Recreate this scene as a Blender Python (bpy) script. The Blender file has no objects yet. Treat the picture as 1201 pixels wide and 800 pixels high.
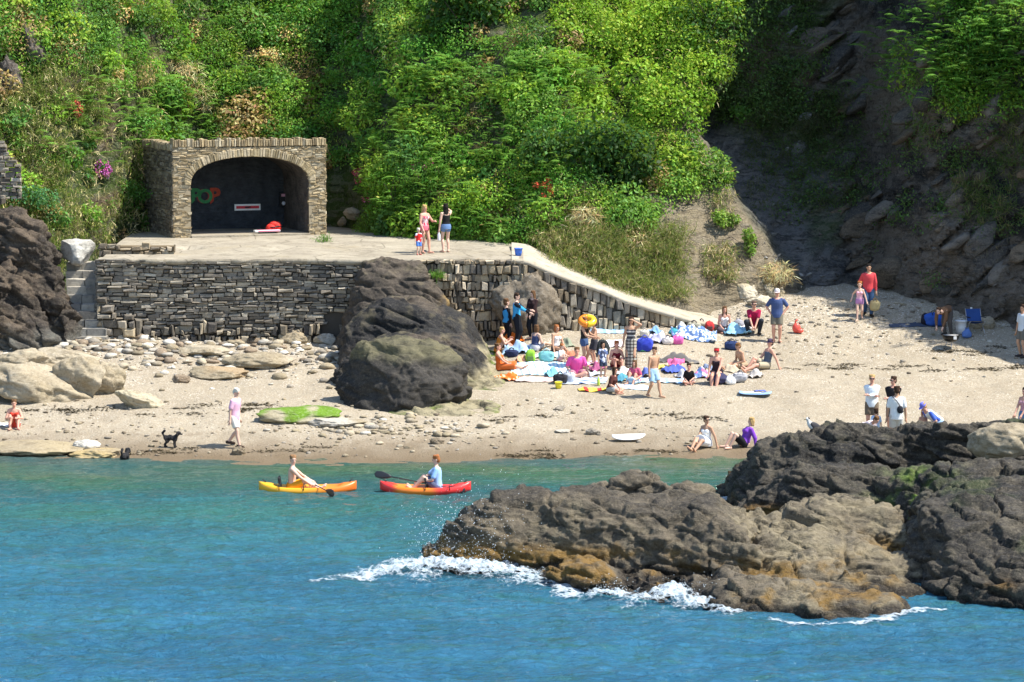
import bpy, bmesh, math, random
import numpy as np
from mathutils import Vector, Matrix
random.seed(7); RNG = np.random.default_rng(7)
SC = bpy.context.scene
COL = SC.collection
R = math.radians
# ------------------------------------------------------------------ camera
F, CU, CV, CH = 3600.0, 600.5, 400.0, 12.0
PITCH = math.atan(370.0 / F)
cp, sp = math.cos(PITCH), math.sin(PITCH)
cam_d = bpy.data.cameras.new('camera'); cam = bpy.data.objects.new('camera', cam_d); COL.objects.link(cam)
cam.location = (0, 0, CH); cam.rotation_euler = (R(90) - PITCH, 0, 0)
cam_d.sensor_width = 36.0; cam_d.lens = 36.0 * F / 1201.0
cam_d.clip_start = 1.0; cam_d.clip_end = 6000
SC.camera = cam
def ray(u, v):
    x = (u - CU) / F; y = (CV - v) / F
    return np.array([x, cp + y * sp, -sp + y * cp])
def at(u, v, Y):
    d = ray(u, v); return np.array([0, 0, CH]) + d * (Y / d[1])
def on_z(u, v, z):
    d = ray(u, v); return np.array([0, 0, CH]) + d * ((z - CH) / d[2])
def px_m(Y, z=2.0):
    return F / (Y * cp + (CH - z) * sp)
# ------------------------------------------------------------------ numpy noise
def _hash(ix, iy, iz, s=0):
    h = (ix.astype(np.int64) * 374761393 + iy.astype(np.int64) * 668265263 + iz.astype(np.int64) * 2147483647 + s * 974634777) & 0xFFFFFFFF
    h = ((h ^ (h >> 13)) * 1274126177) & 0xFFFFFFFF
    h = ((h ^ (h >> 16)) * 2246822519) & 0xFFFFFFFF
    return ((h ^ (h >> 15)) & 0xFFFFFF) / float(0xFFFFFF)
def vnoise(p, s=0):
    p = np.asarray(p, dtype=np.float64); i = np.floor(p); f = p - i
    f = f * f * f * (f * (f * 6 - 15) + 10)
    ix, iy, iz = i[..., 0], i[..., 1], i[..., 2]; fx, fy, fz = f[..., 0], f[..., 1], f[..., 2]
    def c(a, b, d): return _hash(ix + a, iy + b, iz + d, s)
    x00 = c(0,0,0) * (1-fx) + c(1,0,0) * fx; x10 = c(0,1,0) * (1-fx) + c(1,1,0) * fx
    x01 = c(0,0,1) * (1-fx) + c(1,0,1) * fx; x11 = c(0,1,1) * (1-fx) + c(1,1,1) * fx
    return ((x00 * (1-fy) + x10 * fy) * (1-fz) + (x01 * (1-fy) + x11 * fy) * fz) * 2 - 1
def fbm(p, o=4, s=0, g=0.5):
    p = np.asarray(p, dtype=np.float64); a, t, n = 1.0, 0.0, 0.0
    for k in range(o):
        t = t + a * vnoise(p, s + k * 17); n += a; a *= g; p = p * 2.03 + 11.7
    return t / n
def ridged(p, o=4, s=0, g=0.5):
    p = np.asarray(p, dtype=np.float64); a, t, n = 1.0, 0.0, 0.0
    for k in range(o):
        t = t + a * (1 - 2 * np.abs(vnoise(p, s + k * 17))); n += a; a *= g; p = p * 2.03 + 5.3
    return t / n
def worley(p, s=0):
    """distances to the nearest two feature points, a random value and a random tilted plane per cell"""
    p = np.asarray(p, float); i = np.floor(p).astype(np.int64); f1 = np.full(p.shape[:-1], 9.0); f2 = f1.copy(); idd = np.zeros(p.shape[:-1]); pl = idd.copy()
    for a in (-1, 0, 1):
        for b in (-1, 0, 1):
            for c in (-1, 0, 1):
                x, y, z = i[..., 0] + a, i[..., 1] + b, i[..., 2] + c
                h = [_hash(x, y, z, s + k) for k in range(7)]
                e = p - np.stack([x + h[1], y + h[2], z + h[3]], -1)
                d = np.linalg.norm(e, axis=-1); n = d < f1
                f2 = np.where(n, f1, np.minimum(f2, d)); idd = np.where(n, h[4], idd)
                pl = np.where(n, e[..., 0] * (h[5] - .5) + e[..., 1] * (h[6] - .5) + e[..., 2] * (h[0] - .5), pl); f1 = np.where(n, d, f1)
    return f1, f2, idd, pl
def fracture(V, scale, bed=(0.0, 0.0), s=0, squash=2.0):
    """broken rock: a tilted facet for every block and a fine groove along its joints"""
    q = V + 0.4 / scale * np.stack([fbm(V * scale * 0.8 + k * 7.7, 3, s + k) for k in range(3)], -1)
    z = q[..., 2] + bed[0] * q[..., 0] + bed[1] * q[..., 1]
    f1, f2, idd, pl = worley(np.stack([q[..., 0], q[..., 1], z * squash], -1) * scale, s)
    return (0.55 * (idd - 0.5) + 1.1 * pl) * sstep(0.0, 0.12, f2 - f1) - 0.28 * np.exp(-((f2 - f1) / 0.06) ** 2)
def P3(x, y, z=0.0):
    x, y = np.broadcast_arrays(np.asarray(x, float), np.asarray(y, float))
    return np.stack([x, y, np.broadcast_to(np.asarray(z, float), x.shape)], -1)
def sstep(a, b, x):
    t = np.clip((np.asarray(x, float) - a) / (b - a), 0, 1); return t * t * (3 - 2 * t)
# ------------------------------------------------------------------ mesh helpers
def tag(o, label=None, cat=None, group=None, kind=None):
    if label: o['label'] = label
    if cat: o['category'] = cat
    if group: o['group'] = group
    if kind: o['kind'] = kind
    return o
def raw_mesh(name, verts, faces, mats=(), smooth=False, cols=None, midx=None):
    """faces: an (n,k) array, or a list of tuples. cols: per-vertex rgb -> attribute Col"""
    me = bpy.data.meshes.new(name); verts = np.asarray(verts, np.float32).reshape(-1, 3)
    if isinstance(faces, np.ndarray):
        n, k = faces.shape
        me.vertices.add(len(verts)); me.vertices.foreach_set('co', verts.ravel())
        me.loops.add(n * k); me.loops.foreach_set('vertex_index', faces.astype(np.int32).ravel())
        me.polygons.add(n); me.polygons.foreach_set('loop_start', np.arange(0, n * k, k, dtype=np.int32))
        me.polygons.foreach_set('loop_total', np.full(n, k, np.int32))
        me.update(calc_edges=True)
    else:
        me.from_pydata([tuple(map(float, v)) for v in verts], [], [tuple(int(i) for i in f) for f in faces])
    for m in (mats if isinstance(mats, (list, tuple)) else [mats]):
        me.materials.append(m)
    if smooth: me.polygons.foreach_set('use_smooth', np.ones(len(me.polygons), bool))
    if midx is not None: me.polygons.foreach_set('material_index', np.asarray(midx, np.int32))
    if cols is not None:
        a = me.color_attributes.new('Col', 'FLOAT_COLOR', 'POINT')
        c = np.ones((len(verts), 4), np.float32); c[:, :3] = cols; a.data.foreach_set('color', c.ravel())
    me.update(); return me
def link(name, me, parent=None):
    o = bpy.data.objects.new(name, me); COL.objects.link(o)
    if parent is not None: o.parent = parent
    return o
def obj(name, verts, faces, mats, parent=None, smooth=False, cols=None, midx=None):
    return link(name, raw_mesh(name, verts, faces, mats, smooth, cols, midx), parent)
def empty(name, loc=(0, 0, 0), rz=0.0):
    o = bpy.data.objects.new(name, None); COL.objects.link(o); o.location = loc; o.rotation_euler = (0, 0, rz)
    o.empty_display_size = 0.2; return o
def grid_faces(nx, ny):
    i = np.arange(nx * ny).reshape(ny, nx)
    return np.stack([i[:-1, :-1], i[:-1, 1:], i[1:, 1:], i[1:, :-1]], -1).reshape(-1, 4)
class MB:
    """collects simple shapes in one vertex / face list"""
    def __init__(s): s.v, s.f, s.m = [], [], []
    def add(s, vs, fs, mi=0):
        b = len(s.v); s.v += [tuple(map(float, v)) for v in vs]; s.f += [tuple(b + int(i) for i in f) for f in fs]; s.m += [mi] * len(fs)
    def box(s, c, d, rz=0.0, ch=0.0, mi=0, tilt=None):
        """box centre c, size d, with chamfered edges ch"""
        bm = bmesh.new(); bmesh.ops.create_cube(bm, size=1.0)
        for v in bm.verts: v.co = Vector((v.co.x * d[0], v.co.y * d[1], v.co.z * d[2]))
        if ch: bmesh.ops.bevel(bm, geom=list(bm.edges), offset=ch, segments=2, affect='EDGES', profile=0.7)
        M = Matrix.Rotation(rz, 3, 'Z')
        if tilt: M = M @ Matrix.Rotation(tilt[0], 3, 'X') @ Matrix.Rotation(tilt[1], 3, 'Y')
        s._bm(bm, lambda p: M @ p + Vector(c), mi)
    def _bm(s, bm, fn, mi=0):
        bm.verts.index_update()
        s.add([fn(v.co) for v in bm.verts], [[v.index for v in f.verts] for f in bm.faces], mi); bm.free()
    def sph(s, c, r, M=None, seg=12, mi=0, sub=None):
        bm = bmesh.new()
        if sub: bmesh.ops.create_icosphere(bm, subdivisions=sub, radius=1)
        else: bmesh.ops.create_uvsphere(bm, u_segments=seg, v_segments=max(6, seg * 2 // 3), radius=1)
        r = (r, r, r) if np.isscalar(r) else r
        M = M or Matrix.Identity(3)
        s._bm(bm, lambda p: M @ Vector((p.x * r[0], p.y * r[1], p.z * r[2])) + Vector(c), mi)
    def tube(s, pts, rad, seg=8, mi=0, flat=1.0, up=None, caps=True):
        """swept tube through pts; rad scalar / list, entries may be (rx, ry)"""
        pts = [Vector(p) for p in pts]; n = len(pts)
        rad = [rad] * n if np.isscalar(rad) else list(rad)
        ring, prev = [], None
        for i, p in enumerate(pts):
            t = (pts[min(i + 1, n - 1)] - pts[max(i - 1, 0)])
            t = t.normalized() if t.length > 1e-9 else Vector((0, 0, 1))
            ref = Vector(up) if up is not None else (prev if prev is not None else (Vector((1, 0, 0)) if abs(t.x) < 0.8 else Vector((0, 1, 0))))
            a = (ref - t * ref.dot(t))
            a = a.normalized() if a.length > 1e-6 else t.orthogonal().normalized()
            b = t.cross(a); prev = a
            rx, ry = (rad[i] if not np.isscalar(rad[i]) else (rad[i], rad[i] * flat))
            ring.append([p + a * (math.cos(2 * math.pi * k / seg) * rx) + b * (math.sin(2 * math.pi * k / seg) * ry) for k in range(seg)])
        vs = [q for r_ in ring for q in r_]; fs = []
        for i in range(n - 1):
            for k in range(seg):
                a0, a1 = i * seg + k, i * seg + (k + 1) % seg
                fs.append((a0, a1, a1 + seg, a0 + seg))
        if caps:
            fs.append(tuple(reversed(range(seg)))); fs.append(tuple((n - 1) * seg + k for k in range(seg)))
        s.add(vs, fs, mi)
    def capsule(s, a, b, ra, rb, seg=10, mi=0):
        a, b = Vector(a), Vector(b); d = b - a; L = d.length
        if L < 1e-6: return s.sph(a, ra, seg=seg, mi=mi)
        d /= L; pts, rs = [], []
        for t in (1.0, 0.92, 0.7, 0.38): pts.append(a - d * ra * t); rs.append(max(ra * math.sqrt(max(0, 1 - t * t)), ra * 0.03))
        for t in (0, 0.25, 0.5, 0.75, 1.0): pts.append(a + d * L * t); rs.append(ra + (rb - ra) * t)
        for t in (0.38, 0.7, 0.92, 1.0): pts.append(b + d * rb * t); rs.append(max(rb * math.sqrt(max(0, 1 - t * t)), rb * 0.03))
        s.tube(pts, rs, seg, mi)
    def lathe(s, prof, c=(0, 0, 0), seg=16, mi=0, M=None):
        """prof: (radius, z) pairs"""
        vs = []; M = M or Matrix.Identity(3)
        for r, z in prof:
            for k in range(seg):
                a = 2 * math.pi * k / seg; vs.append(M @ Vector((r * math.cos(a), r * math.sin(a), z)) + Vector(c))
        fs = []
        for i in range(len(prof) - 1):
            for k in range(seg):
                a0, a1 = i * seg + k, i * seg + (k + 1) % seg; fs.append((a0, a1, a1 + seg, a0 + seg))
        fs.append(tuple(reversed(range(seg)))); fs.append(tuple((len(prof) - 1) * seg + k for k in range(seg)))
        s.add(vs, fs, mi)
    def build(s, name, mats, parent=None, smooth=False):
        return obj(name, np.array(s.v), s.f, mats, parent, smooth, None, s.m)
# ------------------------------------------------------------------ materials
class NT:
    def __init__(s, name):
        s.m = bpy.data.materials.new(name); s.m.use_nodes = True; s.t = s.m.node_tree
        s.b = s.t.nodes['Principled BSDF']; s.out = s.t.nodes['Material Output']
    def n(s, typ, **kw):
        x = s.t.nodes.new(typ)
        for k, v in kw.items():
            if k.startswith('i_'): x.inputs[k[2:].replace('_', ' ')].default_value = v
            else: setattr(x, k, v)
        return x
    def l(s, a, b): s.t.links.new(a, b)
    def pos(s):
        if not hasattr(s, '_p'): s._p = s.n('ShaderNodeNewGeometry').outputs['Position']
        return s._p
    def objc(s): return s.n('ShaderNodeTexCoord').outputs['Object']
    def mapping(s, src, scale=(1, 1, 1), rot=(0, 0, 0)):
        m = s.n('ShaderNodeMapping'); m.inputs['Scale'].default_value = scale; m.inputs['Rotation'].default_value = rot
        s.l(src, m.inputs['Vector']); return m.outputs['Vector']
    def noise(s, src, scale, detail=5, rough=0.55, dist=0.0):
        x = s.n('ShaderNodeTexNoise'); x.inputs['Scale'].default_value = scale; x.inputs['Detail'].default_value = detail
        x.inputs['Roughness'].default_value = rough; x.inputs['Distortion'].default_value = dist
        s.l(src, x.inputs['Vector']); return x.outputs['Fac']
    def voro(s, src, scale, feature='F1', out='Distance', rnd=1.0):
        x = s.n('ShaderNodeTexVoronoi', feature=feature); x.inputs['Scale'].default_value = scale
        x.inputs['Randomness'].default_value = rnd
        s.l(src, x.inputs['Vector']); return x.outputs[out]
    def ramp(s, fac, stops, interp='LINEAR'):
        x = s.n('ShaderNodeValToRGB'); e = x.color_ramp; e.interpolation = interp
        while len(e.elements) < len(stops): e.elements.new(0.5)
        for el, (p, c) in zip(e.elements, stops):
            el.position = p; el.color = (c, c, c, 1) if np.isscalar(c) else (*c, 1)
        s.l(fac, x.inputs['Fac']); return x.outputs['Color']
    def mix(s, fac, a, b, mode='MIX'):
        x = s.n('ShaderNodeMix', data_type='RGBA', blend_type=mode)
        for sock, v in ((x.inputs[0], fac), (x.inputs[6], a), (x.inputs[7], b)):
            if hasattr(v, 'is_linked'): s.l(v, sock)
            elif np.isscalar(v): sock.default_value = v
            else: sock.default_value = (*v, 1)
        return x.outputs[2]
    def math(s, op, a, b=None, c=None):
        x = s.n('ShaderNodeMath', operation=op)
        for i, v in enumerate((a, b, c)):
            if v is None: continue
            if hasattr(v, 'is_linked'): s.l(v, x.inputs[i])
            else: x.inputs[i].default_value = v
        return x.outputs[0]
    def sep(s, src):
        x = s.n('ShaderNodeSeparateXYZ'); s.l(src, x.inputs[0]); return x.outputs
    def attr(s, name='Col'):
        return s.n('ShaderNodeAttribute', attribute_name=name).outputs['Color']
    def bump(s, h, strength=0.5, dist=0.02, normal=None):
        x = s.n('ShaderNodeBump'); x.inputs['Strength'].default_value = strength; x.inputs['Distance'].default_value = dist
        s.l(h, x.inputs['Height'])
        if normal is not None: s.l(normal, x.inputs['Normal'])
        return x.outputs['Normal']
    def done(s, color=None, rough=0.8, normal=None, spec=0.3, metal=0.0):
        b = s.b
        if color is not None:
            if hasattr(color, 'is_linked'): s.l(color, b.inputs['Base Color'])
            else: b.inputs['Base Color'].default_value = (*color, 1)
        if hasattr(rough, 'is_linked'): s.l(rough, b.inputs['Roughness'])
        else: b.inputs['Roughness'].default_value = rough
        b.inputs['Specular IOR Level'].default_value = spec; b.inputs['Metallic'].default_value = metal
        if normal is not None: s.l(normal, b.inputs['Normal'])
        return s.m
_MC = {}
def plain(name, c, rough=0.7, spec=0.3, var=0.15, scale=9.0, metal=0.0, bump=0.15):
    """a plain coloured material with a little noise in colour and surface"""
    if name in _MC: return _MC[name]
    t = NT(name); src = t.objc(); n = t.noise(src, scale, 4)
    c = np.array(c); col = t.mix(n, tuple(np.clip(c * (1 - var), 0, 1)), tuple(np.clip(c * (1 + var), 0, 1)))
    nm = t.bump(t.noise(src, scale * 5, 3), bump, 0.01)
    _MC[name] = t.done(col, rough, nm, spec, metal); return _MC[name]
# ------------------------------------------------------------------ world + sun
SUN_EL, SUN_AZ = R(56), R(11)      # azimuth: from +X towards the camera (-Y)
sd = Vector((math.cos(SUN_EL) * math.cos(SUN_AZ), -math.cos(SUN_EL) * math.sin(SUN_AZ), math.sin(SUN_EL)))
w = bpy.data.worlds.new('World'); SC.world = w; w.use_nodes = True
wt = w.node_tree; sky = wt.nodes.new('ShaderNodeTexSky'); sky.sky_type = 'NISHITA'; sky.sun_disc = False
sky.sun_elevation = SUN_EL; sky.sun_rotation = math.atan2(sd.x, sd.y); sky.air_density = 1.0; sky.dust_density = 0.6; sky.ozone_density = 1.2
bg = wt.nodes['Background']; wt.links.new(sky.outputs[0], bg.inputs[0]); bg.inputs[1].default_value = 0.15
sl = bpy.data.lights.new('sun', 'SUN'); so = bpy.data.objects.new('sun', sl); COL.objects.link(so)
sl.energy = 4.8; sl.angle = R(0.53); sl.color = (1.0, 0.95, 0.86); so.rotation_euler = sd.to_track_quat('Z', 'Y').to_euler()
SC.view_settings.view_transform = 'Standard'; SC.view_settings.look = 'None'; SC.view_settings.gamma = 1.0
SC.view_settings.exposure = 0.9
SC.cycles.max_bounces = 6; SC.cycles.transparent_max_bounces = 8; SC.cycles.use_denoising = True
# ------------------------------------------------------------------ the beach
def beach_z(x, y):
    x = np.asarray(x, float); y = np.asarray(y, float)
    d = y - 84.6 - 0.35 * np.sin(x * 0.31) - 0.02 * x
    z = np.where(d < 0, d * 0.075, d * 0.088)
    z = z + 0.012 * np.clip(d - 13.5, 0, 7.0) ** 2 * sstep(3, 9, x) * 1.25
    z = z + 0.07 * fbm(P3(x * 0.35, y * 0.6), 3, 5) + 0.05 * fbm(P3(x * 1.7, y * 2.2), 3, 9) * sstep(0.3, 3, d) + 0.016 * fbm(P3(x * 5.5, y * 6.5), 2, 12) * sstep(.5, 2.5, d)
    z = z + sstep(-9, -13, x) * sstep(10, 15, d) * 0.25 + 0.42 * sstep(-1.2, 0.8, x) * sstep(10.5, 16.5, d) * sstep(7.5, 4.5, x)
    return z
def on_beach(u, v):
    d = ray(u, v); Y = np.linspace(70, 115, 46)
    for _ in range(2):
        X = d[0] * Y / d[1]; Z = CH + d[2] * Y / d[1]
        i = int(np.argmax(beach_z(X, Y) >= Z)); i = max(i, 1)
        Y = np.linspace(Y[i - 1], Y[i], 12)
    p = at(u, v, Y[6]); p[2] = float(beach_z(p[0], p[1])); return p
def build_beach():
    xs = np.concatenate([np.linspace(-70, -23, 40)[:-1], np.arange(-23, 24, 0.09), np.linspace(24, 80, 40)])
    ys = np.concatenate([np.linspace(60, 81, 30)[:-1], np.arange(81, 112, 0.09)])
    X, Y = np.meshgrid(xs, ys); Z = beach_z(X, Y)
    t = NT('beach_sand'); p = t.pos(); s = t.sep(p)
    flat = t.mapping(p, (1.0, 0.55, 1.0))
    big = t.noise(flat, 0.5, 5, 0.6); mid = t.noise(flat, 3.0, 6, 0.65); fine = t.noise(p, 22, 4, 0.7)
    c = t.mix(t.ramp(big, [(0.35, 0), (0.65, 1)]), (0.3, 0.252, 0.178), (0.37, 0.317, 0.232))
    c = t.mix(t.ramp(mid, [(0.45, 0), (0.68, 0.8)]), c, (0.3, 0.245, 0.17)); c = t.mix(t.ramp(t.noise(flat, 8.0, 5, 0.7), [(0.56, 0), (0.7, 0.7)]), c, (0.22, 0.18, 0.125))
    # shingle: pale and dark pebbles, denser high on the beach
    dens = t.math('ADD', t.ramp(t.noise(flat, 0.9, 5), [(0.4, 0.0), (0.62, 0.75)]), t.math('MULTIPLY', t.math('SUBTRACT', s['Z'], 0.9), 0.4))
    vc = t.voro(p, 17, out='Color'); vs = t.sep(vc)
    pebcol = t.ramp(vs['X'], [(0.0, (0.16, 0.13, 0.1)), (0.35, (0.42, 0.36, 0.28)), (0.75, (0.6, 0.54, 0.45)), (1.0, (0.72, 0.68, 0.6))])
    isp = t.math('MULTIPLY', t.math('LESS_THAN', vs['Y'], 0.62), t.math('LESS_THAN', t.voro(p, 17), 0.46))
    c = t.mix(t.math('MULTIPLY', isp, t.math('MINIMUM', t.math('MAXIMUM', dens, 0.28), 0.95)), c, pebcol)
    c = t.mix(t.ramp(fine, [(0.32, 0.6), (0.48, 0.0)]), c, (0.17, 0.135, 0.095)); c = t.mix(t.ramp(t.noise(p, 31, 3, .6), [(0.6, 0), (0.68, 0.7)]), c, (0.66, 0.6, 0.5))
    # the wet band along the water
    wob = t.math('ADD', s['Z'], t.math('MULTIPLY', t.math('SUBTRACT', t.noise(flat, 1.3, 4), 0.5), 0.3))
    wet = t.ramp(wob, [(0.02, 1), (0.13, 0.75), (0.34, 0.0)])
    c = t.mix(wet, c, (0.17, 0.125, 0.075))
    h = t.math('ADD', t.math('MULTIPLY', t.voro(p, 14), -0.6), t.math('ADD', mid, fine))
    nm = t.bump(h, 0.7, 0.045)
    m = t.done(c, t.mix(wet, (0.9,) * 3, (0.45,) * 3), nm, 0.25)
    o = obj('beach', P3(X, Y, Z).reshape(-1, 3), grid_faces(len(xs), len(ys)), m, smooth=True)
    o['kind'] = 'structure'
    # seabed far out to the horizon
    t = NT('seabed_sand'); m = t.done(t.mix(t.noise(t.pos(), 0.2), (0.05, 0.08, 0.07), (0.1, 0.12, 0.09)), 0.9)
    g = np.array([[-3000, -3000, -2.2], [3000, -3000, -2.2], [3000, 3000, -2.2], [-3000, 3000, -2.2]])
    o = obj('seabed_ground', g, np.array([[0, 1, 2, 3]]), m); o['kind'] = 'structure'
build_beach()
# ------------------------------------------------------------------ the sea
def wave_z(x, y):
    wx, wy = x + 0.8 * vnoise(P3(x * 0.2, y * 0.2, 3.0)), y + 0.8 * vnoise(P3(x * 0.2, y * 0.2, 8.0))
    z = 0.09 * fbm(P3(wx * 0.35 + 0.2 * wy, wy * 0.8), 3, 21) + 0.075 * ridged(P3(wx * 0.9, wy * 1.9), 3, 33) + 0.03 * ridged(P3(wx * 2.6, wy * 5.0), 2, 44)
    return z * (1 - 0.6 * sstep(74, 84, y)) - 0.01
def build_sea():
    xs = np.concatenate([np.linspace(-1500, -22, 24)[:-1], np.arange(-22, 22, 0.1), np.linspace(22, 1500, 24)])
    ys = np.concatenate([np.linspace(-1500, 46, 30)[:-1], np.arange(46, 87, 0.07)])
    X, Y = np.meshgrid(xs, ys); Z = np.where((np.abs(X) < 60) & (Y > 30), wave_z(X, Y), 0.0)
    t = NT('sea_water'); p = t.pos(); s = t.sep(p)
    n = t.noise(t.mapping(p, (0.25, 0.5, 1)), 1.0, 4, 0.6)
    yy = t.math('ADD', s['Y'], t.math('MULTIPLY', t.math('SUBTRACT', n, 0.5), 9.0))
    fac = t.math('DIVIDE', t.math('SUBTRACT', yy, 56.0), 30.0)
    c = t.ramp(fac, [(0.0, (0.03, 0.145, 0.25)), (0.4, (0.036, 0.16, 0.235)), (0.62, (0.04, 0.16, 0.16)), (0.8, (0.04, 0.125, 0.085)), (0.9, (0.065, 0.13, 0.065)), (0.97, (0.15, 0.155, 0.08))])
    pat = t.ramp(t.noise(t.mapping(p, (0.7, 2.2, 1)), 1.0, 6, 0.75), [(0.48, 0.0), (0.66, 0.8)])
    c = t.mix(pat, c, (0.035, 0.125, 0.085)); c = t.mix(t.ramp(t.noise(t.mapping(p, (.12, .3, 1)), 1.0, 4, .6), [(.42, .4), (.6, 0)]), c, (.014, .085, .15))
    w1 = t.noise(t.mapping(p, (1.4, 3.4, 1)), 1.6, 6, 0.65, 0.4); w2 = t.noise(t.mapping(p, (1.2, 2.6, 1)), 6.0, 4, 0.65)
    nm = t.bump(t.math('ADD', w1, t.math('MULTIPLY', w2, 0.45)), 1.0, 0.22)
    m = t.done(c, 0.09, nm, 0.5); t.b.inputs['IOR'].default_value = 1.33
    o = obj('sea', P3(X, Y, Z).reshape(-1, 3), grid_faces(len(xs), len(ys)), m, smooth=True); o['kind'] = 'structure'
build_sea()
# ------------------------------------------------------------------ the hill and the cliff: y = g(x, z)
def itp(x, tab): return np.interp(x, [a for a, b in tab], [b for a, b in tab])
def gully(x, z):
    """0 on the sunlit hill, 1 inside the gully right of its edge, back towards 0 on the right cliff"""
    xe = itp(z, [(0, 11.0), (3, 9.7), (4.3, 8.9), (5.5, 8.1), (8, 6.4), (9.5, 7.0), (11, 7.6), (13, 7.6), (25, 8.0)])
    xe = xe + 0.35 * fbm(P3(z * 0.9, z * 0.2, 4.0), 3, 3)
    xr = itp(z, [(0, 13.0), (4, 13.4), (8, 14.0), (11, 14.2), (13, 14.8), (25, 17.0)])
    return sstep(-0.05, 0.75, x - xe) * (1 - sstep(-1.6, 0.9, x - xr))
def hill_y(x, z):
    x = np.asarray(x, float); z = np.asarray(z, float)
    yb = itp(x, [(-60, 97), (-21, 101.5), (-17.5, 102.8), (-15.8, 104.2), (-14.6, 106.5), (-13.2, 111.5), (-12.0, 113.6), (-7.6, 114.6), (-6.2, 113.5), (-4.6, 109.8), (-3.6, 108.4), (0, 106.2), (1.2, 104.9), (3.5, 104.4), (6, 104.5), (8.5, 105.6), (9.7, 107.0), (13, 107.5), (14.5, 104.6), (16.0, 103.4), (16.9, 102.9), (17.7, 101.9), (19, 99.7), (22, 96), (25, 91.5), (34, 86), (60, 78)])  # right end lies out of view, brought forward to shade gully and upper beach
    z0 = itp(x, [(-20, 1.5), (-14, 3.5), (-5, 4.5), (0, 4.3), (3, 3.4), (7, 2.2), (12, 3.0), (16, 2.4), (22, 2.2)])
    sl = itp(x, [(-60, 0.8), (-20, 0.75), (-15, 0.7), (-5, 0.72), (0, 0.95), (4, 1.05), (7, 0.85), (9, 0.55), (13, 0.5), (14.5, 0.34), (20, 0.3), (30, 0.3), (60, 0.5)])
    y = yb + np.maximum(z - z0, -1.0) * sl
    y = y + 1.5 * np.clip(z - 12.3, 0, None) * sstep(15.5, 18, x)  # unseen cliff top leaned back so the sun still reaches the green shoulder
    y = y + gully(x, z) * itp(z, [(0, 0.4), (3, 0.9), (5, 2.2), (8, 3.6), (13, 3.4), (25, 3)]) * sstep(8.8, 6.0, x - 6.0 + 0 * z) ** 0.4
    # a steep drop of bare soil at the promontory's right end
    y = y + 0.9 * fbm(P3(x * 0.28, z * 0.3, 2.0), 3, 71) * sstep(3.5, 7, z) + 0.28 * fbm(P3(x * 1.1, z * 1.1, 7.0), 3, 73)
    rk = sstep(10.5, 12.5, x)
    st = (z * 0.9 - x * 0.75)
    y = y + rk * (0.55 * ridged(P3(st * 0.9, x * 0.22 + z * 0.2, 1.0), 4, 75) + 0.25 * fbm(P3(x * 1.6, z * 1.6, 0.5), 4, 77))
    y = y + gully(x, z) * 0.35 * ridged(P3(st * 1.3, x * 0.4, 5.0), 4, 79)
    return y
def hill_point(u, v):
    """where the view ray of a pixel meets the hill"""
    d = ray(u, v); Y = np.linspace(98, 126, 561)
    k = Y / d[1]; X = d[0] * k; Z = CH + d[2] * k
    hit = np.nonzero(hill_y(X, Z) <= Y)[0]
    i = hit[0] if len(hit) else 560
    return np.array([X[i], Y[i], Z[i]])
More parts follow.
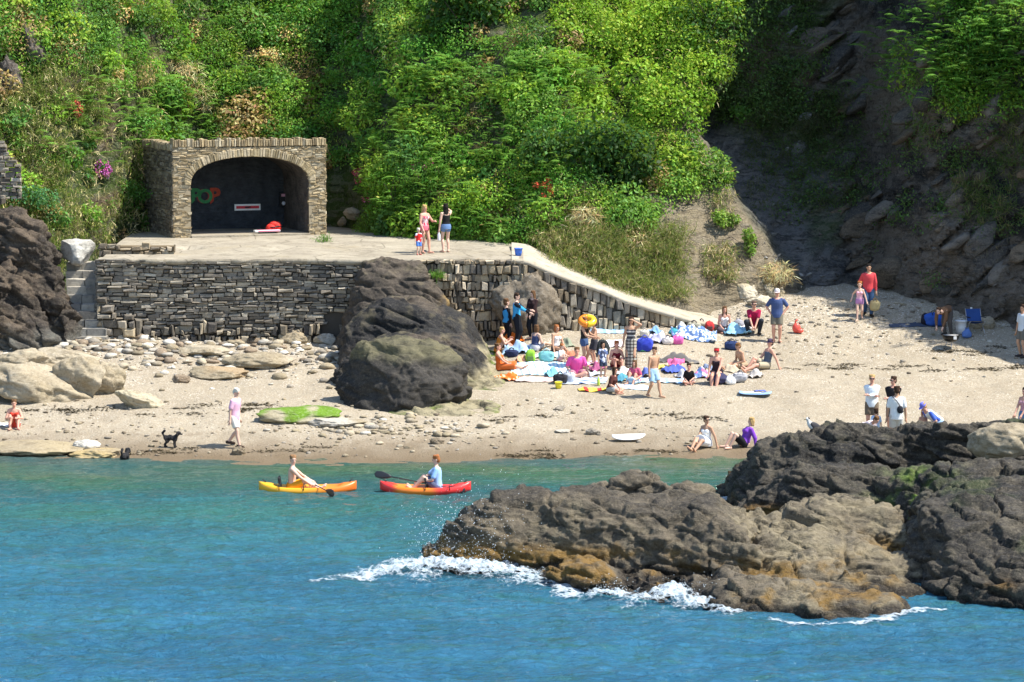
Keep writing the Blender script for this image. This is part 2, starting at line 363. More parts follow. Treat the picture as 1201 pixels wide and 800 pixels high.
def build_hill():
    xs = np.concatenate([np.linspace(-120, -22, 40)[:-1], np.arange(-22, 24, 0.11), np.linspace(24, 110, 70)])
    zs = np.concatenate([np.arange(0.2, 14.5, 0.11), np.linspace(14.6, 24, 40)])
    X, Z = np.meshgrid(xs, zs); Y = hill_y(X, Z)
    V = np.stack([X, Y, Z], -1)
    back = V[-1].copy(); back[:, 1] += 60; back[:, 2] += 12; far = back.copy(); far[:, 1] += 500; far[:, 2] += 10
    V = np.concatenate([V, back[None], far[None]], 0)
    xx, zz = V[..., 0], V[..., 2]
    n1 = fbm(P3(xx * 0.9, zz * 0.9, 3.0), 5, 81)
    g = gully(xx, zz)
    soil = np.array([0.17, 0.125, 0.075]); green = np.array([0.07, 0.11, 0.025]); scree = np.array([0.17, 0.17, 0.168]); rock = np.array([0.19, 0.155, 0.12]); black = np.array([0.035, 0.035, 0.036])
    c = green[None, None] + (soil - green) * sstep(0.0, 0.5, n1)[..., None]
    # bare soil and stones on the promontory
    pr = sstep(4.2, 5.6, xx) * sstep(9.5, 7.5, zz) * (1 - g)
    c = c + (np.array([0.37, 0.3, 0.205]) - c) * (pr * 0.9)[..., None]
    c = c + (scree - c) * (g * sstep(9.2, 7.5, zz + 0.35 * (xx - 8)))[..., None]
    rk = sstep(10.8, 12.6, xx + 0.8 * n1) * (1 - 0.0 * g)
    mixr = rock + (black - rock) * sstep(-0.05, 0.35, fbm(P3(xx * 0.5 + zz * 0.4, zz * 0.3, 9.0), 4, 83))[..., None]
    c = c + (mixr - c) * (rk * (1 - sstep(16.5, 18, xx) * sstep(9, 10, zz)))[..., None]
    gr = sstep(0.05, 0.3, fbm(P3(xx * 0.35, zz * 0.35, 1.0), 4, 85)) * g
    c = c + (green * 0.8 - c) * (gr * 0.75)[..., None]
    fr = 0.6 * fracture(V * np.array([1, .5, 1.]), .5, (-.8, 0), 401, 2.6) + .26 * fracture(V * np.array([1, .5, 1.]), 1.3, (-.8, 0), 402, 2.2) + .07 * fracture(V, 4.0, (-.8, 0), 403, 1.6)
    V[..., 1] -= fr * np.clip(rk + .45 * g, 0, 1) * (zz < 16)
    t = NT('hill_ground'); p = t.pos(); a = t.attr(); st = t.mapping(p, (.9, .9, 3.4), (0, R(40), 0))
    n = t.noise(st, 1.5, 10, 0.74, 0.7); nf = t.noise(p, 9, 6, 0.75); vc = t.voro(t.mapping(p, (1, 1, 2.6), (0, R(40), 0)), 2.4, 'DISTANCE_TO_EDGE'); vs = t.sep(t.voro(t.mapping(p, (1, 1, 2.6), (0, R(40), 0)), 2.4, out='Color'))['X']
    col = t.mix(t.ramp(vs, [(.3, 0), (.31, .45), (.6, .45), (.61, 0)], 'LINEAR'), a, t.mix(.55, a, (.3, .27, .23)))
    col = t.mix(t.ramp(n, [(0.38, 0.8), (0.5, 0.0)]), col, t.mix(.85, a, (0.012, 0.011, 0.011)))
    col = t.mix(t.ramp(nf, [(0.52, 0.0), (0.68, 0.65)]), col, t.mix(.5, a, (0.42, 0.37, 0.3)))
    col = t.mix(t.ramp(vc, [(.0, .12), (.03, 0)]), col, (.03, .026, .022)); col = t.mix(t.ramp(nf, [(.32, .7), (.44, 0)]), col, (.02, .018, .015))
    nm = t.bump(t.math('ADD', n, t.math('ADD', t.math('MULTIPLY', nf, 0.5), t.math('MULTIPLY', t.ramp(vc, [(0, 0), (.08, 1)]), .12))), 1.0, 0.3)
    m = t.done(col, 0.95, nm, 0.15)
    o = obj('hill', V.reshape(-1, 3), grid_faces(len(xs), len(zs) + 2), m, smooth=True, cols=c.reshape(-1, 3)); o['kind'] = 'structure'
build_hill()
# ------------------------------------------------------------------ rock
def rock_material(name, wet=0.0, bumpd=0.09, sp_=1.0):
    if name in _MC: return _MC[name]
    t = NT(name); p = t.pos(); a = t.attr()
    st = t.mapping(p, (0.8, 0.8, 2.6), (R(12), R(18), 0))
    n = t.noise(st, 2.6, 10, 0.74, 0.5); f = t.noise(p, 14, 8, 0.8); v = t.voro(p, 34)
    c = t.mix(t.ramp(n, [(0.36, 0.85), (0.52, 0.0)]), a, t.mix(0.85, a, (0.006, 0.006, 0.006)))
    c = t.mix(t.ramp(f, [(0.5, 0.0), (0.66, 0.8 * sp_)]), c, t.mix(0.55, a, (0.42, 0.36, 0.25)))
    c = t.mix(t.ramp(f, [(0.32, 0.85 * sp_), (0.45, 0.0)]), c, (0.008, 0.0075, 0.007))
    c = t.mix(t.math('MULTIPLY', t.math('LESS_THAN', v, .2), t.ramp(n, [(.5, 0), (.6, .5 * sp_)])), c, (0.45, 0.4, 0.3))
    h = t.math('ADD', t.math('ADD', n, t.math('MULTIPLY', f, 0.7)), t.math('MULTIPLY', v, -0.3))
    nm = t.bump(h, 1.0, bumpd)
    _MC[name] = t.done(c, 0.85 - wet, nm, 0.3); return _MC[name]
def pale_material():
    if 'rock_pale' in _MC: return _MC['rock_pale']
    t = NT('rock_pale'); p = t.pos(); a = t.attr(); n = t.noise(t.mapping(p, (.8, .8, 2.2), (R(10), R(20), 0)), 2.2, 9, .72, .5); f = t.noise(p, 13, 7, .75)
    c = t.mix(t.ramp(n, [(.36, .6), (.52, 0)]), a, t.mix(.7, a, (.07, .05, .03))); c = t.mix(t.ramp(f, [(.52, 0), (.68, .5)]), c, t.mix(.5, a, (.7, .65, .55))); c = t.mix(t.ramp(f, [(.33, .6), (.45, 0)]), c, (.07, .055, .035))
    _MC['rock_pale'] = t.done(c, .9, t.bump(t.math('ADD', n, t.math('MULTIPLY', f, .5)), .9, .045), .2); return _MC['rock_pale']
def grid_normals(V):
    du = np.gradient(V, axis=1); dv = np.gradient(V, axis=0); n = np.cross(du, dv)
    return n / np.maximum(np.linalg.norm(n, axis=-1, keepdims=True), 1e-9)
def ridge_rock(name, layers, step, colour, vox=0.045, jn=(2.6, 0.1), kk=0.06, base=None, pad=1.2, amp=(0.10, 0.045, 0.02), sc=(0.8, 2.2, 6.5), seed=1, mat=None, cutz=-0.8, bed=(0.25, 0.1), fr=(0.26, 0.11, 0.03)):
    """layers: (points (u, v_top, depth, v_base), back slope, front exponent). A height field over x, y, then cragged along its normals."""
    L = []
    for pts, back, ex in layers:
        rows = []
        for (u, v, Y, vb) in pts:
            p = at(u, v, Y); q = (0, Y - vb) if vb < 20 else (on_z(u, vb, 0.0) if base is None else on_beach(u, vb))
            rows.append((p[0], p[2], Y, min(q[1], Y - 0.25)))
        L.append((np.array(rows), back, ex))
    x0 = min(r[:, 0].min() for r, _, _ in L) - pad; x1 = max(r[:, 0].max() for r, _, _ in L) + pad
    y0 = min(r[:, 3].min() for r, _, _ in L) - pad; y1 = max(r[:, 2].max() + b * 2.2 for r, b, _ in L) + pad * 0.3
    xs, ys = np.arange(x0, x1, step), np.arange(y0, y1, step); X, Y = np.meshgrid(xs, ys)
    G = np.full_like(X, -0.15) if base is None else base(X, Y) - 0.05
    wx = X + 0.30 * fbm(P3(X * 0.8, Y * 0.8, seed), 3, seed); wy = Y + 0.30 * fbm(P3(X * 0.8, Y * 0.8, seed + 9), 3, seed + 3)
    H = np.full_like(X, -9.0)
    for r, back, ex in L:
        zr, yr, yf = (np.interp(wx, r[:, 0], r[:, k]) for k in (1, 2, 3))
        out = np.maximum(r[0, 0] - wx, wx - r[-1, 0]); out = np.clip(out, 0, None)
        tf = np.clip((yr - wy) / np.maximum(yr - yf, 0.2), 0, None); tb = np.clip((wy - yr) / back, 0, None)
        t = np.where(wy < yr, tf, tb)
        prof = np.where(t < 1, np.power(np.clip(1 - np.power(t, ex), 0, 1), 1 / 1.5), -(t - 1) * 1.2)
        prof = np.where(wy < yr, prof, 1 - np.power(tb, 1.7) * 0.5)
        h = G + np.maximum(zr - G, 0.05) * np.maximum(prof, -3) - out * 2.6 - np.clip(tb - 1, 0, None)
        k = kk; d = H - h
        H = np.maximum(H, h) + np.where(np.abs(d) < k, (k - np.abs(d)) ** 2 / (4 * k), 0)
    H = np.maximum(H, cutz if base is None else G - 0.5)
    keep = H > (cutz if base is None else G - 0.35)
    F4 = grid_faces(len(xs), len(ys)); F4 = F4[keep.reshape(-1)[F4].any(1)]; used = np.unique(F4); re = np.full(H.size, -1); re[used] = np.arange(len(used)); F4 = re[F4]
    T = np.stack([X, Y, np.maximum(H, (cutz if base is None else G - .4))], -1).reshape(-1, 3)[used]; B = T.copy(); B[:, 2] = T[:, 2].min() - .5; n = len(T)
    E = np.concatenate([F4[:, [k, (k + 1) % 4]] for k in range(4)]); key = np.sort(E, 1); _, inv, cnt = np.unique(key[:, 0] * n + key[:, 1], return_inverse=True, return_counts=True); E = E[cnt[inv] == 1]
    V, Q, N = remesh(np.concatenate([T, B]), np.concatenate([F4, F4[:, ::-1] + n, np.stack([E[:, 1], E[:, 0], E[:, 0] + n, E[:, 1] + n], 1)]), vox)
    q = V.copy(); q[:, 2] = q[:, 2] * 1.5 + q[:, 0] * bed[0]
    d = amp[0] * ridged(q * sc[0], 3, seed + 20) + amp[1] * ridged(q * sc[1], 3, seed + 30) + amp[2] * fbm(q * sc[2], 3, seed + 40)
    d = d + fr[0] * fracture(V, 0.8, bed, seed + 50, 2.4) + fr[1] * fracture(V, 2.0, bed, seed + 60, 2.2) + fr[2] * fracture(V, 5.5, bed, seed + 70, 1.8)
    # joints: narrow grooves that run along the bedding
    bz = (V[:, 2] + bed[0] * V[:, 0] + bed[1] * V[:, 1] + 0.16 * fbm(V * 0.7, 3, seed + 80)) * jn[0]
    d = d - jn[1] * np.exp(-((np.abs(bz % 1.0 - 0.5) * 2) / 0.22) ** 2) * sstep(-0.15, 0.3, fbm(V * 0.8, 3, seed + 81))
    V = V + N * d[:, None]
    V2 = V; c = colour(V2, N)
    low = V[:, 2] > (-0.8 if base is None else base(V[:, 0], V[:, 1]) - 0.3); Q = Q[low[Q].any(1)]; used = np.unique(Q); re = np.full(len(V), -1); re[used] = np.arange(len(used))
    return obj(name, V[used], re[Q], mat or rock_material('rock_wet_dark', 0.12, .07, .6), smooth=True, cols=c[used])
def remesh(V, F_, vox, it=2):
    me = raw_mesh('tmp', V, F_); o = link('tmp', me); m = o.modifiers.new('r', 'REMESH'); m.mode = 'VOXEL'; m.voxel_size = vox
    m = o.modifiers.new('s', 'SMOOTH'); m.iterations = it; m.factor = .5
    bpy.context.view_layer.update(); e = bpy.data.meshes.new_from_object(o.evaluated_get(bpy.context.evaluated_depsgraph_get())); n = len(e.vertices)
    co = np.empty(n * 3, np.float32); e.vertices.foreach_get('co', co); nr = np.empty(n * 3, np.float32); e.vertices.foreach_get('normal', nr)
    q = np.empty(len(e.loops), np.int32); e.loops.foreach_get('vertex_index', q); bpy.data.objects.remove(o); bpy.data.meshes.remove(me); bpy.data.meshes.remove(e)
    return co.reshape(-1, 3).astype(float), q.reshape(-1, 4), nr.reshape(-1, 3).astype(float)
def lerp(a, b, t): return a + (np.array(b) - a) * np.asarray(t)[..., None]
def col_front(V, N):
    x, y, z = V[..., 0], V[..., 1], V[..., 2]
    n = fbm(V * 0.7, 4, 201); n2 = fbm(V * 2.2, 4, 203)
    c = np.broadcast_to(np.array([0.125, 0.102, 0.07]), V.shape).copy()
    tan = np.clip(sstep(4.2, 5.8, x + 1.2 * n) * sstep(1.9, 1.4, z) * (.35 + .65 * sstep(-.25, .25, n2)) + 0.35 * sstep(0.1, 0.5, n2), 0, 1)
    c = lerp(c, (0.24, 0.2, 0.125), tan)
    c = lerp(c, (0.04, 0.034, 0.027), sstep(1.35, 1.8, z + 0.5 * n) * 0.8)
    c = lerp(c, (0.035, 0.03, 0.028), sstep(0.0, -1.4, x + n) * 0.35)
    c = lerp(c, (0.2, 0.115, 0.025), sstep(0.8, 0.5, z + 0.3 * n2) * sstep(-0.25, 0.15, n + 0.5 * n2))
    c = lerp(c, (0.022, 0.016, 0.01), sstep(0.34, 0.14, z + 0.2 * n2))
    return c
def col_back(V, N):
    x, y, z = V[..., 0], V[..., 1], V[..., 2]
    n = fbm(V * 0.8, 4, 211); n2 = fbm(V * 2.6, 4, 213)
    c = np.broadcast_to(np.array([0.06, 0.052, 0.04]), V.shape).copy()
    c = lerp(c, (0.02, 0.019, 0.018), sstep(-0.25, 0.25, n))
    c = lerp(c, (0.13, 0.11, 0.075), sstep(0.12, 0.45, n2) * 0.5)
    gr = np.exp(-(((x - 9.3) / 0.75) ** 2 + ((y - 70.6) / 1.5) ** 2)) * sstep(-0.3, 0.3, n2) * sstep(0.25, 0.6, N[..., 2])
    c = lerp(c, (0.13, 0.22, 0.02), np.clip(gr * 1.6, 0, 1))
    c = lerp(c, (0.05, 0.075, 0.015), sstep(0.1, 0.5, n) * sstep(0.6, 0.9, N[..., 2]) * 0.5)
    c = lerp(c, (0.2, 0.11, 0.025), sstep(0.75, 0.4, z + 0.3 * n2) * sstep(-0.1, 0.35, n) * 0.9)
    c = lerp(c, (0.02, 0.015, 0.012), sstep(0.22, 0.04, z + 0.15 * n2))
    return c
A1 = [(492,668,68.4,669),(505,652,68.2,668),(520,634,68,668),(535,612,68,668),(548,600,68,669),(576,579,68,670),(610,578,68.2,670),(650,578,68.2,672),(705,575,68.2,676),(760,585,68,680),(800,582,67.6,684),(838,586,67.4,688),(862,604,66.8,692),(880,616,66.5,694)]
A2 = [(640,596,71,640),(690,574,71,640),(737,558,71,640),(761,558,71,640),(782,573,70.6,640),(800,568,70.5,640),(831,577,70.5,640),(862,602,70,640),(884,622,70,640)]
A3 = [(846,604,68.2,1.3),(866,606,68.2,1.4),(884,613,68.2,1.4),(905,606,68.2,1.5),(930,599,68.4,1.5),(960,588,68.6,1.6),(985,584,68.8,1.7),(1012,586,68.8,1.6),(1040,592,68.4,1.5),(1062,603,68,1.4),(1078,630,67.4,1.1)]
A3b = [(862,655,66.2,1.0),(885,640,66.3,1.1),(910,628,66.4,1.2),(945,620,66.6,1.3),(975,630,66.5,1.3),(1005,634,66.5,1.3),(1035,646,66.2,1.2),(1062,652,65.9,1.1),(1084,672,65.4,.9)]
A3c = [(845,684,64.7,.9),(880,672,64.9,1.0),(915,664,65.0,1.1),(950,656,65.1,1.2),(990,668,64.9,1.2),(1020,676,64.7,1.1),(1058,688,64.4,1.0),(1082,704,64.0,.8)]
A4 = [(638,672,65.4,682),(660,661,65.1,690),(684,661,64.9,697),(705,667,64.7,700),(722,684,64.5,700)]
A5 = [(736,684,64.6,700),(745,675,64.5,703),(760,674,64.4,705),(776,688,64.4,704)]
A6 = [(792,690,64.6,700),(812,680,64.3,708),(860,678,63.8,719),(912,686,63.3,726),(969,692,62.9,731),(1044,698,62.7,729),(1066,706,62.9,718)]
o = ridge_rock('sea_rock', [(A1, 2.2, 2.6), (A2, 1.8, 1.8), (A3, 2.0, 1.9), (A3b, 1.0, 1.9), (A3c, .9, 1.9), (A4, 1.6, 2.6), (A5, 1.6, 2.6), (A6, 1.8, 2.6)], 0.042, col_front, seed=3)
tag(o, 'long brown barnacled rock in the sea with a wave breaking on its end', 'rock')
B1 = [(846,586,77.6,588),(864,549,76.8,600),(886,520,76.4,605),(935,508,76,605),(965,503,76,605),(978,495,76,605),(1010,497,76,605),(1044,505,75.6,605),(1077,503,75.5,605),(1111,503,75,605),(1149,499,75,605),(1190,493,75,605),(1240,496,75,605),(1300,520,75,605),(1340,590,75,605)]
B2 = [(868,598,73.4,620),(890,578,73.2,620),(915,558,73.2,622),(942,543,73.4,624),(1010,546,73.2,628),(1040,556,72.6,632),(1080,551,72.2,640),(1120,546,72,650),(1201,541,72,650),(1260,546,72,650),(1330,600,72,650)]
B3 = [(1066,660,66,690),(1078,610,66.8,702),(1092,582,67.2,706),(1122,567,68,710),(1175,562,68,715),(1201,561,68,717),(1260,566,68,720),(1330,610,67,722)]
o = ridge_rock('sea_rock', [(B1, 2.2, 2.2), (B2, 2.0, 2.0), (B3, 2.2, 2.4)], 0.045, col_back, seed=11)
tag(o, 'big black rock outcrop on the right hiding the beach group to the waist', 'rock')
# the dark outcrop against the sea wall
def col_outcrop(V, N):
    x, y, z = V[..., 0], V[..., 1], V[..., 2]
    n = fbm(V * 0.8, 4, 221); n2 = fbm(V * 2.4, 4, 223); d = z - beach_z(x, y)
    c = np.broadcast_to(np.array([0.085, 0.066, 0.048]), V.shape).copy()
    c = lerp(c, (0.013, 0.0128, 0.0135), sstep(-0.45, -0.1, n) * sstep(100.8, 98.5, y))
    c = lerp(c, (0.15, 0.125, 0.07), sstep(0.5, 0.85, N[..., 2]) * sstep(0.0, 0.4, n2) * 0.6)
    c = lerp(c, (0.3, 0.26, 0.16), sstep(0.75, 0.35, d + 0.3 * n2) * sstep(-4.0, -3.2, x + 0.3 * n))
    c = lerp(c, (0.11, 0.17, 0.015), sstep(0.4, 0.15, d + 0.3 * n2) * sstep(0.0, 0.4, fbm(V * 1.3, 3, 227)) * sstep(-4.6, -4.0, x))
    c = lerp(c, (0.24, 0.16, 0.06), sstep(99.5, 101, y) * sstep(-2.6, -2.2, x) * sstep(-0.1, 0.3, n2))
    return c
C1 = [(408,372,100.9,1.2),(418,330,101.2,1.6),(430,307,101.4,1.8),(450,303,101.4,2.0),(498,304,101.4,2.0),(512,330,101.2,1.8),(528,352,101,1.6),(545,380,101,1.2)]
C2 = [(399,430,98.8,1.4),(411,378,98.8,1.8),(430,362,98.8,1.9),(455,347,98.8,2),(490,348,98.8,2),(520,362,98.8,2),(545,372,98.8,1.8),(570,412,98.8,1.5),(592,456,98.4,1.0)]
C3 = [(394,452,96.0,1.6),(405,422,96.0,1.9),(440,394,96.0,2),(500,384,96.0,2.0),(535,390,96.0,2),(555,412,96.0,1.8),(575,438,96.0,1.7),(594,462,95.6,1.2)]
C4 = [(389,478,92.9,1.4),(394,448,93.1,2.2),(420,422,93.2,2.4),(480,411,93.2,2.6),(520,416,93.2,2.4),(540,438,93.1,2.2),(556,470,92.4,1.5)]
C5 = [(455,488,91.2,1.0),(480,470,91.6,1.3),(520,468,91.6,1.4),(556,474,91.6,1.3),(578,490,91.4,0.8)]
o = ridge_rock('rock_outcrop', [(C1, 1.0, 2.2), (C2, 1.2, 2.6), (C3, 1.0, 3.2), (C5, 0.9, 2.0)], 0.06, col_outcrop, base=beach_z, seed=23, amp=(0.05, 0.03, 0.008), sc=(0.7, 1.9, 6), bed=(0.5, 0.3), fr=(0.16, 0.06, 0.012), vox=0.05, jn=(1.3, 0.2), mat=rock_material('rock_dark_smooth', .15, .05, .35))
tag(o, 'dark layered rock outcrop rising from the sand to the platform edge', 'rock')
HUMP = True
# the dark rock at the left edge, under the green bank
def col_left(V, N):
    n = fbm(V * 0.8, 4, 231); n2 = fbm(V * 2.4, 4, 233)
    c = np.broadcast_to(np.array([0.045, 0.034, 0.026]), V.shape).copy()
    c = lerp(c, (0.1, 0.072, 0.048), sstep(0.0, 0.4, n)); c = lerp(c, (0.15, 0.15, 0.13), sstep(2.4, 1.5, V[..., 2] + 0.6 * n2) * 0.7)
    return c
E1 = [(-90,250,102.0,1.6),(-40,244,102.2,1.6),(0,250,102.2,1.5),(30,246,102.2,1.5),(52,262,102.0,1.4),(66,300,101.6,1.2),(76,345,101.2,1.1),(82,380,100.6,.8)]
E2 = [(-60,300,100.6,1.3),(-10,305,100.6,1.3),(20,312,100.6,1.3),(40,350,100.4,1.2),(58,384,100.0,.9)]
E3 = [(-60,345,99.6,1.0),(0,350,99.6,1.0),(24,366,99.5,.9),(40,388,99.3,.7)]
o = ridge_rock('cliff_rock', [(E1, 1.6, 2.2), (E2, 1.0, 2.2), (E3, .8, 2.0)], 0.06, col_left, base=beach_z, seed=31, bed=(0.5, 0.3), amp=(0.14, 0.06, 0.012), fr=(0.5, 0.12, 0.015), vox=.055, jn=(1.6, .16))
tag(o, 'dark brown rock face at the left edge below the green bank', 'rock')
# ------------------------------------------------------------------ boulders
ICO = {}
def ico(sub):
    if sub not in ICO:
        bm = bmesh.new(); bmesh.ops.create_icosphere(bm, subdivisions=sub, radius=1); bm.verts.index_update()
        ICO[sub] = (np.array([v.co[:] for v in bm.verts]), np.array([[v.index for v in f.verts] for f in bm.faces])); bm.free()
    return ICO[sub]
def boulder_shape(size, seed, sub=4, cuts=5, rough=0.08):
    rng = np.random.default_rng(seed); V, Fc = ico(sub); V = V.copy()
    for k in range(cuts):
        n = rng.normal(size=3); n /= np.linalg.norm(n); dd = rng.uniform(0.55, 0.9)
        e = V @ n - dd; V = V - np.clip(e, 0, None)[:, None] * n * 0.9
    V = V * (1 + 0.16 * fbm(V * 1.3 + seed, 3, seed)[:, None] + rough * fbm(V * 4.0 + seed, 4, seed + 5)[:, None])
    V = V * np.array(size); L = max(size)
    nn = V / np.maximum(np.linalg.norm(V, axis=1, keepdims=True), 1e-6)
    if sub >= 4: V = V + nn * (min(size) * (rough * 1.1 * fracture(V / L, 1.6, (0.3, 0.1), seed + 9) + rough * .45 * fracture(V / L, 4.0, (0.3, 0.1), seed + 19)))[:, None]
    return V, Fc
def boulder(u, v, w, h, label, c1, c2, depth=None, seed=0, rz=0.0, tilt=0.0, sink=0.25, name='boulder', moss=None, cuts=6, pos=None, cat='boulder', group=None, rough=0.13, sub=5, mat=None, top=None):
    """(u, v): pixel of its foot; w, h in metres"""
    p = np.array(pos) if pos is not None else on_beach(u, v)
    V, Fc = boulder_shape((w / 2, (depth or w * 0.7) / 2, h / 2 * 1.15), seed, sub, cuts, rough)
    ct, st_ = math.cos(tilt), math.sin(tilt); V = V @ np.array([[ct, 0, -st_], [0, 1, 0], [st_, 0, ct]])
    cz, sz = math.cos(rz), math.sin(rz); V = V @ np.array([[cz, sz, 0], [-sz, cz, 0], [0, 0, 1]])
    n = fbm(V * 1.6 / max(w, .5) + seed, 4, seed + 3)
    c = lerp(np.broadcast_to(np.array(c1, float), V.shape).copy(), c2, sstep(-0.3, 0.3, n))
    if moss is not None: c = lerp(c, moss, sstep(-0.1, 0.3, fbm(V * 2.0, 3, seed + 8) + 0.7 * V[:, 2] / h))
    if top is not None: c = lerp(c, top, sstep(.55, .85, V[:, 2] / h * 2 + .25 * fbm(V * 1.5, 3, seed + 4)) * .8); c = lerp(c, (.3, .27, .17), sstep(.1, .4, V[:, 0] / w) * sstep(-.35, -.7, V[:, 2] / h * 2 + .25 * fbm(V * 1.5, 3, seed + 6)))
    o = obj(name, V, Fc, mat or pale_material(), smooth=True, cols=c)
    o.location = (p[0], p[1], p[2] + h * (0.5 - sink)); tag(o, label, cat, group); return o
T1, T2, G1, G2 = (0.28, 0.23, 0.15), (0.37, 0.315, 0.225), (0.26, 0.23, 0.185), (0.42, 0.385, 0.32)
boulder(45, 468, 3.4, 1.35, 'big smooth tan boulder sloping down at the left edge above the sunbather in red', T1, T2, seed=3, tilt=0.22, sink=0.3, cuts=5)
boulder(94, 466, 1.75, 1.45, 'tallest rounded tan boulder standing in the middle of the left rocks', T1, T2, seed=5, sink=0.22, cuts=6)
boulder(120, 458, 1.5, 1.05, 'tan boulder leaning against the right side of the tallest rounded boulder', T1, T2, seed=6, sink=0.25)
boulder(60, 458, 1.2, 1.0, 'brownish boulder wedged between the two big tan boulders at left', (0.3, 0.23, 0.14), T1, seed=8)
boulder(165, 475, 1.55, 0.6, 'low wedge shaped pale slab with a green weed edge lying alone on sand', (0.45, 0.39, 0.26), T2, seed=10, tilt=0.3, sink=0.35, cuts=7)
boulder(30, 432, 1.9, 0.8, 'tan boulder with flat top behind the big sloping boulder', T1, T2, seed=12, sink=0.3)
boulder(75, 424, 2.4, 0.7, 'wide low tan ledge boulder behind the tallest rounded boulder', T1, T2, seed=13, sink=0.35)
boulder(25, 405, 1.2, 0.55, 'small white boulder at the foot of the dark left rock face', G2, (0.65, 0.62, 0.55), seed=14)
boulder(22, 390, 1.3, 0.75, 'grey green boulder resting against the dark left rock face', (0.16, 0.18, 0.13), (0.24, 0.25, 0.2), seed=15)
boulder(50, 392, 1.5, 0.8, 'grey boulder at the lower right corner of the dark left rock face', (0.15, 0.16, 0.14), (0.23, 0.23, 0.2), seed=16, tilt=0.3)
boulder(258, 441, 2.0, 0.42, 'flat brown rock slab with a dark undercut in front of the wall', (0.33, 0.24, 0.14), T1, seed=18, sink=0.3, cuts=7)
boulder(213, 447, 0.6, 0.3, 'small rough brown rock left of the flat brown slab', (0.2, 0.15, 0.1), (0.34, 0.28, 0.2), seed=19)
boulder(305, 428, 2.3, 0.55, 'broad tan boulder right of the flat slab near the wall foot', T1, T2, seed=20, sink=0.35)
boulder(238, 415, 1.7, 0.42, 'pale tan flat stone below the upright slates of the wall', T1, T2, seed=21, sink=0.35)
boulder(345, 402, 1.0, 0.5, 'tan stone at the wall foot left of the dark cave', T1, (0.35, 0.27, 0.17), seed=22)
boulder(382, 403, 0.8, 0.4, 'pale stone lying in front of the dark cave mouth', G2, T2, seed=23)
boulder(40, 527, 2.9, 0.3, 'long low tan ledge of rock at the water edge below the sunbather', (0.36, 0.29, 0.17), T1, seed=24, sink=0.4, rz=-0.08)
boulder(103, 527, 0.85, 0.33, 'pale rounded stone at the water edge right of the long ledge', G2, (0.6, 0.57, 0.5), seed=25)
boulder(118, 534, 1.6, 0.28, 'yellowish flat rock at the water edge behind the wet dog', (0.4, 0.3, 0.14), T1, seed=26, sink=0.4)
boulder(280, 533, 0.5, 0.28, 'small brown rock at the feet of the man in pink', (0.16, 0.12, 0.08), T1, seed=27)
boulder(345, 490, 2.7, 0.55, 'low rock covered in bright green weed left of the dark outcrop', (0.2, 0.17, 0.1), (0.34, 0.3, 0.2), seed=28, moss=(0.11, 0.21, 0.012), sink=0.3, name='weedy_rock')
boulder(392, 497, 1.9, 0.3, 'low pale rubble rock between the green weed and the outcrop', T1, G2, seed=29, sink=0.35, rough=0.2)
boulder(513, 520, 0.42, 0.2, 'small dark stone on the wet sand below the outcrop', (0.14, 0.11, 0.07), (0.25, 0.2, 0.14), seed=30)
boulder(695, 508, 0.45, 0.2, 'small grey stone near the white surfboard', G1, G2, seed=31)
boulder(661, 507, 0.55, 0.1, 'thin flat grey stone left of the small grey stone', G1, G2, seed=32)
boulder(656, 481, 0.4, 0.14, 'little brown stone alone on sand below the pink shirted man', (0.2, 0.16, 0.12), G1, seed=33)
boulder(0, 0, 2.9, 2.2, 'grey brown boulder built into the sea wall behind the wetsuits', (0.11, 0.09, 0.065), (0.2, 0.165, 0.12), pos=at(612, 392, 101.75), seed=35, depth=2.0, sink=0.06, cuts=6, rough=0.16, tilt=0.2, sub=5)
pb = at(90, 304, 103.2)
boulder(0, 0, 1.35, 0.95, 'pale angular slab boulder at the head of the stone steps', (0.4, 0.38, 0.33), (0.58, 0.56, 0.5), pos=pb, seed=77, cuts=10, sink=0.2, tilt=-0.15, rough=0.03)
pt = at(1178, 531, 73.4)
boulder(0, 0, 1.75, 0.95, 'light tan boulder sitting on top of the big black right rock', (0.2, 0.165, 0.11), (0.3, 0.25, 0.17), pos=pt, seed=37, cuts=5, sink=0.25)
boulder(0, 0, 4.25, 2.55, 'rounded black boulder in front of the layered outcrop', (0.018, 0.017, 0.016), (0.045, 0.04, 0.034), pos=at(472, 489, 91.9), seed=222, depth=3.0, sink=.18, cuts=4, rough=.11, tilt=.06, sub=6, mat=rock_material('rock_dark_smooth', .15, .05, .35), top=(.15, .135, .07))
for i, (u, v, w_, h_, lab) in enumerate([(42, 62, .7, 1.9, 'dark bare rock rib near the top left corner'), (12, 92, .9, 1.6, 'dark rock face under the ivy at the left edge')]):
    q = hill_point(u, v); boulder(0, 0, w_, h_, lab, (.05, .042, .036), (.12, .1, .08), pos=q + np.array([0, -.1, -h_ * .5]), seed=130 + i, cuts=8, sink=0, tilt=-.3, depth=1.2, rough=.2)
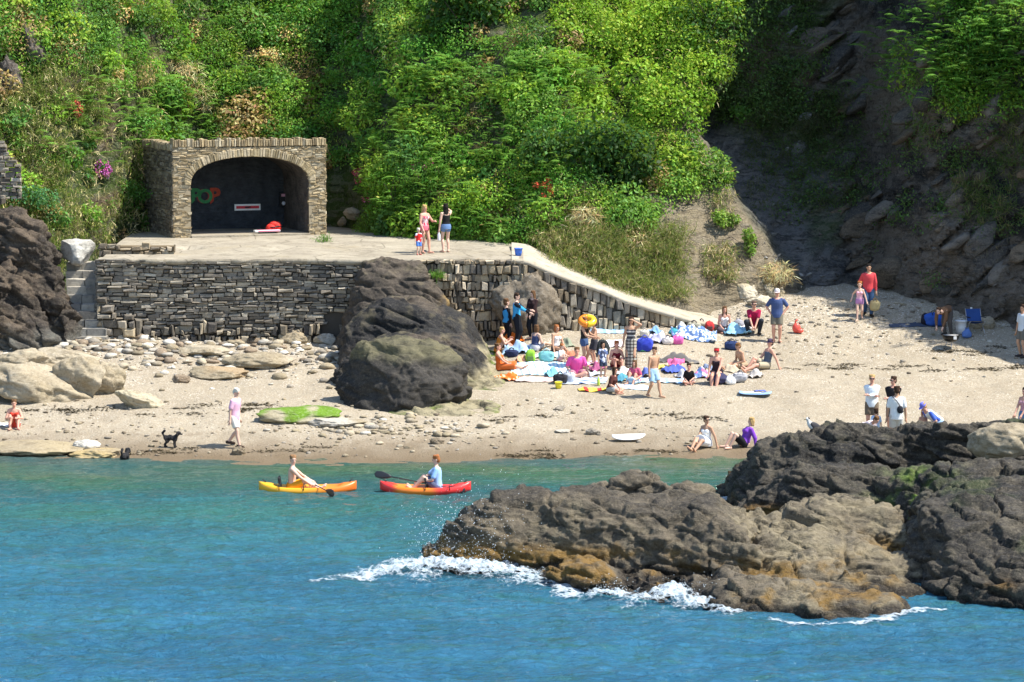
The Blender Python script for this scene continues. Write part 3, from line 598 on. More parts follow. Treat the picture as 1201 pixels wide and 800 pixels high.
# rocks at the foot of the right cliff and of the promontory
boulder(0, 0, 3.4, 2.6, 'large grey sloping rock at the foot of the right cliff behind the folding chair', (0.13, 0.105, 0.08), (0.2, 0.165, 0.125), pos=at(1196, 378, 104.6), seed=41, depth=2.4, tilt=-0.4, sink=0.25, rough=0.2, sub=5)
boulder(1150, 384, 1.0, 0.45, 'small tan stone in front of the large sloping right rock', T1, (0.33, 0.28, 0.2), seed=42)
for i, (u, v, w_, h_, lab) in enumerate([
        (872, 352, 1.3, 0.75, 'pale block of fallen rock at the foot of the grassy bank'),
        (845, 357, 0.9, 0.4, 'brown flat stone left of the pale fallen block'),
        (902, 347, 1.2, 0.6, 'pale fallen rock behind the man in the blue shirt'),
        (925, 340, 1.0, 0.5, 'yellowish rock at the shaded corner of the gully'),
        (893, 357, 0.9, 0.4, 'small cracked stone between the two pale fallen blocks')]):
    boulder(u, v, w_, h_, lab, (0.36, 0.3, 0.2), (0.52, 0.46, 0.35), seed=50 + i, cuts=7, sink=0.3)
# loose stones: too many to count
def stones(name, n, spots, smin, smax, cols, seed):
    rng = np.random.default_rng(seed); Vs, Fs, Cs, b = [], [], [], 0; V0, F0 = ico(2)
    for k in range(n):
        u, v = spots(rng); p = on_beach(u, v); s = smin * (smax / smin) ** (rng.random() ** 1.8)
        V = V0 * (1 + 0.25 * fbm(V0 * 1.2 + k * 3.1, 2, k)[:, None])
        nn = rng.normal(size=3); nn /= np.linalg.norm(nn); V = V - np.clip(V @ nn - 0.5, 0, None)[:, None] * nn
        V = V * np.array([s * rng.uniform(.8, 1.3), s * rng.uniform(.7, 1.1), s * rng.uniform(.3, .65)]) * 0.5
        a = rng.uniform(0, 6.3); ca, sa = math.cos(a), math.sin(a); V = V @ np.array([[ca, sa, 0], [-sa, ca, 0], [0, 0, 1]])
        Vs.append(V + p + np.array([0, 0, s * 0.1])); Fs.append(F0 + b); b += len(V0)
        c = np.array(cols[rng.integers(len(cols))]) * rng.uniform(.75, 1.2); Cs.append(np.broadcast_to(c, V.shape))
    o = obj(name, np.concatenate(Vs), np.concatenate(Fs), pale_material(), smooth=True, cols=np.concatenate(Cs))
    o['kind'] = 'stuff'; return o
def sp_left(r):
    return r.uniform(-20, 400), 395 + abs(r.normal()) * 22
def sp_mid(r):
    return r.uniform(-20, 860), r.uniform(470, 536)
def sp_right(r):
    return r.uniform(780, 1220), 350 + abs(r.normal()) * 40
def sp_rub(r):
    return r.normal(450, 60), r.normal(503, 7)
tag(stones('loose_stones', 1500, sp_left, 0.05, 0.5, [T1, T2, G1, G2, (0.6, 0.56, 0.48), (0.25, 0.19, 0.13)], 91), 'pale loose stones strewn along the foot of the sea wall', 'stones')
tag(stones('beach_pebbles', 900, sp_mid, 0.03, 0.2, [T1, T2, G1, (0.2, 0.16, 0.11)], 92), 'small stones scattered over the lower sand', 'stones')
tag(stones('shingle', 1300, sp_right, 0.03, 0.2, [T1, T2, G1, G2, (0.22, 0.18, 0.13)], 93), 'shingle spread over the upper beach below the gully', 'stones')
tag(stones('rubble', 260, sp_rub, 0.06, 0.36, [T1, T2, G2, (0.3, 0.25, 0.16)], 94), 'rubble of small stones below the dark outcrop', 'stones')

def ledges():
    """angular blocks that stand out of the right cliff and the scree, laid along its slanting beds"""
    rng = np.random.default_rng(71); V0, F0 = ico(3); Vs, Fs, Cs, b = [], [], [], 0
    for k in range(470):
        big = k < 80
        if big: x, z = rng.uniform(10.4, 18.5), rng.uniform(2.8, 13.2)
        else: x, z = rng.uniform(8.8, 17.5), 2.8 + abs(rng.normal()) * 2.6
        if big and (x < 11.5 and z < 7): continue
        s = rng.uniform(.4, 1.3) if big else .08 * 5 ** (rng.random() ** 2); V = V0.copy()
        for c in range(7):
            n = rng.normal(size=3); n /= np.linalg.norm(n); V = V - np.clip(V @ n - rng.uniform(.4, .7), 0, None)[:, None] * n
        V = V * (1 + .1 * fbm(V * 3 + k, 3, k)[:, None]) * np.array([s, s * .6, s * rng.uniform(.25, .6)]) * (.9 if big else .5)
        a = R(38) + rng.normal() * .2 if big else rng.uniform(-.5, .8); ca, sa = math.cos(a), math.sin(a); V = V @ np.array([[ca, 0, sa], [0, 1, 0], [-sa, 0, ca]])
        P = np.array([x, float(hill_y(x, z)) + (.14 * s if big else -.03 * s), z]); Vs.append(V + P); Fs.append(F0 + b); b += len(V0)
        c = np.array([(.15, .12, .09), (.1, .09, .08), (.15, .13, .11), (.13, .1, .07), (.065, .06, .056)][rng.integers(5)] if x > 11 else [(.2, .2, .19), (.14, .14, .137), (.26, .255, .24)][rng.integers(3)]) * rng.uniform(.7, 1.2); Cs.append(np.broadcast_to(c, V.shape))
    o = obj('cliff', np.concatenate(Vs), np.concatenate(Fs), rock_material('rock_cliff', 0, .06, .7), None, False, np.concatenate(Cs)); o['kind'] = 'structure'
ledges()

for i, (u, v, w_, h_, lab) in enumerate([(414, 254, .75, .4, 'pale rock on the earth path right of the shelter'), (402, 262, .4, .3, 'smaller pale rock below the pale rock on the earth path')]):
    q = hill_point(u, v); boulder(0, 0, w_, h_, lab, T1, T2, pos=q + np.array([0, -.45, 0]), seed=120 + i, cuts=7, sink=.2, tilt=.3)
# ------------------------------------------------------------------ masonry
def masonry_material(name, bumpd=0.03):
    if name in _MC: return _MC[name]
    t = NT(name); p = t.pos(); a = t.attr(); n = t.noise(p, 7, 6, 0.7); f = t.noise(p, 30, 4, 0.7)
    c = t.mix(t.ramp(n, [(0.3, 0.55), (0.55, 0.0)]), a, t.mix(0.7, a, (0.02, 0.018, 0.016)))
    c = t.mix(t.ramp(f, [(0.52, 0.0), (0.75, 0.5)]), c, t.mix(0.5, a, (0.5, 0.45, 0.36)))
    _MC[name] = t.done(c, 0.9, t.bump(t.math('ADD', n, t.math('MULTIPLY', f, 0.4)), 0.8, bumpd), 0.2); return _MC[name]
class Stones:
    """rough stones laid on a face: each a chamfered block standing out of the joint; frame: origin O, along ax, up az, out an"""
    def __init__(s): s.v, s.f, s.c = [], [], []
    def stone(s, O, ax, az, an, quad, out, col, rng, back=0.12, jit=0.012):
        """quad: four (along, up) corners"""
        q = np.array(quad, float); cen = q.mean(0); b = len(s.v)
        w = np.linalg.norm(q[1] - q[0]); h = np.linalg.norm(q[3] - q[0]); ins = min(w, h) * rng.uniform(.12, .25)
        def lay(qq, o):
            for a, u in qq:
                s.v.append(O + ax * (a + rng.normal() * jit) + az * (u + rng.normal() * jit) + an * (o + rng.normal() * jit)); s.c.append(col)
        sh = lambda k: cen + (q - cen) * np.array([max(0.3, 1 - 2 * ins * k / w), max(0.3, 1 - 2 * ins * k / h)])
        lay(q, -back); lay(q, out * 0.45); lay(sh(1.0), out)
        for r in (0, 4):
            for i in range(4): s.f.append((b + r + i, b + r + (i + 1) % 4, b + r + 4 + (i + 1) % 4, b + r + 4 + i))
        s.f.append((b + 8, b + 9, b + 10, b + 11))
    def build(s, name, mat, parent=None): return obj(name, np.array(s.v), s.f, mat, parent, False, np.array(s.c))
def courses(S, O, ax, az, an, L, top, bot, cols, rng, h=(0.08, 0.16), w=(0.18, 0.55), out=(0.0, 0.07), skip=None, gap=0.012, upright=False):
    """fill the face between bot(a) and top(a), a in 0..L, with courses (or upright stones)"""
    zt = max(top(a) for a in np.linspace(0, L, 40)); z = min(bot(a) for a in np.linspace(0, L, 40)); off = rng.uniform(0, 9)
    while z < zt:
        hh = rng.uniform(*h); a = -rng.uniform(0, w[0])
        while a < L:
            ww = rng.uniform(*w) * rng.uniform(.7, 1.2); a0, a1 = max(a, 0), min(a + ww, L); a += ww
            if a1 - a0 < 0.04: continue
            m = (a0 + a1) / 2; wob = 0.03 * math.sin(m * 1.3 + off)
            u0, u1 = z + wob, z + hh * rng.uniform(.86, 1.05) + wob
            if u1 > top(m) - 0.0: u1 = top(m) + rng.uniform(-.02, .02)
            if u0 < bot(m) - 0.05 or u1 - u0 < 0.035: continue
            if skip and skip(m, (u0 + u1) / 2, a0, a1): continue
            c = np.array(cols[rng.integers(len(cols))]) * rng.uniform(.65, 1.25)
            k = rng.normal(0, 0.02 if hh > .18 else 0.012, 4); e = rng.normal(0, 0.018 if hh > .18 else 0.006, 4)
            S.stone(O, ax, az, an, [(a0 + gap + e[0], u0 + gap + k[0]), (a1 - gap + e[1], u0 + gap + k[1]), (a1 - gap + e[2], u1 + k[2]), (a0 + gap + e[3], u1 + k[3])], rng.uniform(*out), c, rng)
        z += hh
AZ = np.array([0, 0, 1.0])
SLATE = [(0.19, 0.165, 0.132), (0.24, 0.208, 0.165), (0.3, 0.26, 0.2), (0.14, 0.125, 0.105), (0.38, 0.335, 0.26)]
TANS = [(0.36, 0.29, 0.19), (0.28, 0.22, 0.145), (0.2, 0.165, 0.12), (0.43, 0.36, 0.26), (0.14, 0.12, 0.095)]
PZ = 4.3
rng = np.random.default_rng(5)
# ---- the sea wall below the platform
YW = 101.5
wall = empty('sea_wall', (at(360, 303, YW)[0], YW, 1.6)); tag(wall, 'tall rubble stone sea wall under the concrete platform', 'wall')
def wall_x(u): return at(u, 303, YW)[0]
def local(o, parent):
    """parent without moving"""
    o.parent = parent; o.matrix_parent_inverse = Matrix.Translation(-Vector(parent.location)) if parent.rotation_euler.z == 0 else parent.matrix_basis.inverted(); return o
xa, xb, xc, xd = wall_x(113), wall_x(432), wall_x(496), wall_x(616)
L1 = xb - xa
AX = np.array([1.0, 0, 0]); AN = np.array([0, -1.0, 0])
core = MB()
def core_box(x0, x1, y0, y1, z0, z1): core.box(((x0 + x1) / 2, (y0 + y1) / 2, (z0 + z1) / 2), (x1 - x0, y1 - y0, z1 - z0))
core_box(xa + 0.06, xb - 0.5, YW + 0.05, YW + 2.0, 0.6, PZ - 0.06); core_box(xc - 0.6, xd, YW + 0.22, YW + 1.9, 0.8, PZ - 0.07)
mt_dark = plain('mortar_dark', (0.075, 0.066, 0.055), 0.95, 0.1)
o = core.build('wall_core', mt_dark); local(o, wall)
S = Stones(); Oo = np.array([xa, YW, 0.0])
cave = lambda m, z, a0, a1: (at(378, 400, YW)[0] - xa < m < at(402, 400, YW)[0] - xa and z < 2.55)
low = lambda a: 1.92 + 0.12 * math.sin(a * 2.1) + 0.14 * math.sin(a * 5.3 + 1) + 0.25 * sstep(L1 * 0.45, 0, a)
courses(S, Oo, AX, AZ, AN, L1, lambda a: PZ - 0.03, low, SLATE, rng, h=(0.06, 0.14), w=(0.14, 0.55), out=(0.0, 0.13), skip=cave)
courses(S, Oo, AX, AZ, AN, L1, lambda a: low(a) + 0.05, lambda a: 1.3, [(0.16, 0.14, 0.11), (0.26, 0.22, 0.16), (0.1, 0.09, 0.08), (0.33, 0.28, 0.2)], rng, h=(0.34, 0.68), w=(0.08, 0.26), out=(0.02, 0.38), skip=cave)
# wall end, turned back towards the steps
courses(S, np.array([xa, YW + 2.2, 0.0]), np.array([0, -1.0, 0]), AZ, np.array([-1.0, 0, 0]), 2.2, lambda a: PZ - 0.05, lambda a: 1.5, SLATE, rng, out=(0.0, 0.1))
o = S.build('slate_face', masonry_material('masonry')); local(o, wall)
S = Stones()
courses(S, np.array([xc - 0.4, YW + 0.15, 0]), AX, AZ, AN, xd - xc + 0.4, lambda a: PZ - 0.05, lambda a: 1.4, [tuple(np.array(q) * 1.15) for q in TANS], rng, h=(0.18, 0.34), w=(0.09, 0.27), out=(0.0, 0.2), gap=0.01)
o = S.build('upright_stone_face', masonry_material('masonry')); local(o, wall)
# rough buttress of bigger stones at the wall's left part
S = Stones()
courses(S, np.array([xa + 0.05, YW - 0.32, 0]), AX, AZ, AN, 1.25, lambda a: 2.9 - 0.9 * (a / 1.25) ** 2 + 0.2 * math.sin(a * 7), lambda a: 1.3, TANS + SLATE, rng, h=(0.16, 0.32), w=(0.2, 0.5), out=(0.0, 0.2))
o = S.build('stone_buttress', masonry_material('masonry')); local(o, wall)
# ---- the platform: one concrete slab with a worn edge
def platform_z(x, y): return PZ + 0.25 * sstep(YW, 108, y) + 0.03 * fbm(P3(x * 0.8, y * 0.8, 1.0), 3, 61)
def build_platform():
    xs = np.arange(xa + 0.12, xd + 0.05, 0.12); n = 70
    yf = YW - 0.1 + 0.09 * fbm(P3(xs * 2.1, 0, 0), 3, 62) + 0.25 * sstep(xc - 0.2, xc + 0.2, xs) + 0.3 * sstep(xa + 1.1, xa + 0.4, xs)
    yb = hill_y(xs, np.full_like(xs, 4.6)) + 0.5; yb = np.maximum(yb, yf + 1.6)
    T = np.linspace(0, 1, n)[:, None]; Y = yf[None] * (1 - T) + yb[None] * T; X = np.broadcast_to(xs[None], Y.shape)
    Z = platform_z(X, Y); hole = sstep(0.55, 0.3, np.hypot((X - at(222, 289, 104.5)[0]) / 1.0, (Y - 104.8) / 0.8)) ; Z = Z - 0.22 * hole
    V = np.stack([X, Y, Z], -1); lip = V[0].copy(); lip[:, 2] -= 0.17; lip[:, 1] += 0.03; lip2 = lip.copy(); lip2[:, 1] += 0.5
    V = np.concatenate([lip2[None], lip[None], V], 0)
    t = NT('worn_concrete'); p = t.pos(); a = t.noise(p, 0.9, 7, 0.65); b = t.noise(p, 6, 5, 0.7); s = t.sep(p)
    c = t.mix(t.ramp(a, [(0.35, 0), (0.65, 1)]), (0.26, 0.225, 0.17), (0.38, 0.335, 0.255)); c = t.mix(t.ramp(b, [(0.5, 0), (0.72, 0.55)]), c, (0.2, 0.17, 0.12))
    c = t.mix(t.ramp(t.noise(t.mapping(p, (1, 1, 1)), 0.45, 6, 0.7), [(0.55, 0), (0.68, 0.55)]), c, (0.23, 0.185, 0.11))
    c = t.mix(t.ramp(t.voro(t.mapping(p, (.55, .8, 1)), 1.0, 'DISTANCE_TO_EDGE'), [(0, .75), (.018, 0)]), c, (.1, .085, .06)); c = t.mix(t.ramp(t.noise(p, 1.7, 8, .75), [(.55, 0), (.63, .6)]), c, (.15, .125, .085)); c = t.mix(t.ramp(t.noise(p, 14, 4, .7), [(.6, 0), (.7, .5)]), c, (.5, .46, .38))
    m = t.done(c, 0.92, t.bump(t.math('ADD', a, b), 0.7, 0.04), 0.2); _MC['worn_concrete'] = m
    o = obj('platform', V.reshape(-1, 3), grid_faces(len(xs), n + 2), m, smooth=True); o['kind'] = 'structure'
    return o
build_platform()
# ---- the ramp from the platform down to the sand, on its own stone wall
RU = [(600, 304, 101.5, 296, 105.2), (620, 306, 101.55, 298, 105.2), (640, 315, 101.6, 303, 105.0), (670, 327, 101.7, 315, 105.0), (706, 340, 101.9, 328, 105.0), (739, 353, 102.0, 340, 105.0), (775, 364, 102.2, 348, 105.0), (814, 375, 102.4, 355, 105.1), (845, 382, 102.6, 361, 105.4), (875, 389, 102.7, 365, 105.6)]
def build_ramp():
    rows = []
    for (u, v, Y, ub, Yb) in RU:
        f = at(u, v, Y); rows.append((f[0], Y, f[2], Yb))
    rows = np.array(rows); xs = np.linspace(rows[0, 0], rows[-1, 0], 90)
    yf, zf, yb = (np.interp(xs, rows[:, 0], rows[:, k]) for k in (1, 2, 3)); yf = yf + 0.05 * fbm(P3(xs * 2, 0, 0), 3, 66)
    T = np.linspace(0, 1, 30)[:, None]; Y = yf + (yb - yf) * T; X = np.broadcast_to(xs[None], Y.shape)
    Z = zf + 0.22 * T * (Y - yf) * 0.35 + 0.03 * fbm(P3(X, Y * 1.0, 0), 3, 67)
    V = np.stack([X, Y, Z], -1); lip = V[0].copy(); lip[:, 2] -= 0.14; lip2 = lip.copy(); lip2[:, 1] += 0.4
    V = np.concatenate([lip2[None], lip[None], V], 0)
    t = NT('ramp_concrete'); p = t.pos(); a = t.noise(p, 0.8, 7, 0.65); b = t.noise(p, 5, 5, 0.7)
    c = t.mix(t.ramp(a, [(0.35, 0), (0.65, 1)]), (0.36, 0.315, 0.24), (0.44, 0.39, 0.305)); c = t.mix(t.ramp(b, [(0.52, 0), (0.75, 0.5)]), c, (0.28, 0.24, 0.17))
    c = t.mix(t.ramp(t.noise(p, 1.9, 8, .75), [(.53, 0), (.62, .6)]), c, (.2, .165, .115))
    m = t.done(c, 0.92, t.bump(t.math('ADD', a, b), 0.6, 0.03), 0.2)
    o = obj('ramp_path', V.reshape(-1, 3), grid_faces(len(xs), 32), m, smooth=True); o['kind'] = 'structure'
    # wall under its outer edge
    rw = empty('ramp_wall', (xs[0], 101.8, 1.8)); tag(rw, 'low wall of upright stones that shrinks down along the ramp edge', 'wall')
    S = Stones(); r2 = np.random.default_rng(8)
    d = np.array([xs[-1] - xs[0], yf[-1] - yf[0], 0]); L = np.linalg.norm(d); ax = d / L; an = np.array([ax[1], -ax[0], 0])
    top = lambda s: float(np.interp(s / L, np.linspace(0, 1, 90), zf)) - 0.1
    base = lambda s: float(beach_z(xs[0] + ax[0] * s, yf[0] + ax[1] * s)) - 0.1
    O = np.array([xs[0], yf[0] + 0.12, 0.0])
    # upright stones hung from the sloping top, course by course
    step = 0.42
    for k in range(7):
        s_ = 0.0
        while s_ < L - 0.1:
            w_ = r2.uniform(.11, .3); m_ = s_ + w_ / 2; t1 = top(m_) - k * step + r2.uniform(-.03, .03); t0 = t1 - step * r2.uniform(.85, 1.0)
            t0 = max(t0, base(m_)); 
            if t1 - t0 > 0.07:
                c = np.array((TANS + SLATE)[r2.integers(10)]) * r2.uniform(.7, 1.25)
                xw = O[0] + ax[0] * m_; Os = np.array([xw, float(np.interp(xw, xs, yf)) + 0.12, 0.0]); k0 = r2.normal(0, .02)
                S.stone(Os, ax, AZ, an, [(.012 - w_ / 2 + k0, t0), (w_ / 2 - .012 + k0, t0), (w_ / 2 - .012 - k0, t1), (.012 - w_ / 2 - k0, t1)], r2.uniform(.0, .2), c, r2, back=0.25, jit=0.018)
            s_ += w_
    o = S.build('upright_stones', masonry_material('masonry')); local(o, rw)
    cm = MB(); pts = [(float(x), float(y)) for x, y in zip(xs[::6], yf[::6])]
    vs, fs = [], []
    for i, (x, y) in enumerate(pts):
        zt = float(np.interp(x, xs, zf)) - 0.17; zb = min(float(beach_z(x, y)) - 0.4, zt - 0.05)
        vs += [(x, y + 0.16, zb), (x, y + 0.16, zt), (x, y + 1.6, zt), (x, y + 1.6, zb)]
    for i in range(len(pts) - 1):
        for k in range(4): fs.append((i * 4 + k, i * 4 + (k + 1) % 4, i * 4 + 4 + (k + 1) % 4, i * 4 + 4 + k))
    fs += [(0, 1, 2, 3), tuple(len(vs) - 4 + k for k in (3, 2, 1, 0))]
    o = obj('wall_core', vs, fs, mt_dark); local(o, rw)
    return xs, yf, zf, yb
RX, RYF, RZF, RYB = build_ramp()
# ---- stone steps at the wall's left end
def build_steps():
    st = empty('stone_steps', (at(96, 395, 100.6)[0], 100.6, 1.5)); tag(st, 'worn stone steps climbing between the dark rock and the sea wall', 'steps')
    r2 = np.random.default_rng(4)
    for k in range(11):
        z = 1.55 + k * 0.25; y = 100.3 + k * 0.3; S = Stones(); a = 0.0; W = 1.3
        O = np.array([at(78, 340, y)[0], y, 0.0])
        while a < W:
            w_ = r2.uniform(.35, .75); a1 = min(a + w_, W)
            c = np.array([(0.3, 0.28, 0.24), (0.4, 0.37, 0.31), (0.2, 0.19, 0.17)][r2.integers(3)]) * r2.uniform(.8, 1.1); o_ = r2.uniform(0, .06)
            b = len(S.v)
            for (yy, zz) in ((0.0 - o_, -0.3), (0.0 - o_, 0.23), (0.55, 0.25), (0.55, -0.3)):
                for xx in (a + .01, a1 - .01): S.v.append(O + np.array([xx, yy, z + zz - 0.25]) + r2.normal(0, .012, 3)); S.c.append(c)
            S.f += [(b, b + 1, b + 3, b + 2), (b + 2, b + 3, b + 5, b + 4), (b + 4, b + 5, b + 7, b + 6), (b + 6, b + 7, b + 1, b), (b, b + 2, b + 4, b + 6), (b + 1, b + 7, b + 5, b + 3)]
            a = a1
        o = S.build('step', masonry_material('masonry')); local(o, st)
build_steps()
# ---- scrap of dry stone wall at the left edge
S = Stones(); yl = 103.2; xl = at(-60, 200, yl)[0]; xr_ = at(25, 200, yl)[0]
courses(S, np.array([xl, yl, 0]), np.array([1.0, 0, 0]), AZ, AN, xr_ - xl, lambda a: 8.25 - 0.9 * sstep(xr_ - xl - 0.75, xr_ - xl - 0.1, a), lambda a: 6.2, [(0.2, 0.17, 0.13), (0.28, 0.24, 0.18), (0.13, 0.11, 0.09), (0.35, 0.31, 0.25)], rng, h=(0.09, 0.17), w=(0.18, 0.42), out=(0.0, 0.08))
dw = empty('dry_stone_wall', (xr_, yl, 6.2)); tag(dw, 'end of a grey dry stone wall on the grassy bank at left', 'wall')
local(S.build('stone_face', masonry_material('masonry')), dw)
m_ = MB(); m_.box(((xl + xr_) / 2 - 0.35, yl + 0.6, 7.0), (xr_ - xl - 0.75, 1.1, 2.0)); local(m_.build('wall_core', mt_dark), dw)
# ---- rough pale edging stones on the left end of the platform
for (u0, u1, v, n) in [(116, 205, 287, 1)]:
    S = Stones(); r2 = np.random.default_rng(17); yk = 103.2; a0 = at(u0, v, yk)[0]; a1 = at(u1, v, yk)[0]
    courses(S, np.array([a0, yk, PZ - 0.02]), AX, AZ, AN, a1 - a0, lambda a: 0.34 + 0.1 * math.sin(a * 5), lambda a: -0.05, TANS, r2, h=(0.2, 0.36), w=(0.18, 0.45), out=(0.0, 0.2))
    e = empty('kerb_stones', (a0, yk, PZ)); tag(e, 'short row of broken edging stones in front of the shelter side', 'stones')
    local(S.build('stone_row', masonry_material('masonry')), e); m_ = MB(); m_.box(((a0 + a1) / 2, yk + 0.35, PZ + 0.08), (a1 - a0 - .1, 0.6, 0.42)); local(m_.build('earth_fill', plain('earth', (0.16, 0.12, 0.07), 0.95)), e)
# ------------------------------------------------------------------ the arched stone shelter
TH = R(20); YS = 108.0; SO = at(203, 279.5, YS); SZ = SO[2]
sax = np.array([math.cos(TH), math.sin(TH), 0]); san = np.array([math.sin(TH), -math.cos(TH), 0])   # along the front, out of the front
SW, SD, SH = 5.62, 4.4, 3.42
ARX, AR0, AR1, ASP, ARISE = 2.83, 0.66, 4.98, 1.88, 0.95     # arch centre, opening left / right, springing, rise
AHW = (AR1 - AR0) / 2; ACX = (AR0 + AR1) / 2
def arch_top(a):
    t = (a - ACX) / AHW
    return ASP + ARISE * math.sqrt(max(0.0, 1 - abs(t) ** 2.25)) if abs(t) < 1 else -1
shelter = empty('stone_shelter', tuple(SO)); tag(shelter, 'square stone shelter with one wide arch and upright coping stones', 'shelter')
def SP(a, d, z): return SO + sax * a - san * d + AZ * z           # d: depth behind the front face
HONEY = [(0.36, 0.275, 0.155), (0.29, 0.22, 0.12), (0.41, 0.325, 0.195), (0.25, 0.19, 0.11), (0.34, 0.27, 0.165), (0.42, 0.36, 0.25)]
rs = np.random.default_rng(21)
S = Stones()
def inarch(m, z, a0, a1): return any(z < arch_top(a) + 0.26 and AR0 - 0.02 < a < AR1 + 0.02 for a in (a0 + 0.03, m, a1 - 0.03))
courses(S, SO, sax, AZ, san, SW, lambda a: SH - 0.24, lambda a: -0.05, HONEY, rs, h=(0.05, 0.11), w=(0.1, 0.34), out=(0.0, 0.025), skip=inarch, gap=0.008)
local(S.build('front_masonry', masonry_material('masonry')), shelter)
S = Stones()
courses(S, SP(0, SD, 0), san, AZ, -sax, SD, lambda a: SH - 0.2, lambda a: -0.2, [(0.2, 0.17, 0.125), (0.26, 0.22, 0.16), (0.15, 0.125, 0.095)], rs, h=(0.08, 0.16), w=(0.16, 0.45), out=(0.0, 0.04), gap=0.008)  # left side: its shade is put into the palette, darker than the other faces
courses(S, SP(SW, 0, 0), -san, AZ, sax, SD, lambda a: SH - 0.2, lambda a: -0.2, HONEY, rs, h=(0.08, 0.16), w=(0.16, 0.45), out=(0.0, 0.04), gap=0.008)
local(S.build('side_masonry', masonry_material('masonry')), shelter)
# the arch ring: narrow voussoirs set round the ellipse
S = Stones(); n = 74
pts = []
for k in range(n + 1):
    ph = math.pi * (1 - k / n); a = ACX + AHW * math.copysign(abs(math.cos(ph)) ** (2 / 2.25), math.cos(ph)); z = ASP + ARISE * abs(math.sin(ph)) ** (2 / 2.25); pts.append((a, z))
for k in range(n):
    (a0, z0), (a1, z1) = pts[k], pts[k + 1]
    def nrm(a, z):
        g = np.array([(a - ACX) / AHW ** 2, (z - ASP) / ARISE ** 2 + 1e-4]); return g / np.linalg.norm(g)
    n0, n1 = nrm(a0, z0), nrm(a1, z1); h_ = rs.uniform(.25, .31)
    q = [(a0, z0), (a1, z1), (a1 + n1[0] * h_, z1 + n1[1] * h_), (a0 + n0[0] * h_, z0 + n0[1] * h_)]
    c = np.array([(0.4, 0.32, 0.19), (0.33, 0.26, 0.15), (0.46, 0.38, 0.25)][rs.integers(3)]) * rs.uniform(.75, 1.1)
    S.stone(SO, sax, AZ, san, q, rs.uniform(.05, .075), c, rs, jit=0.006)
local(S.build('arch_ring', masonry_material('masonry')), shelter)
# upright coping stones along the front and the sides
S = Stones()
def coping(O, ax, an, L):
    a = 0.0
    while a < L - 0.03:
        w_ = rs.uniform(.06, .12); h_ = 0.23 + (0.05 if rs.random() < .4 else 0.0) + rs.uniform(-.02, .03)
        c = np.array(HONEY[rs.integers(len(HONEY))]) * rs.uniform(.8, 1.3)
        S.stone(O, ax, AZ, an, [(a + .006, SH - .22), (a + w_ - .006, SH - .22), (a + w_ - .006, SH - .22 + h_), (a + .006, SH - .22 + h_)], rs.uniform(.03, .07), c, rs, back=0.3, jit=0.008); a += w_
coping(SO, sax, san, SW); coping(SP(0, SD, -.13), san, -sax, SD); coping(SP(SW, 0, -.2), -san, sax, SD)
local(S.build('coping', masonry_material('masonry')), shelter)
# the body: piers and vault as one extruded shape behind the stone skin, roof, back wall, floor
def extr(name, prof_out, d0, d1, mat, flip=False):
    """strip along prof_out (a, z) extruded from depth d0 to d1"""
    vs, fs = [], []
    for (a, z) in prof_out: vs += [SP(a, d0, z), SP(a, d1, z)]
    for i in range(len(prof_out) - 1): fs.append((2 * i, 2 * i + 1, 2 * i + 3, 2 * i + 2))
    return local(obj(name, vs, fs, mat), shelter)
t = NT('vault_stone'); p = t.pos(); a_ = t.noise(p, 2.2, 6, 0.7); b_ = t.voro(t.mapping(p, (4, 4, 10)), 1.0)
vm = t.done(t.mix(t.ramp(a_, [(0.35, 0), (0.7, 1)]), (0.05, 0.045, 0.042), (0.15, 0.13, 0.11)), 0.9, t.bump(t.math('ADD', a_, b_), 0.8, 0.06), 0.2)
vp = [(AR0, -0.05)] + [(AR0, z) for z in np.linspace(0, ASP, 6)] + pts[1:-1] + [(AR1, z) for z in np.linspace(ASP, 0, 6)] + [(AR1, -0.05)]
DV = 3.3
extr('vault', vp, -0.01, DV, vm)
fm = MB(); rr = []
# front face behind the stones (fills the joints): strip between arch and outline
top_l = [(a, z) for a, z in vp]
vs, fs = [], []
for (a, z) in vp:
    oa = 0.03 if a <= AR0 + 1e-6 else (SW - 0.03 if a >= AR1 - 1e-6 else a); oz = z if (a <= AR0 + 1e-6 or a >= AR1 - 1e-6) and z < ASP else SH - 0.25
    vs += [SP(a, 0.0, z), SP(oa, 0.0, oz)]
for i in range(len(vp) - 1): fs.append((2 * i, 2 * i + 1, 2 * i + 3, 2 * i + 2))
i0 = len(vs); vs += [SP(0.03, 0.001, ASP), SP(AR0, 0.001, ASP), SP(AR0 + .02, 0.001, SH - .25), SP(0.03, 0.001, SH - .25), SP(SW - 0.03, 0.001, ASP), SP(AR1, 0.001, ASP), SP(AR1 - .02, 0.001, SH - .25), SP(SW - 0.03, 0.001, SH - .25)]
fs += [(i0, i0 + 1, i0 + 2, i0 + 3), (i0 + 4, i0 + 7, i0 + 6, i0 + 5)]
local(obj('joint_mortar', vs, fs, plain('mortar_pale', (0.3, 0.25, 0.17), 0.95, 0.1)), shelter)
vs = [SP(0.03, .01, -.3), SP(0.03, SD - .02, -.3), SP(0.03, SD - .02, SH - .23), SP(0.03, .01, SH - .23), SP(SW - .03, .01, -.3), SP(SW - .03, SD - .02, -.3), SP(SW - .03, SD - .02, SH - .23), SP(SW - .03, .01, SH - .23)]
local(obj('wall_body', vs, [(0, 1, 2, 3), (4, 7, 6, 5), (1, 5, 6, 2)], plain('mortar_grey', (0.1, 0.085, 0.065), 0.95, 0.1)), shelter)
vs = [SP(-.02, .16, SH - .21), SP(SW + .02, .16, SH - .21), SP(SW + .02, SD + .02, SH - .21), SP(-.02, SD + .02, SH - .21)]
local(obj('roof', vs, [(0, 1, 2, 3)], plain('roof_concrete', (0.22, 0.2, 0.17), 0.95, 0.1)), shelter)
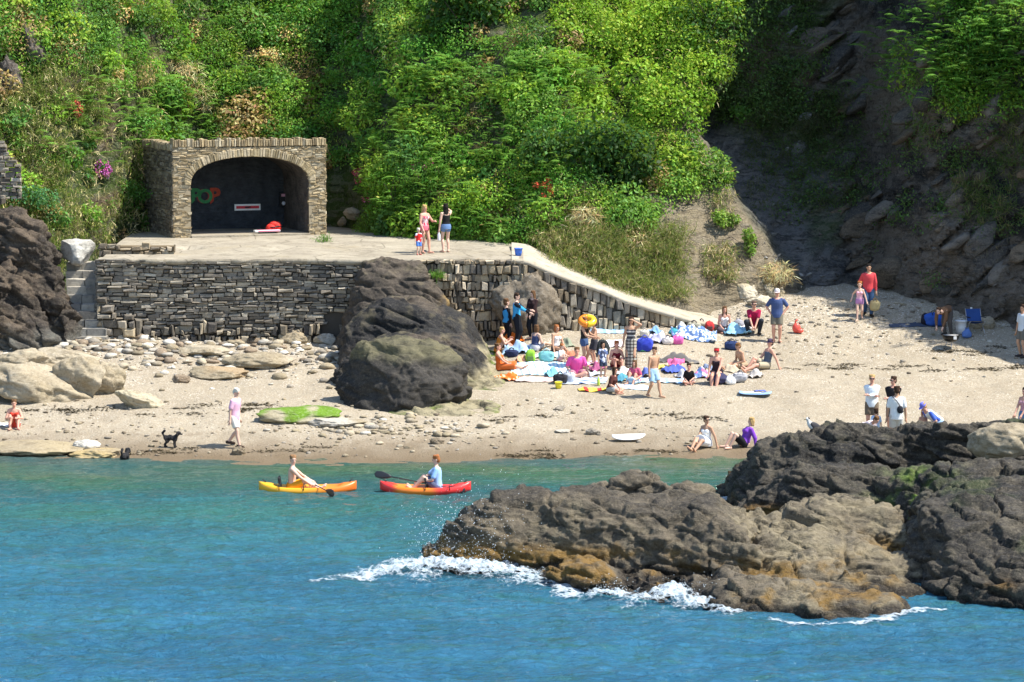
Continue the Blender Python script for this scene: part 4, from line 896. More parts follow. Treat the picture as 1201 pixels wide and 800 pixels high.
t = NT('painted_back_wall'); p = t.pos(); q = t.mapping(p, (1, 1, 2.4)); v_ = t.voro(q, 4.5); n_ = t.noise(p, 3, 5, 0.7)
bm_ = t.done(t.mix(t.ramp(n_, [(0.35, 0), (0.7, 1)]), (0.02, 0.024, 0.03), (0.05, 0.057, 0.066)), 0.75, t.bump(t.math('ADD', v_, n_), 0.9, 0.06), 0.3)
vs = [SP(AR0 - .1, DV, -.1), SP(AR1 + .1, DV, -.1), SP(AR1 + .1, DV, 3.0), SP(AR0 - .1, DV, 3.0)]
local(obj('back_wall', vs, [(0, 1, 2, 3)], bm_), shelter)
m_ = MB()
fl = [SP(AR0 - .01, -.14, 0.07), SP(AR1 + .01, -.14, 0.07), SP(AR1 + .01, DV, 0.07), SP(AR0 - .01, DV, 0.07)]
lo = [q_ - AZ * 0.4 for q_ in fl]
local(obj('floor_slab', fl + lo, [(0, 1, 2, 3), (0, 4, 5, 1), (1, 5, 6, 2), (3, 7, 4, 0)], _MC['worn_concrete']), shelter)
# graffiti on the back wall
def lettering(name, text, size, a, z, d, mat, parent, bold=True, ext=0.004, M=None):
    cu = bpy.data.curves.new(name, 'FONT'); cu.body = text; cu.size = size; cu.extrude = ext; cu.align_x = 'CENTER'; cu.align_y = 'CENTER'
    if bold: cu.offset = size * 0.035
    tmp = bpy.data.objects.new('tmp', cu); COL.objects.link(tmp); dg = bpy.context.evaluated_depsgraph_get()
    me = bpy.data.meshes.new_from_object(tmp.evaluated_get(dg)); bpy.data.objects.remove(tmp)
    me.materials.clear(); me.materials.append(mat); me.name = name
    o = link(name, me); p_ = SP(a, d, z)
    o.matrix_world = Matrix.Translation(Vector(p_)) @ Matrix.Rotation(TH, 4, 'Z') @ Matrix.Rotation(R(90), 4, 'X')
    local_w(o, parent); return o
def local_w(o, parent):
    mw = o.matrix_basis.copy(); o.parent = parent; o.matrix_parent_inverse = (Matrix.Translation(parent.location) @ parent.rotation_euler.to_matrix().to_4x4()).inverted(); return o
gg = plain('paint_green', (0.05, 0.22, 0.085), 0.7, .1, .5); gr_ = plain('paint_red', (0.34, 0.06, 0.035), 0.7, .1, .5); gk = plain('paint_maroon', (0.22, 0.04, 0.04), 0.7)
def wall_a(u, v, d):
    """along-the-front coordinate and height where a pixel meets the plane d behind the front"""
    r = ray(u, v); n_ = san; o_ = np.array([0, 0, CH]); P = SP(0, d, 0); k = ((P - o_) @ n_) / (r @ n_); q = o_ + r * k
    return float((q - P) @ sax), float(q[2] - SZ)
graf = empty('graffiti_lettering', tuple(SP(1.3, DV, 1.3))); graf.parent = None
local_w(graf, shelter)
for (u, v, ch, mt, sz) in [(230, 231, 'B', gg, 1.05), (240.5, 231, 'O', gg, .95), (239, 231, 'O', gk, .95), (252.5, 231, 'B', gr_, 1.12)]:
    a, z = wall_a(u, v, DV)
    o = lettering('letter', ch, sz * 0.72, a, z, DV - 0.012 - (0.006 if mt is gg else 0), mt, shelter, ext=0.003)
    o.name = 'graffiti_letter'
bpy.data.objects.remove(graf)
# things in the shelter
a, z = wall_a(290, 243, DV); sg = empty('wall_sign', tuple(SP(a, DV, z)), TH); tag(sg, 'white framed red sign with a dark mark on the dark back wall', 'sign')
m_ = MB(); m_.box((0, -.03, 0), (0.98, 0.05, 0.235), ch=0.012); m_.build('sign_board', plain('white_paint', (0.8, 0.79, 0.77), 0.5), sg)
m_ = MB(); m_.box((0, -.058, 0), (0.86, 0.008, 0.1)); m_.build('red_band', plain('red_paint', (0.6, 0.03, 0.05), 0.5), sg)
m_ = MB(); m_.sph((-.02, -.064, 0.0), (0.1, 0.006, 0.03)); m_.sph((0.07, -.064, 0.01), (0.06, 0.006, 0.026)); m_.build('dark_mark', plain('black_paint', (0.012, 0.012, 0.014), 0.5), sg)
a, z = wall_a(331, 234, DV); sb = empty('wall_box', tuple(SP(a, DV, z)), TH); tag(sb, 'small black box on the back wall with a pink top and pale lamp', 'box')
m_ = MB(); m_.box((0, -.1, 0), (0.24, 0.18, 0.5), ch=0.02); m_.build('box_body', plain('black_paint', (0.012, 0.012, 0.014), 0.5), sb)
m_ = MB(); m_.box((0, -.2, 0.17), (0.18, 0.02, 0.1), ch=0.005); m_.build('pink_plate', plain('dull_pink', (0.5, 0.25, 0.32), 0.6), sb)
m_ = MB(); m_.sph((0, -.2, -0.13), (0.075, 0.05, 0.075)); m_.build('pale_lamp', plain('pale_glass', (0.55, 0.57, 0.62), 0.3), sb)
a, z = wall_a(253, 270, 1.2)
def on_shelter_floor(u, v, d): a, z = wall_a(u, v, d); p = SP(a, d, 0.072); return p
p = on_shelter_floor(313, 275, 0.35); pl_ = empty('float_board', tuple(p), TH + 0.06); tag(pl_, 'white and pink board lying on the shelter floor', 'board')
m_ = MB(); m_.box((0, 0, 0.09), (0.95, 0.24, 0.07), ch=0.03); m_.build('board', plain('white_paint', (0.8, 0.79, 0.77), 0.5), pl_); m_ = MB(); m_.box((0.05, -.125, 0.09), (0.8, 0.012, 0.03)); m_.box((0.05, 0, 0.127), (0.8, 0.1, 0.006)); m_.build('pink_stripe', plain('hot_pink', (0.65, 0.09, 0.22), 0.5), pl_)
m_ = MB(); m_.box((0, 0, 0.028), (0.6, 0.2, 0.054)); m_.build('board_base', plain('black_paint', (0.012, 0.012, 0.014), 0.5), pl_)
p = on_shelter_floor(321, 272, 0.6); rb = empty('red_bundle', tuple(p), TH); tag(rb, 'red life jacket bundle dumped behind the white and pink board', 'life jacket')
m_ = MB(); m_.sph((-.1, 0, 0.16), (0.2, 0.16, 0.17)); m_.sph((.14, .02, 0.2), (0.16, 0.14, 0.2)); m_.sph((.02, .02, 0.3), (0.18, 0.12, 0.12)); m_.build('jacket_padding', plain('jacket_red', (0.6, 0.03, 0.02), 0.7), rb, True); m_ = MB(); m_.tube([(-.2, -.1, .2), (-.05, -.19, .2), (.12, -.14, .24), (.28, -.04, .2)], 0.022); m_.build('strap', plain('black_paint', (0.012, 0.012, 0.014), 0.5), rb, True)
# ------------------------------------------------------------------ vegetation
def leaf_material(name, trans=0.3, rough=0.55):
    t = NT(name); a = t.attr(); t.done(a, rough, None, 0.3)
    tr = t.n('ShaderNodeBsdfTranslucent'); t.l(t.mix(0.5, a, (0.2, 0.28, 0.02), 'MIX'), tr.inputs['Color'])
    mx = t.n('ShaderNodeMixShader'); mx.inputs[0].default_value = trans; t.l(t.b.outputs[0], mx.inputs[1]); t.l(tr.outputs[0], mx.inputs[2]); t.l(mx.outputs[0], t.out.inputs['Surface'])
    return t.m
LEAF = leaf_material('leaf_green', 0.5); DRY = plain('dry_stem', (0.2, 0.15, 0.09), 0.9); BARK = plain('bark', (0.09, 0.07, 0.05), 0.9)
t = NT('dry_leaf'); DRYLEAF = t.done(t.attr(), 0.85, None, 0.15)
def unit(v): return v / np.maximum(np.linalg.norm(v, axis=-1, keepdims=True), 1e-9)
class Leaves:
    def __init__(s): s.P, s.A, s.N, s.L, s.W, s.C = [], [], [], [], [], []
    def add(s, P, A, N, L, W, C):
        n = len(P); s.P.append(P); s.A.append(unit(A)); s.N.append(N); s.L.append(np.broadcast_to(L, (n,))); s.W.append(np.broadcast_to(W, (n,))); s.C.append(np.broadcast_to(C, (n, 3)))
    def count(s): return sum(len(p) for p in s.P)
    def build(s, name, mat, parent=None, origin=None):
        P, A, N, L, W, C = (np.concatenate(k) for k in (s.P, s.A, s.N, s.L, s.W, s.C)); n = len(P)
        S_ = unit(np.cross(A, N)); N2 = np.cross(S_, A); L, W = L[:, None], W[:, None]
        mid = P + A * L * 0.45
        V = np.stack([P, mid + S_ * W * 0.5 - N2 * W * 0.1, P + A * L - N2 * L * 0.18, mid - S_ * W * 0.5 - N2 * W * 0.1], 1).reshape(-1, 3)
        if origin is not None: V = V - np.array(origin)
        return obj(name, V, np.arange(n * 4).reshape(n, 4), mat, parent, False, np.repeat(C, 4, 0))
VR = np.random.default_rng(77)
HN = unit(np.array([0.0, -0.72, 0.69]))
def shell(c, rad, n, r=VR, inner=0.55):
    d = unit(r.normal(size=(n, 3))); k = r.random(n) ** 0.4 * (1 - inner) + inner
    lump = 1 + 0.28 * fbm(d * 2.2 + c * 0.37, 3, 5)
    return c + d * (k * lump)[:, None] * np.array(rad), d
def leafy(Lv, c, rad, n, size, col, r=VR, var=0.3, wid=0.6, inner=0.5, keep=None):
    """a mound of broad leaves"""
    P, d = shell(np.array(c), rad, n, r, inner)
    A = unit(d * 0.5 + r.normal(size=(n, 3)) * 0.7 + np.array([0, -0.1, -0.35])); N = unit(d + r.normal(size=(n, 3)) * 0.45 + np.array([0, 0, 0.55]))
    s = size * r.uniform(.6, 1.4, n); C = np.array(col) * np.array([3.1, 2.9, 2.2]) * (1 + var * r.normal(size=(n, 1)) * 0.8); C = C * (1 + 0.1 * r.normal(size=(n, 3)))
    Lv.add(P, A, N, s, s * wid, np.clip(C, 0.004, 0.6))
def ferns(Lv, c, n, L, col, r=VR, spread=0.4):
    """n fronds arching out of c, each with paired leaflets"""
    for k in range(n):
        az = r.uniform(0, 2 * math.pi); dr = np.array([math.cos(az), math.sin(az), 0]); dr[1] -= 0.35; dr = unit(dr); l = L * r.uniform(.6, 1.15)
        b = np.array(c) + r.normal(size=3) * spread * np.array([1, .6, .5]); t = np.linspace(.18, 1, 10)
        tl = r.uniform(.5, 1.1); cur = b + dr * (l * t * 0.85)[:, None] + AZ * (l * tl * (0.95 * t - 0.7 * t * t))[:, None]
        tan = unit(np.gradient(cur, axis=0)); sd_ = unit(np.cross(tan, AZ)); nn = np.cross(sd_, tan)
        ln = l * 0.34 * np.sqrt(np.clip(1 - t, 0.03, 1)) * (0.6 + t * 0.7); cc = np.array(col) * r.uniform(1.5, 2.9)
        for sg in (1, -1):
            Lv.add(cur, sd_ * sg + tan * 0.45 - nn * 0.2, nn, ln, ln * 0.3, cc * (1 + .1 * r.normal(size=(10, 1))))
def blades(Lv, P, n, L, cols, r=VR, spread=0.12, lean=(0, -0.25, 0.9), w=0.016):
    """tufts of grass at the points P"""
    m = len(P) * n; B = np.repeat(P, n, 0) + r.normal(size=(m, 3)) * np.array([spread, spread, spread * .4])
    A = np.array(lean) + r.normal(size=(m, 3)) * 0.42; c = np.array(cols)[r.integers(len(cols), size=m)] * r.uniform(1.0, 1.9, (m, 1))
    l = L * r.uniform(.5, 1.25, m); Lv.add(B, A, r.normal(size=(m, 3)), l, w * r.uniform(.7, 1.5, m), c)
    # the drooping upper half of each blade
    tip = B + unit(A) * (l * 0.75)[:, None]; Lv.add(tip, unit(A) + np.array([0, -.35, -1.0]) + r.normal(size=(m, 3)) * .3, r.normal(size=(m, 3)), l * 0.6, w, c)
def surf(x, z, off=0.0):
    y = hill_y(x, z); P = np.stack([np.asarray(x, float), y, np.asarray(z, float)], -1); return P + HN * off
GREENS = [(0.05, 0.12, 0.018), (0.035, 0.095, 0.016), (0.075, 0.15, 0.02), (0.03, 0.075, 0.02), (0.06, 0.125, 0.03), (0.095, 0.165, 0.022)]
def build_undergrowth():
    Lb, Lf, Lg, Ld = Leaves(), Leaves(), Leaves(), Leaves()
    r = VR
    # mounds of bramble, ivy and scrub all over the hill
    n = 1900; x = r.uniform(-24, 9.0, n); z = r.uniform(4.2, 15.5, n)
    for X, Z in zip(x, z):
        g = float(gully(X, Z)); nz = float(fbm(P3(X * 0.22, Z * 0.3, 6.0), 3, 301)); n2 = float(fbm(P3(X * 0.5, Z * 0.5, 2.0), 3, 305))
        if g > 0.3: continue
        if X < -13.6 and Z < 9.6 - 0.15 * (X + 14) and r.random() < .8: continue          # the grassy bank
        if X > 4.6 - (Z - 6) * 0.3 and Z < 6.2: continue                                         # the bare promontory
        if X > 0.6 and Z < 4.9: continue
        if -13.2 < X < -5.2 and Z < 6.6: continue
        base = np.array(GREENS[r.integers(len(GREENS))])
        light = float(sstep(-0.15, 0.35, nz)) ; base = base * (0.85 + 0.6 * light)
        if X > 1.5 and Z > 8.4: base = np.array([0.11, 0.2, 0.022]) * r.uniform(.7, 1.15)       # the bright leafy bank
        if r.random() < 0.035 or (n2 > 0.36 and r.random() < .6 and X < 0): base = np.array([0.17, 0.12, 0.065]) * r.uniform(.6, 1.2)
        rad = .25 + .7 * r.random() ** 2; P = surf(np.array([X]), np.array([Z]), rad * .35)[0]
        leafy(Lb, P, (rad * 1.1, rad * .8, rad * r.uniform(.7, 1.0)), int(60 + 260 * rad * rad / .25), r.uniform(.055, .165), base, r)
        if r.random() < .3: leafy(Ld, P, (rad * 1.15, rad * .9, rad), 26, .22, (0.2, 0.15, 0.09), r, wid=.09)
    # bracken
    for k in range(270):
        X, Z = (r.normal(-2.2, 2.6), r.uniform(4.6, 10.5)) if k < 190 else ((r.normal(-13.2, 1.3), r.uniform(7.4, 9.4)) if k < 225 else (r.normal(-10, 3), r.uniform(7, 13)))
        if gully(X, Z) > .2 or (-13.0 < X < -5.0 and Z < 6.9) or (X > 1 and Z < 5.3): continue
        ferns(Lf, surf(np.array([X]), np.array([Z]), .42)[0], 12, r.uniform(.42, .85), np.array([0.062, 0.135, 0.02]) * r.uniform(.6, 1.35), r)
    # bracken and scrub on the sunlit shoulder of the right cliff, and bare scrub in its shade
    for k in range(460):
        X, Z = r.normal(16.4, 1.9), r.normal(10.6, 1.8)
        if X < 13.6 or Z < 8.8: continue
        P = surf(np.array([X]), np.array([Z]), .3)[0]
        if k % 2: ferns(Lf, P, 9, r.uniform(.6, 1.0), np.array([0.065, 0.15, 0.022]) * r.uniform(.6, 1.3), r)
        else: leafy(Lb, P, (.5, .4, .4), 110, .11, np.array(GREENS[r.integers(6)]) * 1.1, r)
    for k in range(260):
        X, Z = r.uniform(7.2, 13.2), r.uniform(8.4, 15)
        if r.random() < sstep(10.2, 12.6, X + .3 * (Z - 10)) * .9: continue
        leafy(Lb, surf(np.array([X]), np.array([Z]), .15)[0], (.5, .35, .4), 100, .1, np.array([0.032, 0.06, 0.02]) * r.uniform(.7, 1.3), r)
    for k in range(240):
        X, Z = (r.normal(11.2, 1.1), r.normal(6.6, 1.0)) if k < 70 else (r.normal(13.6, .9), r.normal(7.2, 1.6)) if k < 130 else (r.uniform(14.5, 21), r.uniform(5, 9.5))
        leafy(Lb, surf(np.array([X]), np.array([Z]), .08)[0], (.45, .3, .3), 70, .09, np.array([0.032, 0.062, 0.022]) * r.uniform(.7, 1.3), r)
    # grass: the left bank, the promontory, the foot of the hill, the right cliff
    STRAW = [(0.34, 0.265, 0.13), (0.24, 0.2, 0.08), (0.1, 0.15, 0.03), (0.4, 0.33, 0.19)]; FRESH = [(0.085, 0.17, 0.025), (0.13, 0.2, 0.032), (0.16, 0.2, 0.05), (0.26, 0.23, 0.09)]
    x = r.uniform(-24, -13.2, 2600); z = r.uniform(3.6, 10.8, 2600); k = fbm(P3(x * .6, z * .6, 1.), 3, 311) > -0.25
    blades(Lg, surf(x[k], z[k], .02), 14, .34, FRESH + [(0.2, 0.2, 0.07)], r, .14, (0.1, -.5, .75), .022)
    Ls = Leaves()
    x = r.uniform(0.8, 9.6, 1300); z = r.uniform(1.9, 7.4, 1300); g = gully(x, z); k = (g < .3) & (fbm(P3(x * .55, z * .55, 3.), 3, 313) > .08 + .42 * sstep(4.2, 5.6, x) - .3 * (x < 3.6))
    blades(Ls, surf(x[k], z[k], .02), 9, .42, [STRAW[0], STRAW[3], (.3, .24, .12)], r, .13, (0.05, -.5, .6), .02); blades(Lg, surf(x[k], z[k], .02), 9, .42, STRAW[1:3] + FRESH[:2], r, .13, (0.05, -.5, .6), .02)
    x = r.uniform(-24, -13.4, 900); z = r.uniform(3.6, 10.8, 900); blades(Ls, surf(x, z, .02), 11, .36, [(.34, .3, .12), (.4, .34, .18)], r, .16, (0.1, -.5, .75), .02)
    x = r.uniform(1.2, 6.0, 420); z = r.uniform(2.6, 4.9, 420); blades(Lg, surf(x, z, .05), 15, .55, [(0.1, 0.15, 0.035), (0.16, 0.18, 0.06), (0.28, 0.23, 0.11)], r, .15, (0.05, -.5, .6), .02)
    x = r.uniform(-5.6, 1.0, 420); z = r.uniform(4.35, 4.9, 420); blades(Lg, surf(x, z, .02), 12, .3, FRESH[:2], r, .12)
    x = r.uniform(14.2, 22, 800); z = r.uniform(4.5, 11.5, 800); k = fbm(P3(x * .5, z * .5, 5.), 3, 317) > -.05
    blades(Lg, surf(x[k], z[k], .02), 12, .5, [(0.06, 0.11, 0.03), (0.1, 0.13, 0.04), (0.2, 0.17, 0.08)], r, .14, (-.1, -.45, .5), .022)
    x = r.uniform(8.5, 12.8, 300); z = r.uniform(5.4, 9.5, 300); blades(Lg, surf(x, z, .02), 12, .4, [(0.05, 0.075, 0.03), (0.08, 0.085, 0.04)], r, .14, (0, -.45, .4), .02)
    for L_, nm, mt, lab in ((Lb, 'undergrowth', LEAF, 'tangled green bramble and ivy covering the steep hillside'), (Lf, 'bracken_undergrowth', LEAF, 'bright green bracken fronds spread over the hillside'), (Lg, 'hillside_grass', LEAF, 'long green and straw coloured grass on the banks'), (Ls, 'dry_grass', DRYLEAF, 'straw coloured dry grass on the bank below the big dark bush'), (Ld, 'dead_stems_undergrowth', DRYLEAF, 'thin dead stems poking out of the bramble')):
        o = L_.build(nm, mt); tag(o, lab, 'vegetation', kind='stuff')
build_undergrowth()
# ---- bushes one can tell apart
def bush(name, u, v, rad, n, size, col, label, cat='bush', lumps=6, kind='leaf', off=0.35, wid=.6, flowers=None, seed=0, stems=9, ymin=None):
    r = np.random.default_rng(900 + seed); c = hill_point(u, v) + HN * off
    root = empty(name, tuple(c - np.array([0, -.2, rad[2] * .9]))); tag(root, label, cat); org = root.location
    Lv = Leaves()
    for k in range(lumps):
        d = unit(r.normal(size=3)); q = c + d * np.array(rad) * .62 * (k > 0); kk = r.uniform(.45, .75) if k else .8
        leafy(Lv, q, np.array(rad) * kk, int(n / lumps), size, np.array(col) * r.uniform(.75, 1.25), r, wid=wid, inner=.35)
    Lv.build('crown', LEAF if kind == 'leaf' else DRYLEAF, root, org)
    m = MB()
    for k in range(stems):
        a = c + np.array([r.normal() * .15 * rad[0], rad[1] * .5, -rad[2] * .85]); b = c + unit(r.normal(size=3)) * np.array(rad) * .75; mid = (a + b) / 2 + r.normal(size=3) * .12
        m.tube([a - org, mid - org, b - org], [.03, .02, .008], 5)
    m.build('stems', DRY if kind != 'leaf' else BARK, root)
    if flowers is not None:
        P, d = shell(c, np.array(rad) * 1.12, flowers[1], r, .85); P = P[P[:, 1] < c[1] + .1]
        for p in P:
            Fl = Leaves(); leafy(Fl, p, (.08, .05, .11), 26, .06, np.array(flowers[0]) * .55, r, wid=.8); Fl.build('blossom', DRYLEAF, root, org)
    return root
BRN = (0.26, 0.155, 0.075)
bush('dark_bush', 700, 200, (2.0, 1.1, 1.25), 4200, .18, (0.012, 0.036, 0.009), 'big dark glossy bush above the straw coloured bank', lumps=12, off=.7, seed=1, stems=16)
bush('dark_bush', 640, 195, (1.0, .7, .9), 1400, .16, (0.018, 0.048, 0.012), 'mid green bush joined to the left side of the big dark bush', lumps=6, off=.5, seed=2)
bush('bright_bush', 470, 240, (1.2, .8, .95), 2600, .1, (0.085, 0.185, 0.02), 'bright green bush right behind the two standing women', lumps=8, off=.5, seed=3)
bush('bright_bush', 570, 255, (1.7, .8, 1.0), 3400, .095, (0.105, 0.22, 0.022), 'wide bright yellow green bush above the blue bucket', lumps=10, off=.45, seed=4)
bush('bright_bush', 740, 60, (1.5, .8, 1.5), 2800, .13, (0.12, 0.23, 0.025), 'tall bright green leafy shrub at the top beside the shaded gully', lumps=9, off=.5, seed=5)
bush('bright_bush', 765, 135, (.9, .7, 1.0), 1400, .12, (0.105, 0.21, 0.025), 'bright green leaves hanging over the bare soil edge', lumps=6, off=.5, seed=6)
bush('dark_tree_top', 545, 25, (1.5, .9, 1.5), 2600, .2, (0.016, 0.045, 0.011), 'dark broad leaved sapling at the top middle of the hillside', lumps=9, off=.8, seed=7)
bush('dark_bush', 840, 35, (1.6, .9, 1.8), 2600, .13, (0.024, 0.06, 0.014), 'dark bush with pale twigs on the shaded edge of the gully', lumps=9, off=.7, seed=8, stems=18)
for i, (u, v, ra, lab) in enumerate([(85, 62, (.75, .5, .65), 'rusty brown dead bush high on the left of the hillside'), (135, 18, (.8, .5, .55), 'brown withered shrub near the top left corner'), (335, 52, (.7, .5, .5), 'brown dead bush above the right end of the shelter'), (310, 75, (.6, .4, .35), 'low brown dead scrub below the brown bush above the shelter'), (440, 12, (.6, .4, .45), 'brown dead twigs at the top edge above the bracken'), (230, 45, (.35, .3, .5), 'narrow brown dead shrub above the middle of the shelter')]):
    bush('dead_bush', u, v, ra, 700, .11, np.array(BRN) * (1 if i % 2 else .85), lab, lumps=6, kind='dry', wid=.4, off=.35, seed=20 + i, stems=16)
for i, (u, v, ra, lab) in enumerate([(240, 125, (.8, .4, .7), 'tangle of bare grey brown bramble stems above the shelter'), (215, 90, (.7, .4, .4), 'small tangle of dry stems above the bare bramble stems'), (690, 265, (1.0, .4, .5), 'dry straw coloured brush under the big dark bush'), (745, 285, (.6, .4, .6), 'pale dry brush hanging down the middle of the grassy bank'), (905, 330, (.9, .5, .45), 'heap of brown dry brush at the corner of the shaded gully')]):
    bush('dry_brush', u, v, ra, 900, .3, (0.23, 0.175, 0.105), lab, 'bush', lumps=7, kind='dry', wid=.06, off=.25, seed=40 + i, stems=26)
for i, (u, v, ra, fc, lab) in enumerate([(500, 208, (.45, .3, .3), (0.5, 0.1, 0.2), 'pink flowering valerian above the woman in black'), (440, 240, (.35, .3, .35), (0.45, 0.08, 0.17), 'deep pink flowers at the dark left edge of the bright bush'), (423, 215, (.25, .2, .2), (0.42, 0.09, 0.15), 'small reddish flower cluster right of the shelter'), (637, 232, (.35, .3, .3), (0.6, 0.06, 0.04), 'red flowers at the foot of the big dark bush'), (122, 208, (.25, .2, .25), (0.6, 0.09, 0.35), 'single magenta flower clump left of the shelter'), (90, 138, (.22, .2, .2), (0.5, 0.08, 0.07), 'tiny red flowering plant high on the grassy left bank')]):
    bush('flowering_plant', u, v, ra, 500, .09, (0.06, 0.14, 0.03), lab, 'plant', lumps=4, flowers=(fc, 26), off=.45, seed=60 + i, stems=4)
for i, (u, v, ra, cl, lab) in enumerate([(25, 238, (1.3, .8, .5), (0.03, 0.095, 0.045), 'blue green bushy mat on top of the dark left rock'), (58, 262, (.5, .4, .6), (0.045, 0.11, 0.045), 'blue green tuft drooping over the right side of the left rock'), (150, 235, (.9, .5, .55), (0.03, 0.08, 0.02), 'dark green bramble in the shadow beside the shelter wall'), (108, 255, (.4, .4, .5), (0.075, 0.16, 0.025), 'fresh green leafy plant left of the shelter shadow'), (155, 150, (1.3, .6, .5), (0.04, 0.115, 0.025), 'wide dark green bracken mound above the shelter side wall'), (20, 60, (.9, .5, .9), (0.1, 0.2, 0.03), 'light green ivy curtain at the top left corner'), (1150, 50, (1.3, .7, .9), (0.055, 0.135, 0.022), 'sunlit green scrub on top of the right cliff'), (880, 290, (.3, .25, .5), (0.08, 0.14, 0.03), 'narrow green tuft at the right end of the grassy bank'), (870, 140, (.5, .3, .3), (0.045, 0.1, 0.025), 'small green clump on the bare shaded scree'), (800, 232, (.8, .5, .6), (0.075, 0.15, 0.025), 'green shrub on the crest of the bare earth spur'), (765, 250, (.7, .4, .5), (0.06, 0.13, 0.025), 'low green shrub left of the crest of the bare spur'), (850, 262, (.45, .35, .35), (0.085, 0.15, 0.03), 'small light green shrub half way down the bare spur')]):
    bush('leafy_shrub', u, v, ra, 1300 if ra[0] > .8 else 600, .1, cl, lab, lumps=7, off=.3, seed=80 + i)
# a grass tuft growing out of the wall and one by the shelter
def tuft(x, y, z, n, L, label, seed):
    r = np.random.default_rng(seed); Lv = Leaves(); blades(Lv, np.zeros((n, 3)) , 10, L, [(0.1, 0.22, 0.03), (0.07, 0.16, 0.03)], r, .12)
    o = Lv.build('grass_tuft', LEAF); o.location = (x, y, z); tag(o, label, 'plant')
p = at(513, 326, 101.3); tuft(*p, 14, .26, 'bright green tuft growing out of the upright stone wall', 5)
p = at(380, 279, 106.6); tuft(p[0], p[1], float(platform_z(p[0], p[1])), 12, .22, 'small green tuft on the concrete by the right corner of the shelter', 6)
# dry root hanging down the gully edge
p0 = hill_point(812, 165); p1 = hill_point(838, 212); m = MB(); q = (p0 + p1) / 2 + np.array([-.1, -.25, -.1])
o_ = Vector(p0); m.tube([Vector(p0) - o_ + Vector((0, -.1, 0)), Vector(q) - o_, Vector(p1) - o_ + Vector((0, -.2, 0)), Vector(p1) - o_ + Vector((.25, -.2, .12))], [.035, .04, .03, .015], 6)
o = m.build('bare_root', plain('pale_wood', (0.4, 0.34, 0.25), 0.9), None, True); o.location = o_; tag(o, 'pale bare root hanging down the edge of the shaded gully', 'root')
# ------------------------------------------------------------------ people
QUEUE = []
def queue(name, mb, voxel, mats, parent, extra=None, smooth=3):
    """grow one continuous surface over the shapes in mb (done for all at once in flush)"""
    me = raw_mesh(name, np.array(mb.v), mb.f, mats, True); o = link(name, me, parent)
    m = o.modifiers.new('r', 'REMESH'); m.mode = 'VOXEL'; m.voxel_size = voxel; m.use_smooth_shade = True
    m = o.modifiers.new('s', 'SMOOTH'); m.factor = 0.5; m.iterations = smooth
    QUEUE.append((o, extra, mats)); return o
def flush():
    bpy.context.view_layer.update(); dg = bpy.context.evaluated_depsgraph_get()
    for o, extra, mats in QUEUE:
        me = bpy.data.meshes.new_from_object(o.evaluated_get(dg)); me.name = o.name
        n = len(me.vertices); co = np.empty(n * 3, np.float32); me.vertices.foreach_get('co', co)
        o.modifiers.clear()
        if extra is not None and len(extra.v):
            vs = np.concatenate([co.reshape(-1, 3), np.array(extra.v, np.float32)])
            fs = [tuple(p.vertices) for p in me.polygons] + [tuple(i + n for i in f) for f in extra.f]
            me = raw_mesh(o.name, vs, fs, mats, True, None, [0] * len(me.polygons) + list(extra.m))
        else:
            me.materials.clear()
            for m in (mats if isinstance(mats, (list, tuple)) else [mats]): me.materials.append(m)
            me.polygons.foreach_set('use_smooth', np.ones(len(me.polygons), bool))
        o.data = me
    QUEUE.clear()
def ik(a, c, l1, l2, pole):
    a, c, pole = Vector(a), Vector(c), Vector(pole); d = c - a; L = min(max(d.length, abs(l1 - l2) + 1e-3), (l1 + l2) * 0.995); d = d.normalized(); c = a + d * L
    x = (l1 * l1 - l2 * l2 + L * L) / (2 * L); h = math.sqrt(max(l1 * l1 - x * x, 0)); p = pole - d * pole.dot(d)
    p = p.normalized() if p.length > 1e-5 else d.orthogonal().normalized()
    return a + d * x + p * h, c
SKINS = {'pale': (0.62, 0.40, 0.30), 'tan': (0.47, 0.27, 0.17), 'red': (0.58, 0.31, 0.22), 'olive': (0.40, 0.24, 0.15)}
def skin(k):
    if 'skin_' + k in _MC: return _MC['skin_' + k]
    t = NT('skin_' + k); c = np.array(SKINS[k]); n = t.noise(t.objc(), 5, 3)
    m = t.done(t.mix(n, tuple(c * .88), tuple(np.minimum(c * 1.1, 1))), 0.5, None, 0.35); t.b.inputs['Subsurface Weight'].default_value = 0.0
    _MC['skin_' + k] = m; return m
def cloth(c, tag_='cloth'):
    k = '%s_%02x%02x%02x' % (tag_, *[int(x * 255) for x in c]); return plain(k, c, 0.9, 0.1, 0.12, 7.0, 0.0, 0.3)
def stripes(name, cols, scale, axis='Z', rough=0.9, second=None):
    """woven stripes in the fabric: cols = bands of equal width, second = a crossing direction"""
    if name in _MC: return _MC[name]
    t = NT(name); s = t.sep(t.objc()); n = len(cols)
    def band(ax, off=0.0):
        f = t.math('FRACT', t.math('ADD', t.math('MULTIPLY', s[ax], scale), off))
        return t.ramp(f, [(i / n, c) for i, c in enumerate(cols)], 'CONSTANT')
    c = band(axis)
    if second: c = t.mix(1.0, c, band(second), 'MULTIPLY')
    _MC[name] = t.done(c, rough, t.bump(t.noise(t.objc(), 60, 3), 0.2, 0.01), 0.1); return _MC[name]
def blotches(name, cols, scale):
    if name in _MC: return _MC[name]
    t = NT(name); v = t.voro(t.objc(), scale, out='Color'); f = t.sep(v)['X']
    _MC[name] = t.done(t.ramp(f, [(i / len(cols), c) for i, c in enumerate(cols)], 'CONSTANT'), 0.9, t.bump(t.noise(t.objc(), 60, 3), 0.2, 0.01), 0.1); return _MC[name]
